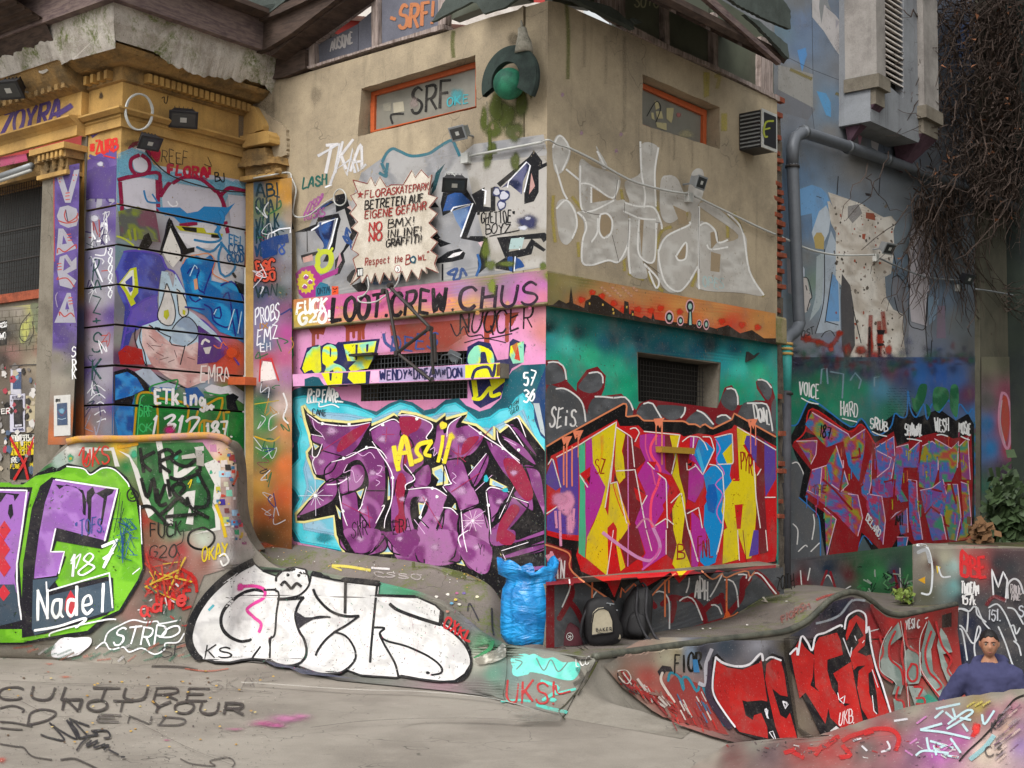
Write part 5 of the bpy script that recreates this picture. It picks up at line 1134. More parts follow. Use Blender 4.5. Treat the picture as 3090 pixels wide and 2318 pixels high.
# ================================================================ old building paint
SURF['O1']=PlaneS(O1); SURF['O2']=PlaneS(O2); SURF['OP']=PlaneS(O1.offset(OL+.09)); SURF['OW']=PlaneS(O1.offset(WO)); SURF['PW']=PlaneS(PW); SURF['OA']=PlaneS(O1.offset(OL)); SURF['OX']=PlaneS(O1.offset(.02))
def courses(art,pl,u0,u1):
    arts=[]; zz=[Zf0-.01]+cz[1:-1]+[zg]
    for i in range(len(zz)-1):
        a=px(pl.at(u0,zz[i]-.013,0)); b=px(pl.at(u1,zz[i]-.013,0)); c=px(pl.at(u0,zz[i+1]+.013,0)); d=px(pl.at(u1,zz[i+1]+.013,0))
        arts.append((art,[below(a[0],a[1],b[0],b[1]),above(c[0],c[1],d[0],d[1])]))
    return arts
class Cut(Multi):
    def build(s): s.arts[0][0].build()
    def blob(s,col,cx,cy,rx,ry=None,a=.9,core=.35,tile=None,**k):
        t_=tile or s.tile; ry=ry or rx; n=12
        for f,al in ((1,a*.35),(.75,a*.5),(.5,a*.9)):
            s.fill(col,[v for i in range(n) for v in (cx+rx*f*math.cos(i*6.283/n),cy+ry*f*math.sin(i*6.283/n))],tile=t_,a=al)
        return s
    def text(s,*a_,**k):
        k.setdefault('tile',s.tile); s.arts[0][0].text(*a_,**k); return s
B=Art('character_mural','O2','B1',old,'blue capped big nosed face beside blue letters on white and silver')
m=Cut('B1',courses(B,O2,0,U2E))
m.fill('b9b8c4','97.5 -6 206 13 206 240 93 230',fn=idw('B1',[(1000,30,'7fb4cf'),(1200,60,'a9c6d6'),(1500,160,'c4c2ce'),(1100,250,'c8c6d0'),(1600,280,'a9aab8'),(1950,160,'a8aabb'),(2000,400,'8f8f9c'),(1100,420,'6c7468'),(1250,600,'6f6468'),(1000,560,'8a8c94'),(1700,560,'d4d4da'),(1950,620,'b9c3cf'),(1900,900,'d6d6dc'),(1650,650,'d2d2d6'),(2040,1000,'9aa0ac'),(980,700,'6d8a92'),(1000,1200,'6d6f7c'),(1000,1450,'8a8c88'),(1000,1600,'5a3a5c'),(1150,1620,'c2332a'),(1400,1400,'d8c8cc'),(1500,1600,'cf9a96'),(1750,1500,'8d4ba0'),(1800,1620,'d0442a'),(1980,1600,'d4542c'),(1900,1700,'c84a30'),(1700,1800,'9fb2c4'),(1900,1900,'2d8a34'),(1200,1900,'1f6cb4'),(1000,1900,'1c5ea6'),(1400,1950,'238a3a'),(1100,2050,'1f78b8'),(1700,2000,'1f8034'),(2000,2100,'247a2c')],var=.05),g=9)
m.fill('7fc0dc','97.5 -6 110 -12 134 4 136 12 150 6 170 9 184 23 196 12 206 15 206 33 190 26 184 42 170 46 140 42 125 33 97.5 38',a=.55)
m.fill('c9c7d2','99 11 132 9 133 40 105 36 101 33'); m.fill('c2c0cc','135 25 145 13 160 9 176 15 185 28 184 46 136 40',smooth=False); m.fill('c2c0cc','190 24 206 26 206 50 193 52'); m.blob('d2d0da',1170,-120,80,90,a=1)
for q in ['117 -19 110 -17 108 -10 112 -2 118 1 124 -3 124 -11 121 -18 116 -19','98.5 12 110 9 131 7.5 134 26','131 8 132 40','134 25 143 13 158 8.5 174 14 184 26 188 38','184 25 190 19 198 20 206 24','100 14 102 40','188 47 190 56','178 40 180 48','198 54 206 56 205 90','164 48 150 50']: m.line('8a1640',30,q,soft=6)
m.fill('6a6e5a','98.5 38 115 34 130 40 134 64 100 60',a=.9,noisecol=['6a6e5a','7f8c3a','5c5f5a','7a4a5c'],g=8)
m.fill('1a1612','120 58 124 56 127 64 123 70 115 70'); m.line('8f9a2e',22,'107 54 109 62'); m.line('8f9a2e',22,'112 53 113 62'); m.line('b5c040',16,'97.5 59 105 62 118 72')
m.fill('2a84c4','130 35 150 35 156 40 165 38 170 34 190 35 196 31 188 42 183 52 176 48 160 47 150 48 142 40 138 42',a=.9); m.line('e8e8ee',12,'140 30 143 34 148 33 147 30'); m.line('2a84c4',30,'183 38 186 44 180 56',soft=8); m.line('2a78b0',16,'120 21 123 30 133 31'); m.line('2a78b0',14,'127 24 131 30')
m.fill('b8b52a','146 50 170 52 172 56 186 57 185 60 172 57 150 54'); m.fill('1e1d18','151 51 164 52 164 56 154 54'); m.fill('1e1d18','176 57 184 58 184 60.5 176 60'); m.fill('dedee2','148 56 176 60 184 64 183 70 160 68 150 62')
m.fill('181614','141 43 148 56 156 69 162 68 162 72 154 74.5 151 80 133 71'); m.fill('dcdad4','142 52 150 70 151 77 144 85 139 79 135 72')
m.line('2f7fb2',20,'162 62 175 64 184 62 182 56'); m.line('2f7fb2',20,'164 68 176 72 185 64 182 76 184 90 190 92 196 82 184 64'); m.text('2a7ab0',11,'EFI',(1900,650),(2010,670),80); m.text('245f92',12,'COR',(1900,720),(2030,740),70); m.text('245f92',12,'GOOD',(1890,800),(2030,810),70)
VI='4c52ae'
m.fill(VI,'96.5 87 103 72 113 70 133 74 137 80 140 86 134 90 131 110 132 128 120 133 110 140 105 156 100 154 103 133 104 118 98 105',noisecol=['4a50ae','5660bc','3c3f9a'],g=9); m.fill('3a3a96','108.5 119 130 108 132 128 115 136 107 140',noisecol=['4c52ae','6a58b8'],g=9)
for q in ['103 72 113 71 133 74.5 138 85 146 90 154 108 156 125 170 130 186 148 199 166','96.5 88 100 100 109 120 106 130 101 154','109 120 120 112 131 108','105 140 115 134 131 129']: m.line('5c48b4',16,q)
m.fill('c6cf22','108.5 86 113.5 84.5 115 99 115 106 111 111 113 115 109 117.5 104 106 98.5 98.5'); m.fill('e8ead6','100 98.5 108 88 111 87 112 100 109 109 104 101'); m.fill(VI,'104 97 110 92 110.5 104 108 106')
m.fill('bcd6e6','134.5 88 140 89 144 102 146 90 154 105 156 120 162 124 180 140 185 148 170 150 164 166 118 166 113 148 118 134 132 129 132 110')
m.fill('dedcd8','138.5 98.5 144 112 146 124 142 133 135 132 131 124 135 112',smooth=True); m.fill('dcd8cc','147 103 153 109 156 123 150 126 148 115',smooth=True); m.fill('c0c428','136.5 121 140 120 141 125 138.5 129 136 126'); m.fill('c0c428','152 120 154.5 121 154 125 152 124')
m.fill('a9c0d4','148 130 156 126 164 133 164 142 155 150 146 148 141 140',smooth=True,noisecol=['a9bfd2','bcd0de','93a8c0'],g=8)
m.fill('dcb7b4','118 135 125 134 135 142 142 148 155 151 164 147 172 156 175 178 156 186 138 176 126 166 118 150',smooth=False,noisecol=['dcb7b4','e4cac6','c99a96'],g=9)
BKL='1c1a28'
for q in ['138.5 98.5 135 112 131 125 135 132 143 133 146 124 144 112 139 98.5','147 103 148 115 150 126 157 123 153 109 147 103','124 133 135 140 142 143','141 140 148 130 156 126 164 134 164 143 156 150','129 135 145 138','164 134 176 143 184 148','142 143 142 149 154 151','118 134 116 144 120 156 124 170 140 180 156 186','113 135 112 144 116 156 122 168','133 74 135 72 141 44 150 68 153 76','154 150 150 166']: m.line(BKL,9,q)
for q in ['124 142 130 147','126 150 134 151','130 156 136 159','133 162 140 160','145 154 147 160','122 148 128 154','140 164 145 162','156 160 162 162']: m.line('7a5456',6,q)
m.fill('1c82c6','150 86 154 78 164 75 170 78 176 74 179 80 176 90 176 96 184 98 193 96 200 106 203 117 203 148 192 142 183 139 170 125 156 118 154 105',noisecol=['1c88cc','2a9cd8','1668ae'],g=9)
for q in ['156 90 160 85 166 87 164 92 165 103 170 107 162 114 156 106','184 100 193 97 200 105 204 115','173 78 179 80 173 96 170 105','170 116 176 120 178 130 190 135 193 125 190 106 186 110','154 118 170 120','183 118 184 127 178 126 179 120 183 118','193 125 196 142','197 120 200 140']: m.line('1a2a88',14,q)
m.fill('d9a37a','161 95 164 94 165 103 162 104'); m.line('e88a3a',7,'152 82 156 76 164 74.5 174 73.5 179 80 177 90 190 97'); 
for q in ['158 92 162 83 164 86','164 109 168 111','178 124 180 120','190 137 195 120','198 140 201 122']: m.line('bfe2f4',8,q)
m.fill('141414','195 96 206 100 206 109 199 106',a=.8); m.line('141414',22,'194 90 196 93')
m.fill('6a3f98','165 133 185 148 190 156 180 164 164 166 165 148',a=.8,noisecol=['6a3f98','8a50a8','5a3488'],g=9)
m.fill('e0dcd8','169 152 176 151 174 157 171 157'); m.line('e8e6e4',20,'168 149 170 145 174 147'); m.blob('e0562a',1930,1560,90,90); m.blob('d8452a',1060,1600,80,60); m.line('f07830',8,'106 156 108 164'); m.fill('b5241e','105 150 118 153 120 166 100 166 98 156',a=.8)
m.line('f07a30',10,'178 150 183 153 185 147 188 150')
# lower part (sheet C1)
Y=lambda q: dy(q)
m.fill('141018',Y('94.5 6 106 3 116 8 124 18 126 24 112 26 110 33 94 33')); m.fill('1c6ec0',Y('96 9 106 6 114 11 120 21 110 26 96 30'),noisecol=['1a68bc','3a96dc','1550a0'],g=9); m.fill('1c6ec0',Y('95 42 100 35 111 34 111 62 99 62'),noisecol=['1a68bc','2f8cd4','1550a0'],g=9)
m.fill('b8c6d8',Y('112 6 123 2 135 14 150 18 140 22 125 18'),a=.9); m.fill('dcdce4',Y('170 20 176 16.5 185 19 194 16.5 203 23 203 33 190 24 175 26')); m.fill('12141c',Y('188 26 194 24 199 27 196 31 199 40 189 37'))
m.fill('1c5ea8',Y('154 20 164 19 170 26 164 46 156 45')); m.fill('1c6ab4',Y('132 19 148 20 140 24')); m.fill('1e7f30',Y('112 25 120 23 130 27 148 29 156 36 165 30 186 26 188 38 203 40 203 70 111 70'),noisecol=['1e7f30','238a38','1a7030'],g=10)
for q in ['111 62 114 30 117 24 123 23.5 130 28 131 60 127 60','132 28 155 33 156 46 158 48 156 60','164 46 164 40 170 35 185 28 180 47 168 47 165 60','186 38 189 40 200 38','170 47 170 60','186 40 187 56 188 64']: m.line('c79a16',18,Y(q))
for q in ['114 61 116.5 30 120 26','134 31 153 35','190 42 189 62','168 50 168 60']: m.line('48c070',10,Y(q))
m.line('2f9a4a',14,Y('125 23 126 18 145 13 148 14 146 20')); m.line('2f9a4a',14,Y('170 23 179 25 187 26'))
m.text('f4f4f4',24,'ETking',(1270,1659+330),(1720,1659+350),130); m.text('f4f4f4',22,'*',(1690,1659+410),(1790,1659+410),90); m.text('f4f4f4',24,'1312',(1240,1659+590),(1650,1659+590),150,lean=.2); m.text('f4f4f4',22,'187.',(1710,1659+610),(1940,1659+610),130); m.text('3fc06a',10,'SRF',(1150,1659+430),(1270,1659+440),90); m.text('3fc06a',10,'OK',(1150,1659+560),(1270,1659+560),70)
m.blob('d01f80',1410,1659+550,62,52,a=1); m.text('ece4e0',13,'EMRA..',(1660,1659+150),(1970,1659+150),130)
m.build()
# top of O2,above the courses
B=Art('scrawled_tags','O2','A1',old)
B.fill('7fc0dc','98.5 129 110 124 123 129 130 142 133 144 150 144 170 150 186 160 188 150 199 154 205.5 160 205.5 162 98.5 144',a=.6,soft=20); B.fill('c9c7d2','111 133 116 130 122 132 124 140 118 144 112 141',smooth=True); B.line('8a1640',28,'116 129.5 109.5 133 109 140 113 145 120 145.5 124.5 141 123.5 134 118 129.5',soft=6)
B.line('8a1640',26,'144 153 154 148 168 150 180 160',soft=6); B.line('8a1640',30,'187 160 192 157 205 160',soft=6); B.line('8a1640',26,'98.5 150 130 144 133 152',soft=6)
B.text('b01c38',26,'FLORA!',(1390,1450),(1760,1490),80,jit=.1); B.text('2a2420',6,'REEF',(1340,1350),(1570,1390),110); B.text('2a2a28',9,'BJ',(1780,1510),(1880,1520),70); B.line('3a2a20',8,'135 82 137 81 137 85 139 86 140 80'); B.line('2a2420',5,'170 137 176 139 173 131'); B.fill('a8203c','125.5 127 130 124 134 127 132 135 129 134',smooth=True)
B.blob('5c4a34',1100,1200,140,60,a=.5); B.fill('8c857c','199 96 205 90 205 120 199 116',a=.6,noisecol=['8c857c','6f665c'],g=8)
B.build()
# corner block left face,purple pilaster,posters wall
B=Art('purple_panel_mural','O1','B1',old,'purple panel with grey letter shapes and dark green vertical lettering')
m=Cut('B1',courses(B,O1,0,U1A))
m.fill('544c74','70 -3 97.5 -17 97.5 38 95 232 66 230',fn=idw('B1',[(840,-40,'5c4688'),(820,200,'8f8c98'),(940,250,'544080'),(720,100,'54427e'),(820,600,'8d8a96'),(930,500,'54427e'),(750,800,'7d7894'),(900,900,'8a8794'),(820,1100,'94929a'),(940,1250,'503c78'),(740,1250,'7a5c70'),(820,1500,'8a8088'),(720,1700,'4c3a70'),(850,1750,'8a8690'),(800,1950,'7a7684'),(800,2150,'6c6468'),(720,2200,'a05a34'),(940,2000,'4a3a70'),(900,2200,'6a6872')]),g=8)
for q in ['72 8 78 6 77 30 72 28','80 6 87 5 85 33 80 38 82 20','89 6 96 4 93 18 96 30 92 33 89 20','72 56 88 52 92 60 88 69 72 70']: m.fill('94929c',q)
for q in ['70 8 75 9 76 26 69 29','83 7 80 30','90 7 89 28 93 31','70.5 55 76 56']: m.line('42306a',12,q)
for i,y in enumerate((880,1420,1470)): m.line('a5443a',8,[850,y,900,y-6])
m.line('e4e4e8',12,'77 48 77 69',a=.9); m.line('e4e4e8',14,'77 56 83 64 89 47 89 64'); m.blob('dcdce4',790,440,60,50,a=.7); m.line('e0e0e6',10,'76 76 86 98 78 78',a=.9)
m.text('173c3c',15,'R',(765,960),(830,950),160); m.text('173c3c',15,'A',(770,1050),(850,1040),90); m.text('173c3c',15,'Z',(760,1240),(860,1230),140); m.text('173c3c',15,'+',(750,1350),(860,1340),90); m.text('173c3c',15,'S',(760,1560),(860,1550),150); m.text('173c3c',15,'K',(750,1780),(850,1770),150); m.text('173c3c',13,'A',(750,1930),(830,1920),120)
for i in range(6): m.line('d8dade',9,[925,750+i*70,940,700+i*70,920,690+i*70,905,730+i*70,925,755+i*70])
for i in range(5): m.line('dcdce0',8,[730+20*i,1900+60*i,800+20*i,1830+70*i,880,1880+60*i],a=.7)
for i in range(26): x=random.uniform(710,940); y=random.uniform(380,2200); m.line(random.choice(['d4d4da','3c3060','1f3c40','a04440','8f8c9c','e4e4e8']),random.uniform(5,11),[x+random.uniform(-50,50) if k%2==0 else y+random.uniform(-90,90) for k in range(8)],a=.75)
m.line('2c2840',12,'74 10 70 9'); m.line('8a3038',9,'74.5 60 76.5 60'); 
m.build()
B=Art('vertical_lettering','OP','B1',old,'grey letters stacked down a purple painted pilaster')
B.fill('54427e','46 2 66.5 -2 64 150 60 164 44 148',noisecol=['54427e','5c4a88','4a3a70'],g=12)
B.fill('6a665c','44 148 64 148 60 233 40 233',fn=idw('B1',[(500,1480,'54427e'),(620,1520,'4a4068'),(480,1600,'7a7468'),(600,1700,'6c6a60'),(500,1800,'8a8478'),(560,1900,'7c766c'),(600,2100,'9a5a34'),(480,2250,'a85c30'),(620,2280,'5c5448')]),g=8)
GL='94929c'
for q in ['47 8 52 7 57 23 62 4 66.5 3 59 31 54.5 31','47.5 42 50 35 57 33 64 36 66 43 64 50 57 52 50 49','49 52.5 53 52.5 64 69 47 75 48 65','50 76 56 74 60 80 64 76 64 86 56 90 64 96 60 103 50 100 48 88','56 106 59 106 63.5 131 45.5 131']: B.fill(GL,q)
B.fill('54427e','53 58 56 65 52 66'); B.fill('54427e','56 113 58 120 54.5 120'); B.fill('54427e','54 77 59 84 53 88')
for q in ['55 37 54 42 57 47 64 43 65 40','49 46 56 48 64 46 64 42','48 73 49 69 54 72 60 68 63.5 66 64 69','49 93 48 95 56 94 62 101','50 125 50 122 54 126 59 123 62 126']: B.line('9c3a34',10,q)
for x,y in ((550,230),(548,255),(550,285),(560,575),(565,600),(570,625),(480,820),(482,845),(484,870),(572,1105),(574,1130),(578,1155)): B.line('a8443c',8,[x,y,x+32,y-4])
for x,y in ((495,105),(510,100),(500,130),(610,75),(635,75),(615,120)): B.line('b04038',8,[x,y,x+4,y+8])
B.line('2c2840',8,'55 37 56 43 57 47'); B.text('e2e2e4',10,'S',(595,1600),(640,1600),90); B.text('e2e2e4',10,'R',(600,1700),(640,1700),80); B.text('e2e2e4',10,'K',(600,1780),(640,1780),80); B.line('8a8090',7,'48 118 46.5 110 48 106')
B.line('b0443a',8,'45 3 45.5 80',a=.7); B.build()
B=Art('side_strip_paint','OX','B1',old)
B.fill('8a6a44','66.5 -4 70.5 -6 70 230 63 230',fn=idw('B1',[(680,100,'a87c3c'),(680,400,'96743c'),(670,700,'8a6a48'),(660,1000,'a07838'),(660,1300,'5c5c80'),(660,1700,'6a5a50'),(650,2200,'a05a30')]),g=8); B.build()
B=Art('frieze_lettering','OA','A1',old,'large purple hand lettering across the ochre frieze')
B.text('4c3a70',30,'ZOYRA',(-10,1150),(500,1010),190,lean=.15,jit=.04); B.text('2c2420',11,'DMB',(240,1230),(450,1150),110,up=(8,-120)); B.line('54427e',40,'47 96 54 92 60 88',soft=14,a=.8); B.fill('a84a6a','0 132 22 129 23 134 0 139',soft=10); B.text('2a2420',8,'1-',(260,1320),(400,1280),70)
B.build()
B=Art('red_tag','O1','A1',old)
B.text('c8302a',22,'*ZURB',(745,1300),(985,1250),100,jit=.08); B.line('c8302a',12,'87 130 96 132'); B.fill('5c4a88','76 113 83 111 77 115',soft=6); B.line('54427e',24,'75 130 80 132 88 134 90 141 83 144 79 140',soft=4); B.blob('b8b6c4',840,1370,40,30,a=1)
B.fill('54427e','70 144 80 140 90 140 97.5 138 97.5 166 70 166',a=.9); B.blob('4a4038',845,800,30,50,a=.7); B.build()
# graffiti and posters on the low wall under the window
B=Art('tile_wall_paint','OW','B1',old,'faded yellow and grey painted bird on tiled wall under the window')
B.fill('7f7460','-6 119 45 114 45 233 -6 233',fn=idw('B1',[(30,1200,'7c756c'),(100,1350,'58544e'),(60,1400,'2c2a28'),(150,1220,'8a8278'),(300,1200,'b0ac62'),(380,1300,'a8a45c'),(420,1450,'8a7a66'),(230,1450,'6c6c58'),(100,1560,'7a5a54'),(350,1560,'7a544c'),(30,1620,'3c3430'),(300,1640,'8f8674'),(200,1900,'5c5650'),(100,2100,'484440'),(400,2100,'6a6058'),(380,2300,'6a6048')]),g=8)
B.fill('a5a55c','26 115 34 116 35 123 32 126 35 140 30 139 28 133 20 148 16 144 17 134 25 126',smooth=True,noisecol=['a5a55c','8c8f5a','6c7258'],g=7); B.line('3a3a2c',8,'25 123 18 132 16.5 142 21 147 28 140 27 130'); B.line('3a3a2c',7,'28 140 24 150'); B.line('2c2c20',8,'30.5 119 33 117')
B.fill('141414','-2 130 6 129 6 150 -2 151'); B.text('e4e4e4',7,'FRESS',(-10,1360),(60,1340),40); B.text('e4e4e4',6,'WO',(0,1450),(50,1440),50); B.fill('d8d6d0','33.5 126 36 125.5 36 133 33.5 133.5')
for i in range(7): B.line('544c40',3,[-20,1215+i*58,450,1175+i*56],smooth=False)
for i in range(8):
    for k in range(6): B.line('544c40',3,[20+i*58+(k%2)*28,1210+k*57,20+i*58+(k%2)*28,1262+k*57],smooth=False)
B.build()
# pilaster beside the corner on W1 (ochre top,layered tags,green and orange foot)
B=Art('corner_pilaster_paint','PW','B2',old,'layered blue and black tags over ochre, with orange and white scribbles')
B.fill('a98a4a','18 14 50 10 50 340 18 340',fn=idw('B2',[(220,180,'3a5a70'),(350,180,'c08a2c'),(450,250,'b98430'),(230,350,'5a7050'),(350,380,'7a8048'),(480,440,'9c8a78'),(400,500,'6a7c88'),(230,560,'365668'),(470,700,'8a8c90'),(330,700,'3c5078'),(250,850,'8a4a3c'),(330,950,'6a4a48'),(450,950,'7c7e82'),(250,1060,'1f4058'),(400,1050,'2a4a40'),(330,1130,'6a5a80'),(440,1200,'7a4a6a'),(280,1300,'7f7a98'),(450,1400,'a84a88'),(280,1500,'58708a'),(300,1620,'a8384c'),(440,1600,'b05a80'),(300,1750,'c0a8ac'),(450,1750,'9a6a90'),(300,1900,'303840'),(250,2000,'206c38'),(400,2000,'c0a8a0'),(300,2150,'247c3c'),(430,2200,'c08050'),(300,2400,'1f7434'),(440,2500,'c46a38'),(250,2700,'b88a40'),(420,2750,'c0582c'),(300,2900,'a85a2c'),(430,3000,'7c4a24'),(300,3100,'5c4a30'),(450,3200,'6a4020')]),g=8)
DG='12323c'
for t_,y in (('ABI',270),('OHAT',400),('VOLK',540),('NICK',660)): B.text(DG,15,t_,(195,y),(400,y-25),110,jit=.12)
B.text('1c4a9a',16,'R8',(320,720),(450,740),110); B.text('123a5c',16,'VBS',(190,760),(330,740),100); B.text('c24a34',22,'ESC',(190,880),(360,870),80,out=('1a1412',14)); B.text('c24a34',20,'ASO',(190,970),(370,950),70,out=('1a1412',14))
for i in range(40): x=random.uniform(200,470); y=random.uniform(250,3100); B.line(random.choice(['d8d8e0','14303c','1c3c80','8c3c50','c08838','2c7048','e4e4e8']),random.uniform(5,13),[x+random.uniform(-60,60) if k%2==0 else y+random.uniform(-80,80) for k in range(8)],a=.7)
B.text('e6e4ea',10,'PROBS',(190,1320),(400,1280),130,jit=.1); B.text('e6e4ea',10,'EMZ',(200,1500),(390,1440),120,jit=.1); B.text('e6e4ea',9,'EH',(230,1560),(330,1540),60); B.text('102c30',14,'VAN',(190,1100),(380,1080),90,jit=.12)
B.line('e6e8ee',12,'34 56 40 53 49 52 49 56',smooth=False); B.fill('183c78','24 64 35 59 47 57 48 64 39 66 38 74 26 78',a=.85)
B.fill('e2d8d4','24 170 26 163 33 164 37 178 24 180'); B.line('c03030',14,'23 180 24 162 33 161 39 179',smooth=False)
B.line('d8a81c',12,'19 226 33 230 40 226',a=.8) ; B.line('b8a22c',8,'19 199 39 196',a=.8); B.line('e4e0e0',14,'43 190 46 200 43 210 47 215',a=.8)
B.build()
# ================================================================ grey building: faded mural above,bright wildstyle below
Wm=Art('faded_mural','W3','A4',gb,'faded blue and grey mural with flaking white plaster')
Wm.fill('7c8189','13 -30 200 -30 200 190 180 340 13 340',fn=idw('A4',[(300,0,'7f858c'),(350,200,'6c87b0'),(200,250,'6f93a8'),(350,420,'6f8fb8'),(300,620,'94928f'),(200,700,'7f8082'),(450,850,'83888c'),(560,850,'6a9cc4'),(600,950,'6f90ac'),(700,600,'80838a'),(750,900,'7a90b4'),(300,1000,'7a7f8a'),(600,1100,'8f8d8b'),(800,1200,'8c8c90'),(1050,1150,'6f86a8'),(1200,1250,'7c8698'),(1500,1300,'5c6470'),(1300,300,'6c6a70'),(1700,300,'54607a'),(1750,500,'5a7eb0'),(1600,700,'505a6c'),(1800,900,'34404e'),(1900,500,'3a3e48'),(350,1500,'5f86ae'),(500,1650,'7fa0c0'),(800,1400,'8e8a86'),(1200,1600,'6a7076'),(1600,1600,'4e5258'),(1900,1500,'23282c'),(400,1900,'5a84b0'),(380,2150,'8a8f92'),(300,2300,'5c7c9c'),(450,2350,'7c9a86'),(600,2500,'8aa2b6'),(1200,2200,'5f7a92'),(1130,2000,'74848e'),(1550,2000,'6c7a86'),(1700,2200,'5c6368'),(1500,2500,'56708c'),(1650,2700,'5f686c'),(1300,2800,'7c7f86'),(380,2800,'8a8e96'),(600,2950,'7880a0'),(1000,2900,'a59a98'),(1500,2950,'5c6c8c'),(1750,2900,'4c5050')],var=.1,mul=('74777a',.38,.9)),g=14)  # colours greyed, then darkened all over to paint in tree shade
LTW='bcb8b8'
for q in ['45 -20 62 -20 56 6 64 13 76 29 77 -20 83 -20 85 20 80 69 70 50 62 39 54 26 44 14']: Wm.fill(LTW,q,a=.92)
Wm.fill('85888a','50 6 52 -20 57 0 60 9 54.5 4 52 20'); Wm.fill('9c9aa0','64 16 67 18 64 24')
for q,c in (('16 54 45 62 45 90 16 76','9a9894'),('15 74 47 91 41 100 15 93','74767c'),('48 76 56 78 60 86 60 98 56 96 52 86','5f9ac8'),('32 42 39 40 40 46 36 60','5f94cc'),('66 87 76 90 74 93 69 91','6084c0'),('82 93 89 98 84 124 82 110','c08ca0'),('92 103 100 120 99 126 94 123','c4c2c8'),('166 20 176 18 178 38 170 52 165 40','6e86b8'),('179 19 190 19 194 28 188 37 179 38','8c8ca4'),('180 39 192 38 192 46 184 50','5a92cc')): Wm.fill(c,q,a=.85)
for q in ['26 58 44 66','64 78 76 83']: Wm.line('8a7c3c',24,q,a=.6,soft=14)
for q in ['16 44 44 58 80 72','44 3 45 62','103 110 104.5 126','44 90 47 116']: Wm.line('4c4e54',4,q,smooth=False,a=.7)
Wm.line('aeb4bc',10,'76 69 79 82 77 94',a=.8); Wm.line('c48a9c',26,'85 94 87 102 84 114',a=.8,soft=6)
for i in range(40): Wm.blob(random.choice(['b0aeac','9c9a98','5c5e62','a8a29c','74808c']),random.uniform(180,1500),random.uniform(0,2900),random.uniform(40,150),random.uniform(60,220),a=.35,core=.1)
Wm.tile='B4'
for q,c in (('33 20 44 16 52 19 56 23 59 30 56 42 50 60 45 56 44 40 34 42','6f9cc8'),('44 56 50 38 56 33 60 42 58 56 54 64 46 64','b8c2cc'),('45.5 60 48 56 52 56 54.5 60 54 70 47 69','b09a60'),('36 92 40 94 42 104 44 110 42 112 43 116 40 122 36 124','bdb6b2'),('35 82 38 86 38 93 35.5 96','b5bcc8'),('48 76 54.5 72 54.5 110 50 120 42 130 47 110','a5b0b4'),('54.5 74 60 54 64 64 67 100 68 138 60 139 47 140 52 120','a9b4c0'),('61 90 66 94 67 130 55 130','6d9ac8'),('132 39 140 47 144 62 143 80 140 134 127 130 125 110 124 70 129 45','bcb5ba'),('131 64 135 62 140 74 140 90 133 90','8f888c'),('111 94 115 92 122 99 124 120 116 123 112 110','7a7c84'),('125 130 139 135 140 162 124 162','8c8e96'),('149 117 155 117 156 144 148 144','7a6c7c'),('140 106 150 112 147 128 142 133','7a90a4'),('23 76 28 80 28 108 24 106','98949a')): Wm.fill(c,q,a=.9)
PLW='c4bcb2'
Wm.fill(PLW,'57.5 22 72 27 86 32 96 39 104 43 110 42 114.5 47 112 54 113 70 110 90 105 93 106 110 112 120 120 124 121 148 124 166 74 166 76 150 80 135 70 102 64 94 64 56 60 48 57 30 59 30 61.5 35',noisecol=['c6beb4','b4aa9e','cfc9c0'],g=12)
for i in range(150):
    x,y=random.uniform(620,1120),random.uniform(280,1600); r_=random.uniform(4,13)
    Wm.fill(random.choice(['4c443c','5c5248','8c8074','6c6258','9c4c34']),[v for t in range(6) for v in (x+r_*math.cos(t)*random.uniform(.4,1.3),y+r_*1.4*math.sin(t)*random.uniform(.4,1.2))],a=.9)
Wm.fill('4c4a4c','69 90 76 100 79 118 80 150 72 166 69 150 68 110'); Wm.fill('8c8a8c','74 34 83 32 86 40 78 48 74 43',a=.6); Wm.fill('8c4a36','89 39 96 40 97 46 89 44'); Wm.fill('9a4a34','86 57 89 57 88 62 86 61')
for q in ['61 89 58 110 55 131','56 130 66 133','66 9 65 24','101 9 100 25','124 69 125.5 100 125 130 132 136 139 134 141 105','131 70 129 76 132 88','111 94 116 92 122 99','140.5 108 139 134 141 162','47 140 54 112 54.5 70','52 143 55 139 60 138 63 142','39 100 40 104','36 93 41 95 44 109 42.5 112 40 121','113 110 116 122 120 125','144 146 143 166','78 118 85 148']: Wm.line('28282c',8,q,a=.85)
for x,y,rx,ry in [(400,1440,60,60),(500,1480,60,50),(600,1520,40,70),(670,1400,50,40),(850,1540,80,60),(930,1480,40,200),(1010,1450,50,160),(1080,1540,50,80),(740,1540,50,90),(950,1600,120,80)]: Wm.blob('b03a22',x,y,rx,ry,a=.75)
for q in ['93 125 92 164','100 130 100.5 164','35 144 50 147 60 150 68 138','103 122 105 140']: Wm.line('9c2f1e',34,q,a=.6,soft=14)
Wm.fill('1f1a1c','98 137 105 137 104 141 99 141'); Wm.fill('1f1a1c','98 148 103 148 105 150 99 151'); Wm.line('1f1a1c',20,'92 135 92 164',a=.8); Wm.line('1f1a1c',16,'100 152 100.5 166',a=.8)
Wm.line('1f1c1e',6,'48 25.5 52 27'); Wm.fill('2c2628','88.5 22.5 93.5 23.5 93.5 26 89 25'); Wm.text('2a2a2c',7,'OST',(350,1440),(460,1400),60)
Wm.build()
Wl=Art('wildstyle_mural','W3','C4',gb,'black and crimson edged wildstyle letters filled with dripping colours')
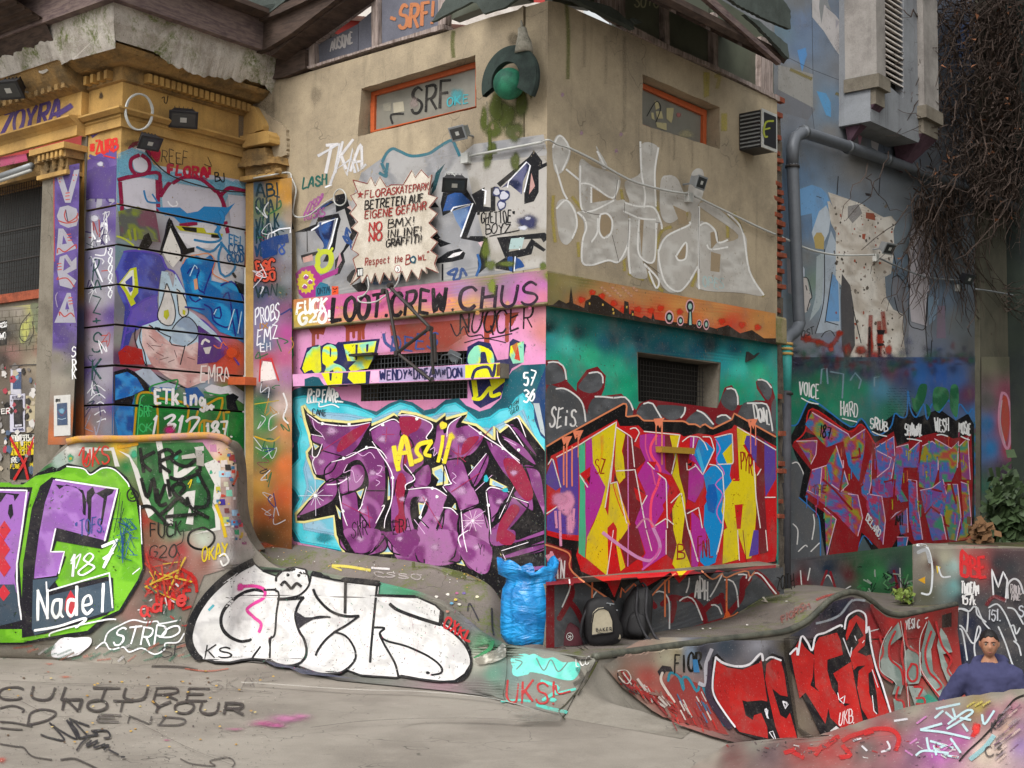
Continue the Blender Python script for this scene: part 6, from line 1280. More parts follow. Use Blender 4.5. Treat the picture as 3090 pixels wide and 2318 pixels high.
Wl.fill('14201c','14 -6 180 -6 205 0 205 180 14 270',fn=idw('C4',[(300,-40,'34304a'),(420,30,'2a3a48'),(600,30,'28304a'),(500,120,'1c6a4a'),(300,300,'1c7a5c'),(700,250,'2a7a5c'),(420,250,'1a7a58'),(620,340,'1f8060'),(850,200,'247a5c'),(900,80,'3a3450'),(1100,60,'5a3048'),(1000,200,'4c86a0'),(1080,400,'2a6e58'),(1200,120,'3a3f60'),(1350,80,'2a5c9c'),(1500,100,'28549c'),(1650,120,'3a5c94'),(1750,250,'5a2c48'),(1850,100,'4c4c44'),(1950,100,'6c6850'),(1850,400,'2a70b0'),(1900,700,'2a72ac'),(1850,600,'3a7a58'),(1900,1000,'2c6a4c'),(1850,1100,'3c5a40'),(1830,900,'5a4a50'),(2000,300,'6a3c4c'),(1980,700,'9a3c4c'),(1990,1100,'5c3c50'),(1850,1350,'54442c'),(400,1600,'5a5c60'),(300,1200,'55585c'),(300,1000,'55585c')],var=.12),g=11)
for q in ['13 13 6 14 11 33 8 60','27 82 33 83 36 95 33 110 28 118','32 116 40 120 47 133 43 147 35 146 31 130','28 133 32 138 31 148 28 164','32 164 33 154 40 150 40 166','43 166 43 156 50 148 50 166','60 166 64 160 70 166']: Wl.fill('56585c',q,smooth=True)
for q in ['27.5 82.5 32 82 36.5 90 38 100','28 133 32 138 31.5 150','32.5 156 38 151 40 152','43 156 50 149','45 125 46 133 44 146','64 160 70 157 74 166']: Wl.line('d8d6d4',10,q)
Wl.fill('0c0b10','26.5 59 40 32 47 33 76 52 86 46 93 56 113 41 120 44 125 33 133 44 150 37 164 47 174 41 179 50 179 130 178 144 170 148 130 152 125 166 100 166 86 142 76 166 56 166 50 130 43 120 33 111 37 90 30 76 26.5 66')
Wl.line('2a72b4',12,'26.5 51 32 49 40 32 47 31 76 52 85 45 96 59 109 53 113 41 118 44 123 42 124 22 126 37 131 44 137 33 140 46 144 33 150 40 158 30 164 46 167 33 174 41 178 37 180 50'); Wl.line('2a72b4',10,'33 111 43 120 50 130 51 164'); Wl.line('2a72b4',9,'72 148 80 156 87 143 94 150'); 
for q in ['127 28 130 40 137 32 140 18 134 17 130 28','146 20 156 20 158 28 150 39 145 35','160 18 166 20 165 44 159 35','139 33 143 38 141 44']: Wl.fill('2c6a44',q,smooth=True,noisecol=['2c6a44','3c7a54','1f5c3c'],g=8)
Wl.fill('8c141c','29 64 48 60 38 56 44 36 74 56 85 50 96 66 112 56 115 68 125 64 134 60 147 57 162 62 177 58 178 90 177 146 162 148 130 152 118 140 106 160 85 140 80 166 56 166 64 131 38 111 43 88 27 68')
Wl.line('c81e1e',12,'29 65 38 56 44 37 74 56 85 50 96 66',a=.9)
FC=['7c4a96','2f74b0','3c8a6c','b03a5c','9a8c24','6a5fa8','b04a3c','3c6ab0','8a3c7c']
LTR=['31 64 48 63.5 47 75 43 83','44 40 74 58 76 62 88 54 88 68 83 98 74 84 70 64 56 69 38 50','44 88 60 83 70 80 70 105 82 109 85 127 82 144 64 125 50 114 39 106','85 100 94 70 93 100 90 114 85 108','96 70 112 60 113 78 110 95 113 110 106 111 94 110 94 96 100 94','98 72 110 78 108 86 98 94','114 69 124 66.5 125 72 134 64 132 86 120 86 118 104 124 114 118 115 111 106','136 68 144 64 149 68 149 88 144 105 133 102 133 86','146 62 160 70 166 64 165 86 160 98 150 98 150 86','167 68 174 61 175 82 176 96 169 96','64 68 74 100 68 106 60 100 56 84','90 108 102 110 105 130 103 150 94 134 89 118','108 131 114 124 123 120 124 140 118 142 115 128','124 96 131 97 132 118 136 146 129 147 125 130','134 105 144 103 153 96 156 108 154 127 143 118 138 125','138 124 144 119 152 126 156 146 144 147','157 100 165 100 168 127 164 147 158 146 154 125','168 98 174 100 176 125 177 145 165 147 170 130','54 120 64 129 56 160','115 144 124 144 120 164 115 164','74 108 82 109 86 128 82 143 76 120','44 88 52 86 50 110 40 105']
for i,q in enumerate(LTR):
    Wl.fill('7c4a96',q,noisecol=[FC[(i*2+k*2)%9] for k in range(5)],g=6,nsc=.04)
    qq=nums(q); Wl.line('e0b4c8',8,qq[:min(len(qq),8)],smooth=False,a=.95)
for i in range(90):
    x=random.uniform(320,1740); y=random.uniform(560,1300); c=random.choice(['a89c1c','2f78b8','3c9a78','b8406a','7a4aa0','c4583c'])
    if x>380 or y<720: Wl.drip(c,x,y,random.uniform(30,110),random.uniform(5,9)); Wl.blob(c,x,y,random.uniform(8,20),a=.8)
for q in ['50 65 56 70 57 78','53 96 62 104 77 121','70 87 67 106','85 99 94 70','104 98 113 96 112 110','127 97 130 98','144 104 152 106','154 133 158 135','160 100 164 116','108 131 122 120','138 125 143 119 150 124','86 100 83 103','77 78 84 77 83 70']: Wl.line('8c141c',16,q,smooth=False)
for t_,x0,y0,x1,y1,h in (('VOICE',330,250,500,290,120),('HARD',670,420,820,440,110),('SRUB',920,530,1070,560,90),('SHAWAL',1210,590,1360,600,100),('WESH',1460,560,1580,560,110),('MOSIE',1660,570,1760,590,90)):
    Wl.text('e2e2e2',12,t_,(x0,y0),(x1,y1),h); Wl.line('e2e2e2',10,[x0+20,y0+30,(x0+x1)/2,y1+25,x1-10,y1+40])
Wl.text('0c0c0c',10,'187.',(500,600),(610,620),90,up=(10,-100)); Wl.text('dcdcdc',10,'DELARO.',(880,1290),(1000,1460),60,up=(20,-50)); Wl.text('7c1420',7,'THE',(440,1080),(560,1060),60); Wl.text('0e0e12',12,'MI',(1130,1340),(1200,1330),90,a=.8)
for q in ['51 16 52 4 56 3 57 16','59 6 70 8 69 28','76 13 80 7 85 13 83 20','100 10 96 11 96 18']: Wl.line('7f9aa8',14,q,smooth=False,a=.7)
Wl.fill('3c5c48','14 164 133 150 133 208 14 208',fn=idw('C4',[(250,1700,'54575b'),(350,1800,'6c1c24'),(450,1750,'56585c'),(560,1700,'1a2c40'),(650,1800,'5c5e62'),(740,1750,'5c2028'),(850,1700,'24603c'),(900,1850,'2a7040'),(1000,1750,'3c8c50'),(1050,1900,'2c6c40'),(1130,1750,'4c3060'),(1160,1850,'6c3050'),(1230,1750,'2f7848'),(1280,1900,'4c6c4c'),(600,1950,'54565a'),(300,1950,'4a4a48')],var=.2),g=9)
for q in ['34 172 35 184 36 188','50 187 56 176 60 180 64 190','68 190 74 186 76 185','42 170 40 180','117 170 118 190']: Wl.line('d8d6d4',10,q)
for q in ['56 172 50 188','59 173 64 188 70 190','112 172 116 190']: Wl.line('8c1c28',20,q,a=.8)
for i in range(40): x=random.uniform(820,1300); y=random.uniform(1660,1980); Wl.line(random.choice(['1c4028','78c080','3c9a58','204030','b0c0b0']),random.uniform(6,14),[x,y,x+random.uniform(-40,40),y+random.uniform(-60,60),x+random.uniform(-50,50),y+random.uniform(-50,50)],a=.7)
for i in range(12):
    for k in range(9):
        if (i*7+k*3)%4: Wl.line('1a1418',3,[1060+k*22+(i%2)*11,200+i*22,1078+k*22+(i%2)*11,204+i*22],a=.6)
for i in range(22):
    Wl.line('1a1220',3,[1120+(i%3)*20,860+i*28,1330+(i%4)*18,878+i*28],a=.35,smooth=False)
Wl.fill('2c7ab8','179 48 190 44 192 90 188 130 179 128',noisecol=['2c7ab8','245c94','3c7a58','6a4a5c'],g=8,nsc=.06,a=.85)
for k in range(150):
    x=random.uniform(150,1780); Wl.blob(random.choice(['2a2c44','2c6a50','3a3450','7c2c2c','3a4c7c','5c6468']),x,random.gauss(-50,50),random.uniform(40,120),random.uniform(30,110),a=.45,core=.15)
Wl.build()
Wp=Art('pier_graffiti','W3','C4',gb,base=.104)
Wp.fill('5c5a4c','180 -6 205.5 -6 205.5 148 180 148',fn=idw('C4',[(1850,0,'6c6a58'),(2000,0,'5c5c4c'),(1850,300,'5c5a58'),(2000,250,'8a4a5c'),(1850,500,'2c6ca0'),(1880,700,'2c74ac'),(2000,500,'b0444c'),(2030,700,'9a3c48'),(1990,900,'3c3440'),(2040,1000,'7a5060'),(1850,1000,'2c5c4c'),(1900,1200,'3c5c48'),(2030,1250,'3c4434'),(1850,1400,'5c4a30')]),g=9)
Wp.line('c488a0',22,'197 25 195 40 196 56 201 70 204 64 205 40 201 26 197 24'); Wp.fill('b0483c','197.5 29 202 29 203.5 50 201 64 197.5 56',smooth=True); Wp.line('c4b8c0',6,'197.5 30 196 48 200 66',a=.8)
Wp.build()
# ================================================================ cross wall and everything on the skate surfaces
G=Art('cross_wall_graffiti','G','D4',crossw,'dark paint with white crown and tall white letter outlines')
G.fill('3c3c3e','129 -21 226 -23 226 118 190 130 170 118 164 70 159 35 164 29 129 30',fn=idw('D4',[(1320,-190,'6c6c6c'),(1400,-100,'8a8478'),(1500,50,'7c766c'),(1450,-50,'4a2c24'),(1560,-100,'8c8a78'),(1620,-20,'84a09c'),(1630,150,'5c8c8c'),(1400,200,'4c4c3c'),(1750,-50,'a03030'),(1850,0,'9c2c2c'),(1720,120,'2c2a2c'),(1700,250,'24242a'),(2000,-50,'2c2c30'),(2000,100,'1c1e28'),(1750,450,'161c30'),(1900,300,'3a3c40'),(1700,700,'151b30'),(1850,550,'181e2c'),(2000,450,'30343a'),(2150,200,'2c2e32'),(2150,500,'2a2c30'),(2200,800,'26282c'),(2000,900,'2c3034'),(2100,0,'303236')],var=.1),g=10)
G.line('c8ccd0',16,'132 -20 140 -19 144 -8 145 5 143 20 136 20',a=.9,smooth=True); G.line('a8acb0',30,'133 -14 140 -16 143 -6',a=.7); G.fill('b88a20','133 9 139 6 139 12'); G.fill('c0a82c','148 -3 152 -2 149 4'); G.line('c8ccd0',14,'150 -2 153 6 160 6',a=.8)
G.text('c4282c',24,'BBE',(1680,60),(1900,70),180,a=.9); G.text('d0d0d0',12,'TWOEAM',(1690,200),(1840,210),90); G.text('d0d0d0',12,'157k',(1700,290),(1820,300),80)
G.fill('10141f','195 6 201 16 206 8 208 26 195 25'); G.line('c4c4c8',14,'196 23 194.5 0 200 15 204 2 207.5 9 206 27 196 23',smooth=False); G.line('b8b8bc',16,'208 24 208 13 213 8 218 11 221 20',a=.9)
for q in ['174 76 170 52 166 50 168 47 172 51 179 62 185 52 183 48 180 64 181 74','159 38 166 33 174 34 175 40 174 52','183 32 188 44 195 52','182 31 183 38 190 44','165 35 169 33 176 35 180 31 183 33','192 32 199 29 205 36 210 47 215 60','208 32 214 34 221 46','210 48 213 47 215 54 218 49','213 60 217 64 219 72','200 48 206 62 212 80 218 90','159 40 164 70 168 86 170 100']: G.line('b4b8bc',13,q,a=.9)
G.text('a8acb4',11,'151.',(1920,420),(2030,430),90); G.text('a09a9c',9,'RAUL',(2100,200),(2200,210),70); G.text('a09a9c',9,'HNE',(2110,260),(2190,260),60); G.text('a8acb4',12,'S',(2165,400),(2215,400),90); G.line('6a2028',30,'190 30 196 23 206 26',a=.7,soft=8)
G.build()
# the deck
G=Art('deck_marks','G','D3',deck)
for q in ['25 90 45 101','38 88 43 100','36 105 52 107.5','15 98 30 99','48 100 43 96']: G.line('332c2a',7,q,a=.6,soft=2)
G.fill('6a6058','22 88 108 85 170 74 221 60 221 82 150 95 56 106 2 98.5',noisecol=['6a6058','5c544e','746a62'],a=.35,g=14)
for x,y in ((1240,838),(1440,830),(1500,828),(1810,798),(2140,600),(940,1000)): G.fill('d8d4cc',[x-9,y-4,x+9,y-3,x+10,y+4,x-8,y+3])
G.text('8a3a34',14,'FIORSH',(180,470),(430,330),60,tile='D4',a=.5,soft=5); G.line('a03c34',18,'48 26 56 23 64 21.5',tile='D4',a=.6,soft=5); G.line('5a6430',26,'30 20 20 25 0 25',tile='D4',a=.5,soft=16); G.line('5a6430',26,'160 56 170 70 198 56 210 56',a=.45,soft=14)
G.fill('c8c0b0','190 57 195 56.5 199 61.5 193 60'); G.line('e88a50',10,'161 75 170 72 174 69',a=.8)
G.line('d0c058',20,'56 30 70 31 88 34',tile='D2',a=.8,soft=10); G.line('d0c058',14,'56 31 64 34',tile='D2',a=.7,soft=6); G.line('cfcac8',16,'89 32 104 33',tile='D2',a=.8,soft=6); G.text('b8b0ac',9,'CSSO.',(900,390),(1350,420),40,tile='D2',a=.6); G.line('58602c',60,'123 29 140 29 160 37 178 40',tile='D2',a=.6,soft=24); G.line('a0522c',34,'0 13 12 13 26 12',tile='D2',a=.5,soft=16); G.line('84703c',10,'150 30 164 35 180 43',tile='D2',a=.6,soft=6)
G.line('b05c34',40,'-6 16 0 13 10 12',tile='D2',a=.6,soft=20); G.line('9c4630',30,'218 151 226 150',tile='C1',a=.6,soft=10)
for i in range(70): x=random.uniform(0,1700); y=120+x*.15+random.uniform(0,120); G.fill(random.choice(['c8a040','6a4a28','c8c4bc','3c3028']),[x,y,x+9,y+1,x+7,y+6,x,y+5],tile='D2')
G.build()
# quarter pipe: lime and violet letter,dark green piece,red scrawl
G=Art('ramp_mural','G','C1',bank,'lime clouded violet letter beside a dark green piece with black and red scrawl')
G.fill('28542e','-6 96 20 97.5 33 85 45 78 60 65.5 100 64 176 61.5 188 66 199 76 199 120 208 140 215 152 208 166 170 176 150 230 115 238 60 233 -6 233',fn=idw('C1',[(600,700,'cfcac4'),(750,760,'2c5630'),(1000,700,'c8a020'),(1060,720,'b8901c'),(900,780,'2a5a2e'),(1100,740,'6aa890'),(1050,850,'1c6a34'),(1250,800,'2a5a30'),(1500,700,'2f6a38'),(1700,680,'b07a98'),(1800,740,'c8a8a0'),(1850,800,'c8a858'),(1900,900,'c8b4b0'),(1850,1100,'a88880'),(1940,1000,'8a7a78'),(1900,1300,'9a8a8c'),(1960,1400,'b0a0a0'),(2050,1480,'a89a94'),(1250,1050,'24502a'),(1500,1000,'2c5e32'),(1700,1000,'2c5c2c'),(1600,1200,'24582c'),(1300,1250,'4a4028'),(1200,1300,'8a3024'),(1250,1450,'6a4a38'),(1450,1400,'6a8a6c'),(1700,1450,'b0b8a8'),(1500,1550,'9a3838'),(1800,1500,'9a948c'),(1250,1600,'8a2e2a'),(1700,1650,'8c5c50'),(1500,1750,'803430'),(1200,1800,'5c4a44'),(1400,1900,'7c3830'),(1250,2000,'6a5c54'),(1100,2100,'7c5c54'),(1400,2080,'5c6c60'),(1000,2250,'4c6458'),(1300,2280,'54685c'),(600,2300,'6c6c62'),(100,2300,'6c5c54'),(1550,1900,'6c645c'),(1900,1600,'a8a4a0'),(2050,1600,'98928a'),(400,850,'3a6a3a'),(0,980,'4c9a24'),(480,800,'a0b0a8')],var=.14),g=10)
G.fill('2a5a30','114 66 169 65 180 82 179 124 180 138 150 140 125 129 115 100',noisecol=['2a5a30','24502a','346a38'],g=10)
for q in ['61 70 76 69 87 70 95 69 100 85 96 85 93 72 78 72 76 80 72 72 62 71.5','99 72 108 75.5 115 87 122 108 129 124 124 128 119 115 112 90 108 78','130 64 135 64 140 90 144 110 141 113 137 98','170 83 179 79 184 83 184 110 180 120 183 124 184 138 160 142 180 136 179 124 177 119 179 100','145 82 149 85 148 90 155 86 164 85 156 92 150 95 145 94','148 113 156 106 163 105 162 117 161 134 155 133 158 119 157 112','140 124 145 119 144 135 138 134']: G.fill('c9c6c0',q)
G.fill('28542e','159 120 164 118 160 126',a=.9); G.line('c81f1c',12,'66 76 70 69 70 82 74 74 72 83'); G.text('c03020',13,'UKS',(680,850),(920,830),150,jit=.08)
for x,y,r_ in ((590,780,40),(1120,750,40),(1660,960,40),(1760,900,20),(1470,770,30)): G.blob('3c9a74',x,y,r_,r_*1.3,a=.9); 
G.blob('c0b030',590,785,22,a=.8)
K='131411'
for q in ['117 70 120 90','129 73 118 80 126 89','133 74 134 90','132 74 140 71 144 76 133 82 142 90','151 72 143 78 148 83 156 85 164 80 166 90 150 96 142 94','118 95 123 111 128 95 131 115 138 100','131 104 133 117 139 116','140 96 142 110','152 98 144 102 146 108 154 116','148 98 154 102 150 108','164 88 170 100 174 108 172 118 162 119','113 124 118 119 126 119 133 126 140 134','133 126 140 120 150 111 156 118','138 127 150 126 164 125','156 111 160 120 174 128']: G.line(K,26,q,soft=5)
G.line(K,18,'169 136 159 140 157 148 162 153 171 154 178 148 178 141 170 136'); G.text(K,11,'FUCK',(1240,1450),(1520,1420),110,jit=.1); G.text(K,9,'G20',(1240,1620),(1480,1600),100,jit=.1); G.line(K,7,'142 130 147 133 149 140 153 139 152 148 147 152 150 160')
G.text('b0201c',22,'eMMA',(1210,1900),(1640,1860),150,tile='C1',jit=.12); G.text('b0201c',26,'JANE',(1240,2060),(1600,2020),140,jit=.12); G.line('b0201c',24,'150 170 162 178 164 190',a=.8,soft=6); 
for i in range(30): G.line(random.choice(['a02420','b83a2a','8a2020','c8a830']),random.uniform(8,16),[random.uniform(1200,1500),random.uniform(1560,1950),random.uniform(1260,1640),random.uniform(1600,2000)],a=.7,smooth=False)
G.text('c8b020',14,'OKAY',(1680,1640),(1900,1600),110,jit=.12); G.line('c8a81c',26,'180 117 185 130 188 144',soft=4); G.line('c8b020',9,'157 100 160 96 158 103'); G.line('e8e6e0',14,'183 160 187 158 190 164 186 168 184 164',a=.9); G.text('2c3a34',9,'DEK',(1700,1200),(1790,1180),80,a=.5)
G.line('d09a1c',26,'98 69 106 68 115 66',a=.8,soft=6); G.fill('b8b4b0','162 69 170 68 170 72 164 73'); G.fill('a8a49c','151.5 76 162 74 164 78 152 79'); G.fill('9a968c','164 76 170 74 170 85 164 84',a=.9)
# lime cloud and letters
G.fill('15161a','-6 95 10 95 20 98.5 30 90 44 85 48 87 57 82.5 69 85 76 90 85 83.5 96 85.5 106 94 110 101 116 114 119 140 120 156 121 170 117.5 180 111 192 102 207 89 214 76 225 60 227 35 230 20 233 -6 233')
G.fill('6cae22','-6 96.5 9 96.5 20 100 30 93 44 90 50 89 58 84.5 69 87 76 92.5 85 86 95 87.5 104 95 108.5 102 114 115 117.5 140 118 156 119 170 115 180 109 190 100 205 87 211 74 222 59 224 35 228 20 231 -6 231',noisecol=['6cae22','76b82a','62a41e'],g=12)
VL='9a66b4'; SLT='3c4a58'; SHD='1e1c24'
G.fill(SHD,'-6 102 27.5 102.5 24 120 17 166 20 210 19.5 220 -6 220'); G.fill(VL,'-6 104 25 106 20 130 15 166 13 176 15 190 -6 192',col2=None); G.fill(SHD,'-6 106 17 108 13 114 12 109 6 108 2 114 -6 120'); G.fill(SHD,'8.5 117 11 116 12 125 9.5 129 7.5 124')
G.fill(SLT,'-6 183 13 183 17 200 19 213 -6 219')
for x,y in ((45,1380),(40,1540),(45,1690)): G.fill('c0303c',[x,y-80,x+55,y,x,y+80,x-55,y])
for x,y in ((40,1900),(-10,1460),(-10,1620)): G.fill('c0303c',[x,y-70,x+55,y,x,y+70,x-55,y])
G.line('ecebee',14,'0 104.5 23 105 20 130 15 166 15 180 17 200 19 212',smooth=False)
G.fill(SHD,'43.5 94 34 101 27 120 20 166 19 200 19.5 227 40 224 90 209 96 203 95 178 90 177 50 186 47 181 54 166 56 160 48 160 45 156 48 147 86 154 91 147 100 104')
G.fill(VL,'45 96 98.5 104 89 147 48 136 43 156 54.5 156 52 166 48 176 29 178 30 166 33 142 38 115',noisecol=['9a66b4','a474be','8f5caa'],g=14)
G.fill(SHD,'47 100 56 101 64 102 69 108 70 123 68 117 70 125 72 126 73 106 78 102 80 108 90 103 96 104 94 108 90 110 86 133 84 135 87 112 80 107 77 111 76 140 73.5 144 74 118 70 105 56 100 50 104')
G.fill(SLT,'28 179 50 177 43 185 40 189 40 193 94 180 96 205 76 211 30 225 27.5 220',noisecol=['3c4a58','445462'],g=14); G.fill('c0303c','60 188 56 196 55 204 60 212 64 206 65 196')
G.line('f0eff2',14,'47 96 98.5 104 88 147',smooth=False); G.line('f0eff2',12,'47 137 43 156 54.5 156 50 174',smooth=False); G.line('f0eff2',13,'39.5 181 40 189 92 174 95 203',smooth=False); G.line('f0eff2',10,'56 85 70 87 76 92 86 86.5 96 88 106 98 108 102'); G.line('f0eff2',8,'117 118 118.5 150'); G.line('f0eff2',8,'111 175 117 170')
G.line('ece8f0',12,'60 166 68 158 64 170',a=.9)
G.text('f4f4f4',24,'187',(570,1790),(960,1680),190,lean=.15); G.text('f6f6f6',24,'Nadel',(300,2130),(930,2060),240,jit=.03); G.line('f6f6f6',20,'30 221 50 218 70 212 73 213 65 219'); G.line('f4f4f4',12,'43 226 45 223 64 218 90 213 98 213',a=.8,soft=3)
G.text('2a4a8c',9,'"TOFS.',(620,1430),(880,1400),120); 
for i in range(30): G.line('175a58' if i%2 else '1c4a8c',7,[random.uniform(950,1100),random.uniform(1270,1640),random.uniform(1000,1160),random.uniform(1280,1660)],smooth=False,a=.85)
for q in ['101 107 99 125 96 140','103 114 100 138','104 120 101 132']: G.line('1c2a28',6,q)
G.line('20241c',14,'111 103 107 107 108 113 113 114 116 109 111 103'); G.text('20241c',8,'S',(1090,1120),(1140,1110),60)
# white cloud tag,scribbles at the foot (sheet D1)
G.tile='D1'
G.fill('dedce0','43 74 45 66 52 60 62 60 74 60 75 65 70 70 64 74 52 76',smooth=True); G.line('e4e4e6',12,'78 69 85 64 90 70 100 68 105 72 115 69 125 74 133 70 134 65 144 64 149 57',a=.95); G.line('e4e4e6',12,'85 64 88 56 98 50 108 46 118 48 127 47 130 49 146 46',a=.9)
G.text('ececee',16,'STRP',(910,660),(1330,660),150,up=(30,-150),jit=.08); G.line('ececee',14,'130 60 136 53 144 51 145 56 138 60 129 60')
for i in range(36): x=random.uniform(0,1500); y=random.uniform(680,800); G.line(random.choice(['2c6a54','3c7a64','b8b4b4','4c4844','a85a48']),random.uniform(8,22),[x,y,x+random.uniform(30,160),y-random.uniform(10,60)],a=.5,soft=8)
G.text('26262a',10,'SF',(1290,780),(1500,730),90,a=.8)
for i in range(30): x=random.uniform(1080,1520); y=random.uniform(180,520); G.line(random.choice(['a83a34','b84038','c8c4c4','4c5c50','8c3430']),random.uniform(8,18),[x,y,x+random.uniform(-40,60),y+random.uniform(-60,60)],a=.75,smooth=False)
G.text('c03a38',22,'adie',(1120,440),(1520,330),120,jit=.12)
G.build()
# silver letters on the long bank
G=Art('silver_bubble_lettering','G','D2',bank,'long silver bubble letters outlined in black with a wavering face')
G.fill('6c6a64','-10 30 40 35 95 44 128 52 150 60 183 87 201 96 236 101 275 108 249.5 156 221 149 180 139 150 135 60 126 0 112 -20 110',fn=idw('D2',[(1000,480,'4c8a70'),(1200,490,'3c7a58'),(1400,560,'6c6860'),(1600,620,'5a5650'),(1600,520,'7a7468'),(1900,850,'4c4a48'),(1750,750,'5c5860'),(1850,950,'3c7c54'),(1800,1100,'a8a498'),(1900,1200,'547868'),(2050,1000,'747a70'),(2100,1200,'6c7c78'),(2300,1250,'747c74'),(2400,1100,'7c7a72'),(2450,1450,'7a756b'),(2600,1250,'767168'),(0,1200,'5c5854'),(600,1240,'5c5a56'),(1500,1320,'8a6c74'),(1800,1300,'6c6664'),(2200,1450,'7c7870'),(100,340,'5c6c5c'),(800,430,'7c7468')]),g=11)
WHT='cbc9c6'
out=[(s_[0],s_[1]) for s_ in P('D1','204 -1 190 6 176 18 165 30 157 43 153 56 152 65 156 74 162 79 174 82.5 186 83 196 81 204 80')]+[tuple(q) for q in P('D2','0 111 3 114 10 116 18 116 27 115 34 121 45 123 62 122 68 119 80 124 110 126 114 124 130 127 148 129 160 127.5 169 121 174.5 112 173.5 100 168 90 160 82 150 76 150 68 144 62 129 55.5 96 54.5 97 46 70 43 40 37 37 43 38 38 34 34 25 32 15 34 11 38 0 34')]
out=np.array(out)
G.fill('17171a',out,raw=True); cc=out.mean(0)
inn=[]
for i in range(len(out)):
    a_,b_=out[i-1],out[(i+1)%len(out)]; t_=b_-a_; t_ /= np.linalg.norm(t_)+1e-9; nn=np.array([-t_[1],t_[0]])
    if ((out[i]+nn*5-cc) ** 2).sum()>((out[i]-nn*5-cc) ** 2).sum() and False: nn=-nn
    inn.append((out[i],nn))
sg=1
ar=sum(out[i][0]*out[(i+1)%len(out)][1]-out[(i+1)%len(out)][0]*out[i][1] for i in range(len(out)))
sg=1 if ar>0 else -1
G.fill(WHT,np.array([o+n_*sg*5.5 for o,n_ in inn]),raw=True,noisecol=['cbc9c6','bdbbba','d4d2d0'],g=12)
OB='17171a'
G.tile='D1'
for q in ['204 -1 190 6 176 18 165 30 157 43 153 56 153 65 157 74 162 79']: G.line(OB,60,q,soft=3)
G.line(OB,26,'216 23.5 206 22 196 24 187 30 180 40 179 50 184 59 193 64 200 64 203 63'); G.line(OB,16,'211 69 206 76 204 80'); G.text(OB,13,'KS',(1640,780),(1880,790),110,jit=.1)
G.line('c83c8a',24,'192 19 206 19 215 22 214 29 202 35 199 39 206 45 212 50 210 57',soft=5); G.blob('c83c8a',1930,195,50,a=.9); G.line('48b0c0',18,'169 38 173 34',a=.8,soft=4); G.line(OB,12,'221 60 220 70 219 78 223 83')
G.tile='D2'
for q,w_ in [('-2 111 4 110.5 5.5 100 5 92 9.5 88 11 70 12.5 52 0 50.5',16),('10.5 43 11 39 15 35',20),('12 58 20 58 34 57',26),('34 57 30 62 27 72 30 85 34 92 36 102 34 109 28 114 18 116 6 113 2 110.5',20),('10 49 11 52',14),('40 39 38 47 33 53 27 56 14 58',14),('15 46.5 18 43.5 21.5 47 24 49 28 45 32 47.5',22),('42 50 46 58 56 68 68 72.5 80 72.5',22),('80 72.5 70 80 60 86 52 93 46 101 43.5 106.5',16),('59 86 68 89 74 96 77 105 75 112 68 119 60 122.5 44 122.5 27 116',16),('69 43.5 68.5 70',22),('95 46 92 75 90 95 88.5 112',20),('91.5 82 101 82.5 97 87 100 95 109 112 111.5 124',18),('97 87 102 93 120 98 138 106 148 114 148.5 120 140 122.5',17),('105.5 62 112 67 128 73 148 79',28),('148 79 149 68',30),('95 55 127 55.5',22),('149 79 160 87 170 98 174 110 170 122 160 128 140 128 112 124',18),('0 34 15 34.5',16),('40 37.5 60 42 69 43 85 44.5 96 46',16)]: G.line(OB,w_,q,soft=2)
G.blob(OB,205,378,16,a=1,core=.8); G.blob(OB,296,382,16,a=1,core=.8); G.blob(OB,1370,1205,20,16,a=1,core=.8); G.fill('2c2a30','27 68 35 73.5 56 73.5 42 75.5 35 79 29 84'); G.line(OB,14,'40 74.5 48 73 56 73.5'); G.fill('5a5c70','0 112 8 117 20 118 30 123 80 128 50 123',a=.6)
for i in range(260): x=random.uniform(-100,1600); y=random.uniform(580,1240); G.line(random.choice(['5c5a58','7c7a76','4c4a48','a03c5c','3c8a6c']),random.uniform(2.5,5),[x,y,x+random.uniform(-14,14),y+random.uniform(-16,16)],a=.7,smooth=False)
for i in range(14): x=random.uniform(0,1300); y=random.uniform(600,1000); G.line(random.choice(['a03c5c','3c8a6c','5c5a58']),3,[x,y,x+random.uniform(-60,60),y+random.uniform(60,160)],a=.5)
G.text('b0282c',20,'OXKL',(1500,800),(1740,950),90,jit=.1,up=(30,-80)); G.line('2c7c4c',26,'188 94 186 102 177 107.5',a=.9,soft=4); G.line('2c2c34',12,'169 68 171 62 178 76',a=.8); G.line('2c2c34',16,'188.5 66 189 82 190 88',a=.7)
for x,y,c in ((1430,565,'d8d4c8'),(1525,540,'d8d4c8'),(1555,620,'5ca0c0'),(1590,590,'c8b040'),(1620,630,'c8c8b8'),(1770,560,'d8d0b0'),(1660,530,'6c5c94'),(1600,530,'9c5c7c'),(1540,680,'c08070')): G.blob(c,x,y,20,14,a=.9,core=.6)
G.fill('c4c0b4','176 108 190 102 196 96 201 100 199 108 190 113 180 113',a=.8,noisecol=['c4c0b4','8a867a'],g=6,nsc=.15)
TQ='5cc0b0'; G.tile='D3'
for q in ['-15 115 -16 108 -8 104 0 105 -2 112 0 120 -10 123 -15 121','-2 107 4 104 12 108 20 107 28 111 40 111 42 118 36 126 24 125 15 122 6 120 -2 118']: G.fill(TQ,q,smooth=True,a=.9,noisecol=[TQ,'78ccc0'],g=8)
G.line('6a7a74',10,'6 108 12 118 18 109 24 119 32 111',a=.8); G.line('6a7a74',10,'-12 109 -6 111 -11 117',a=.8)
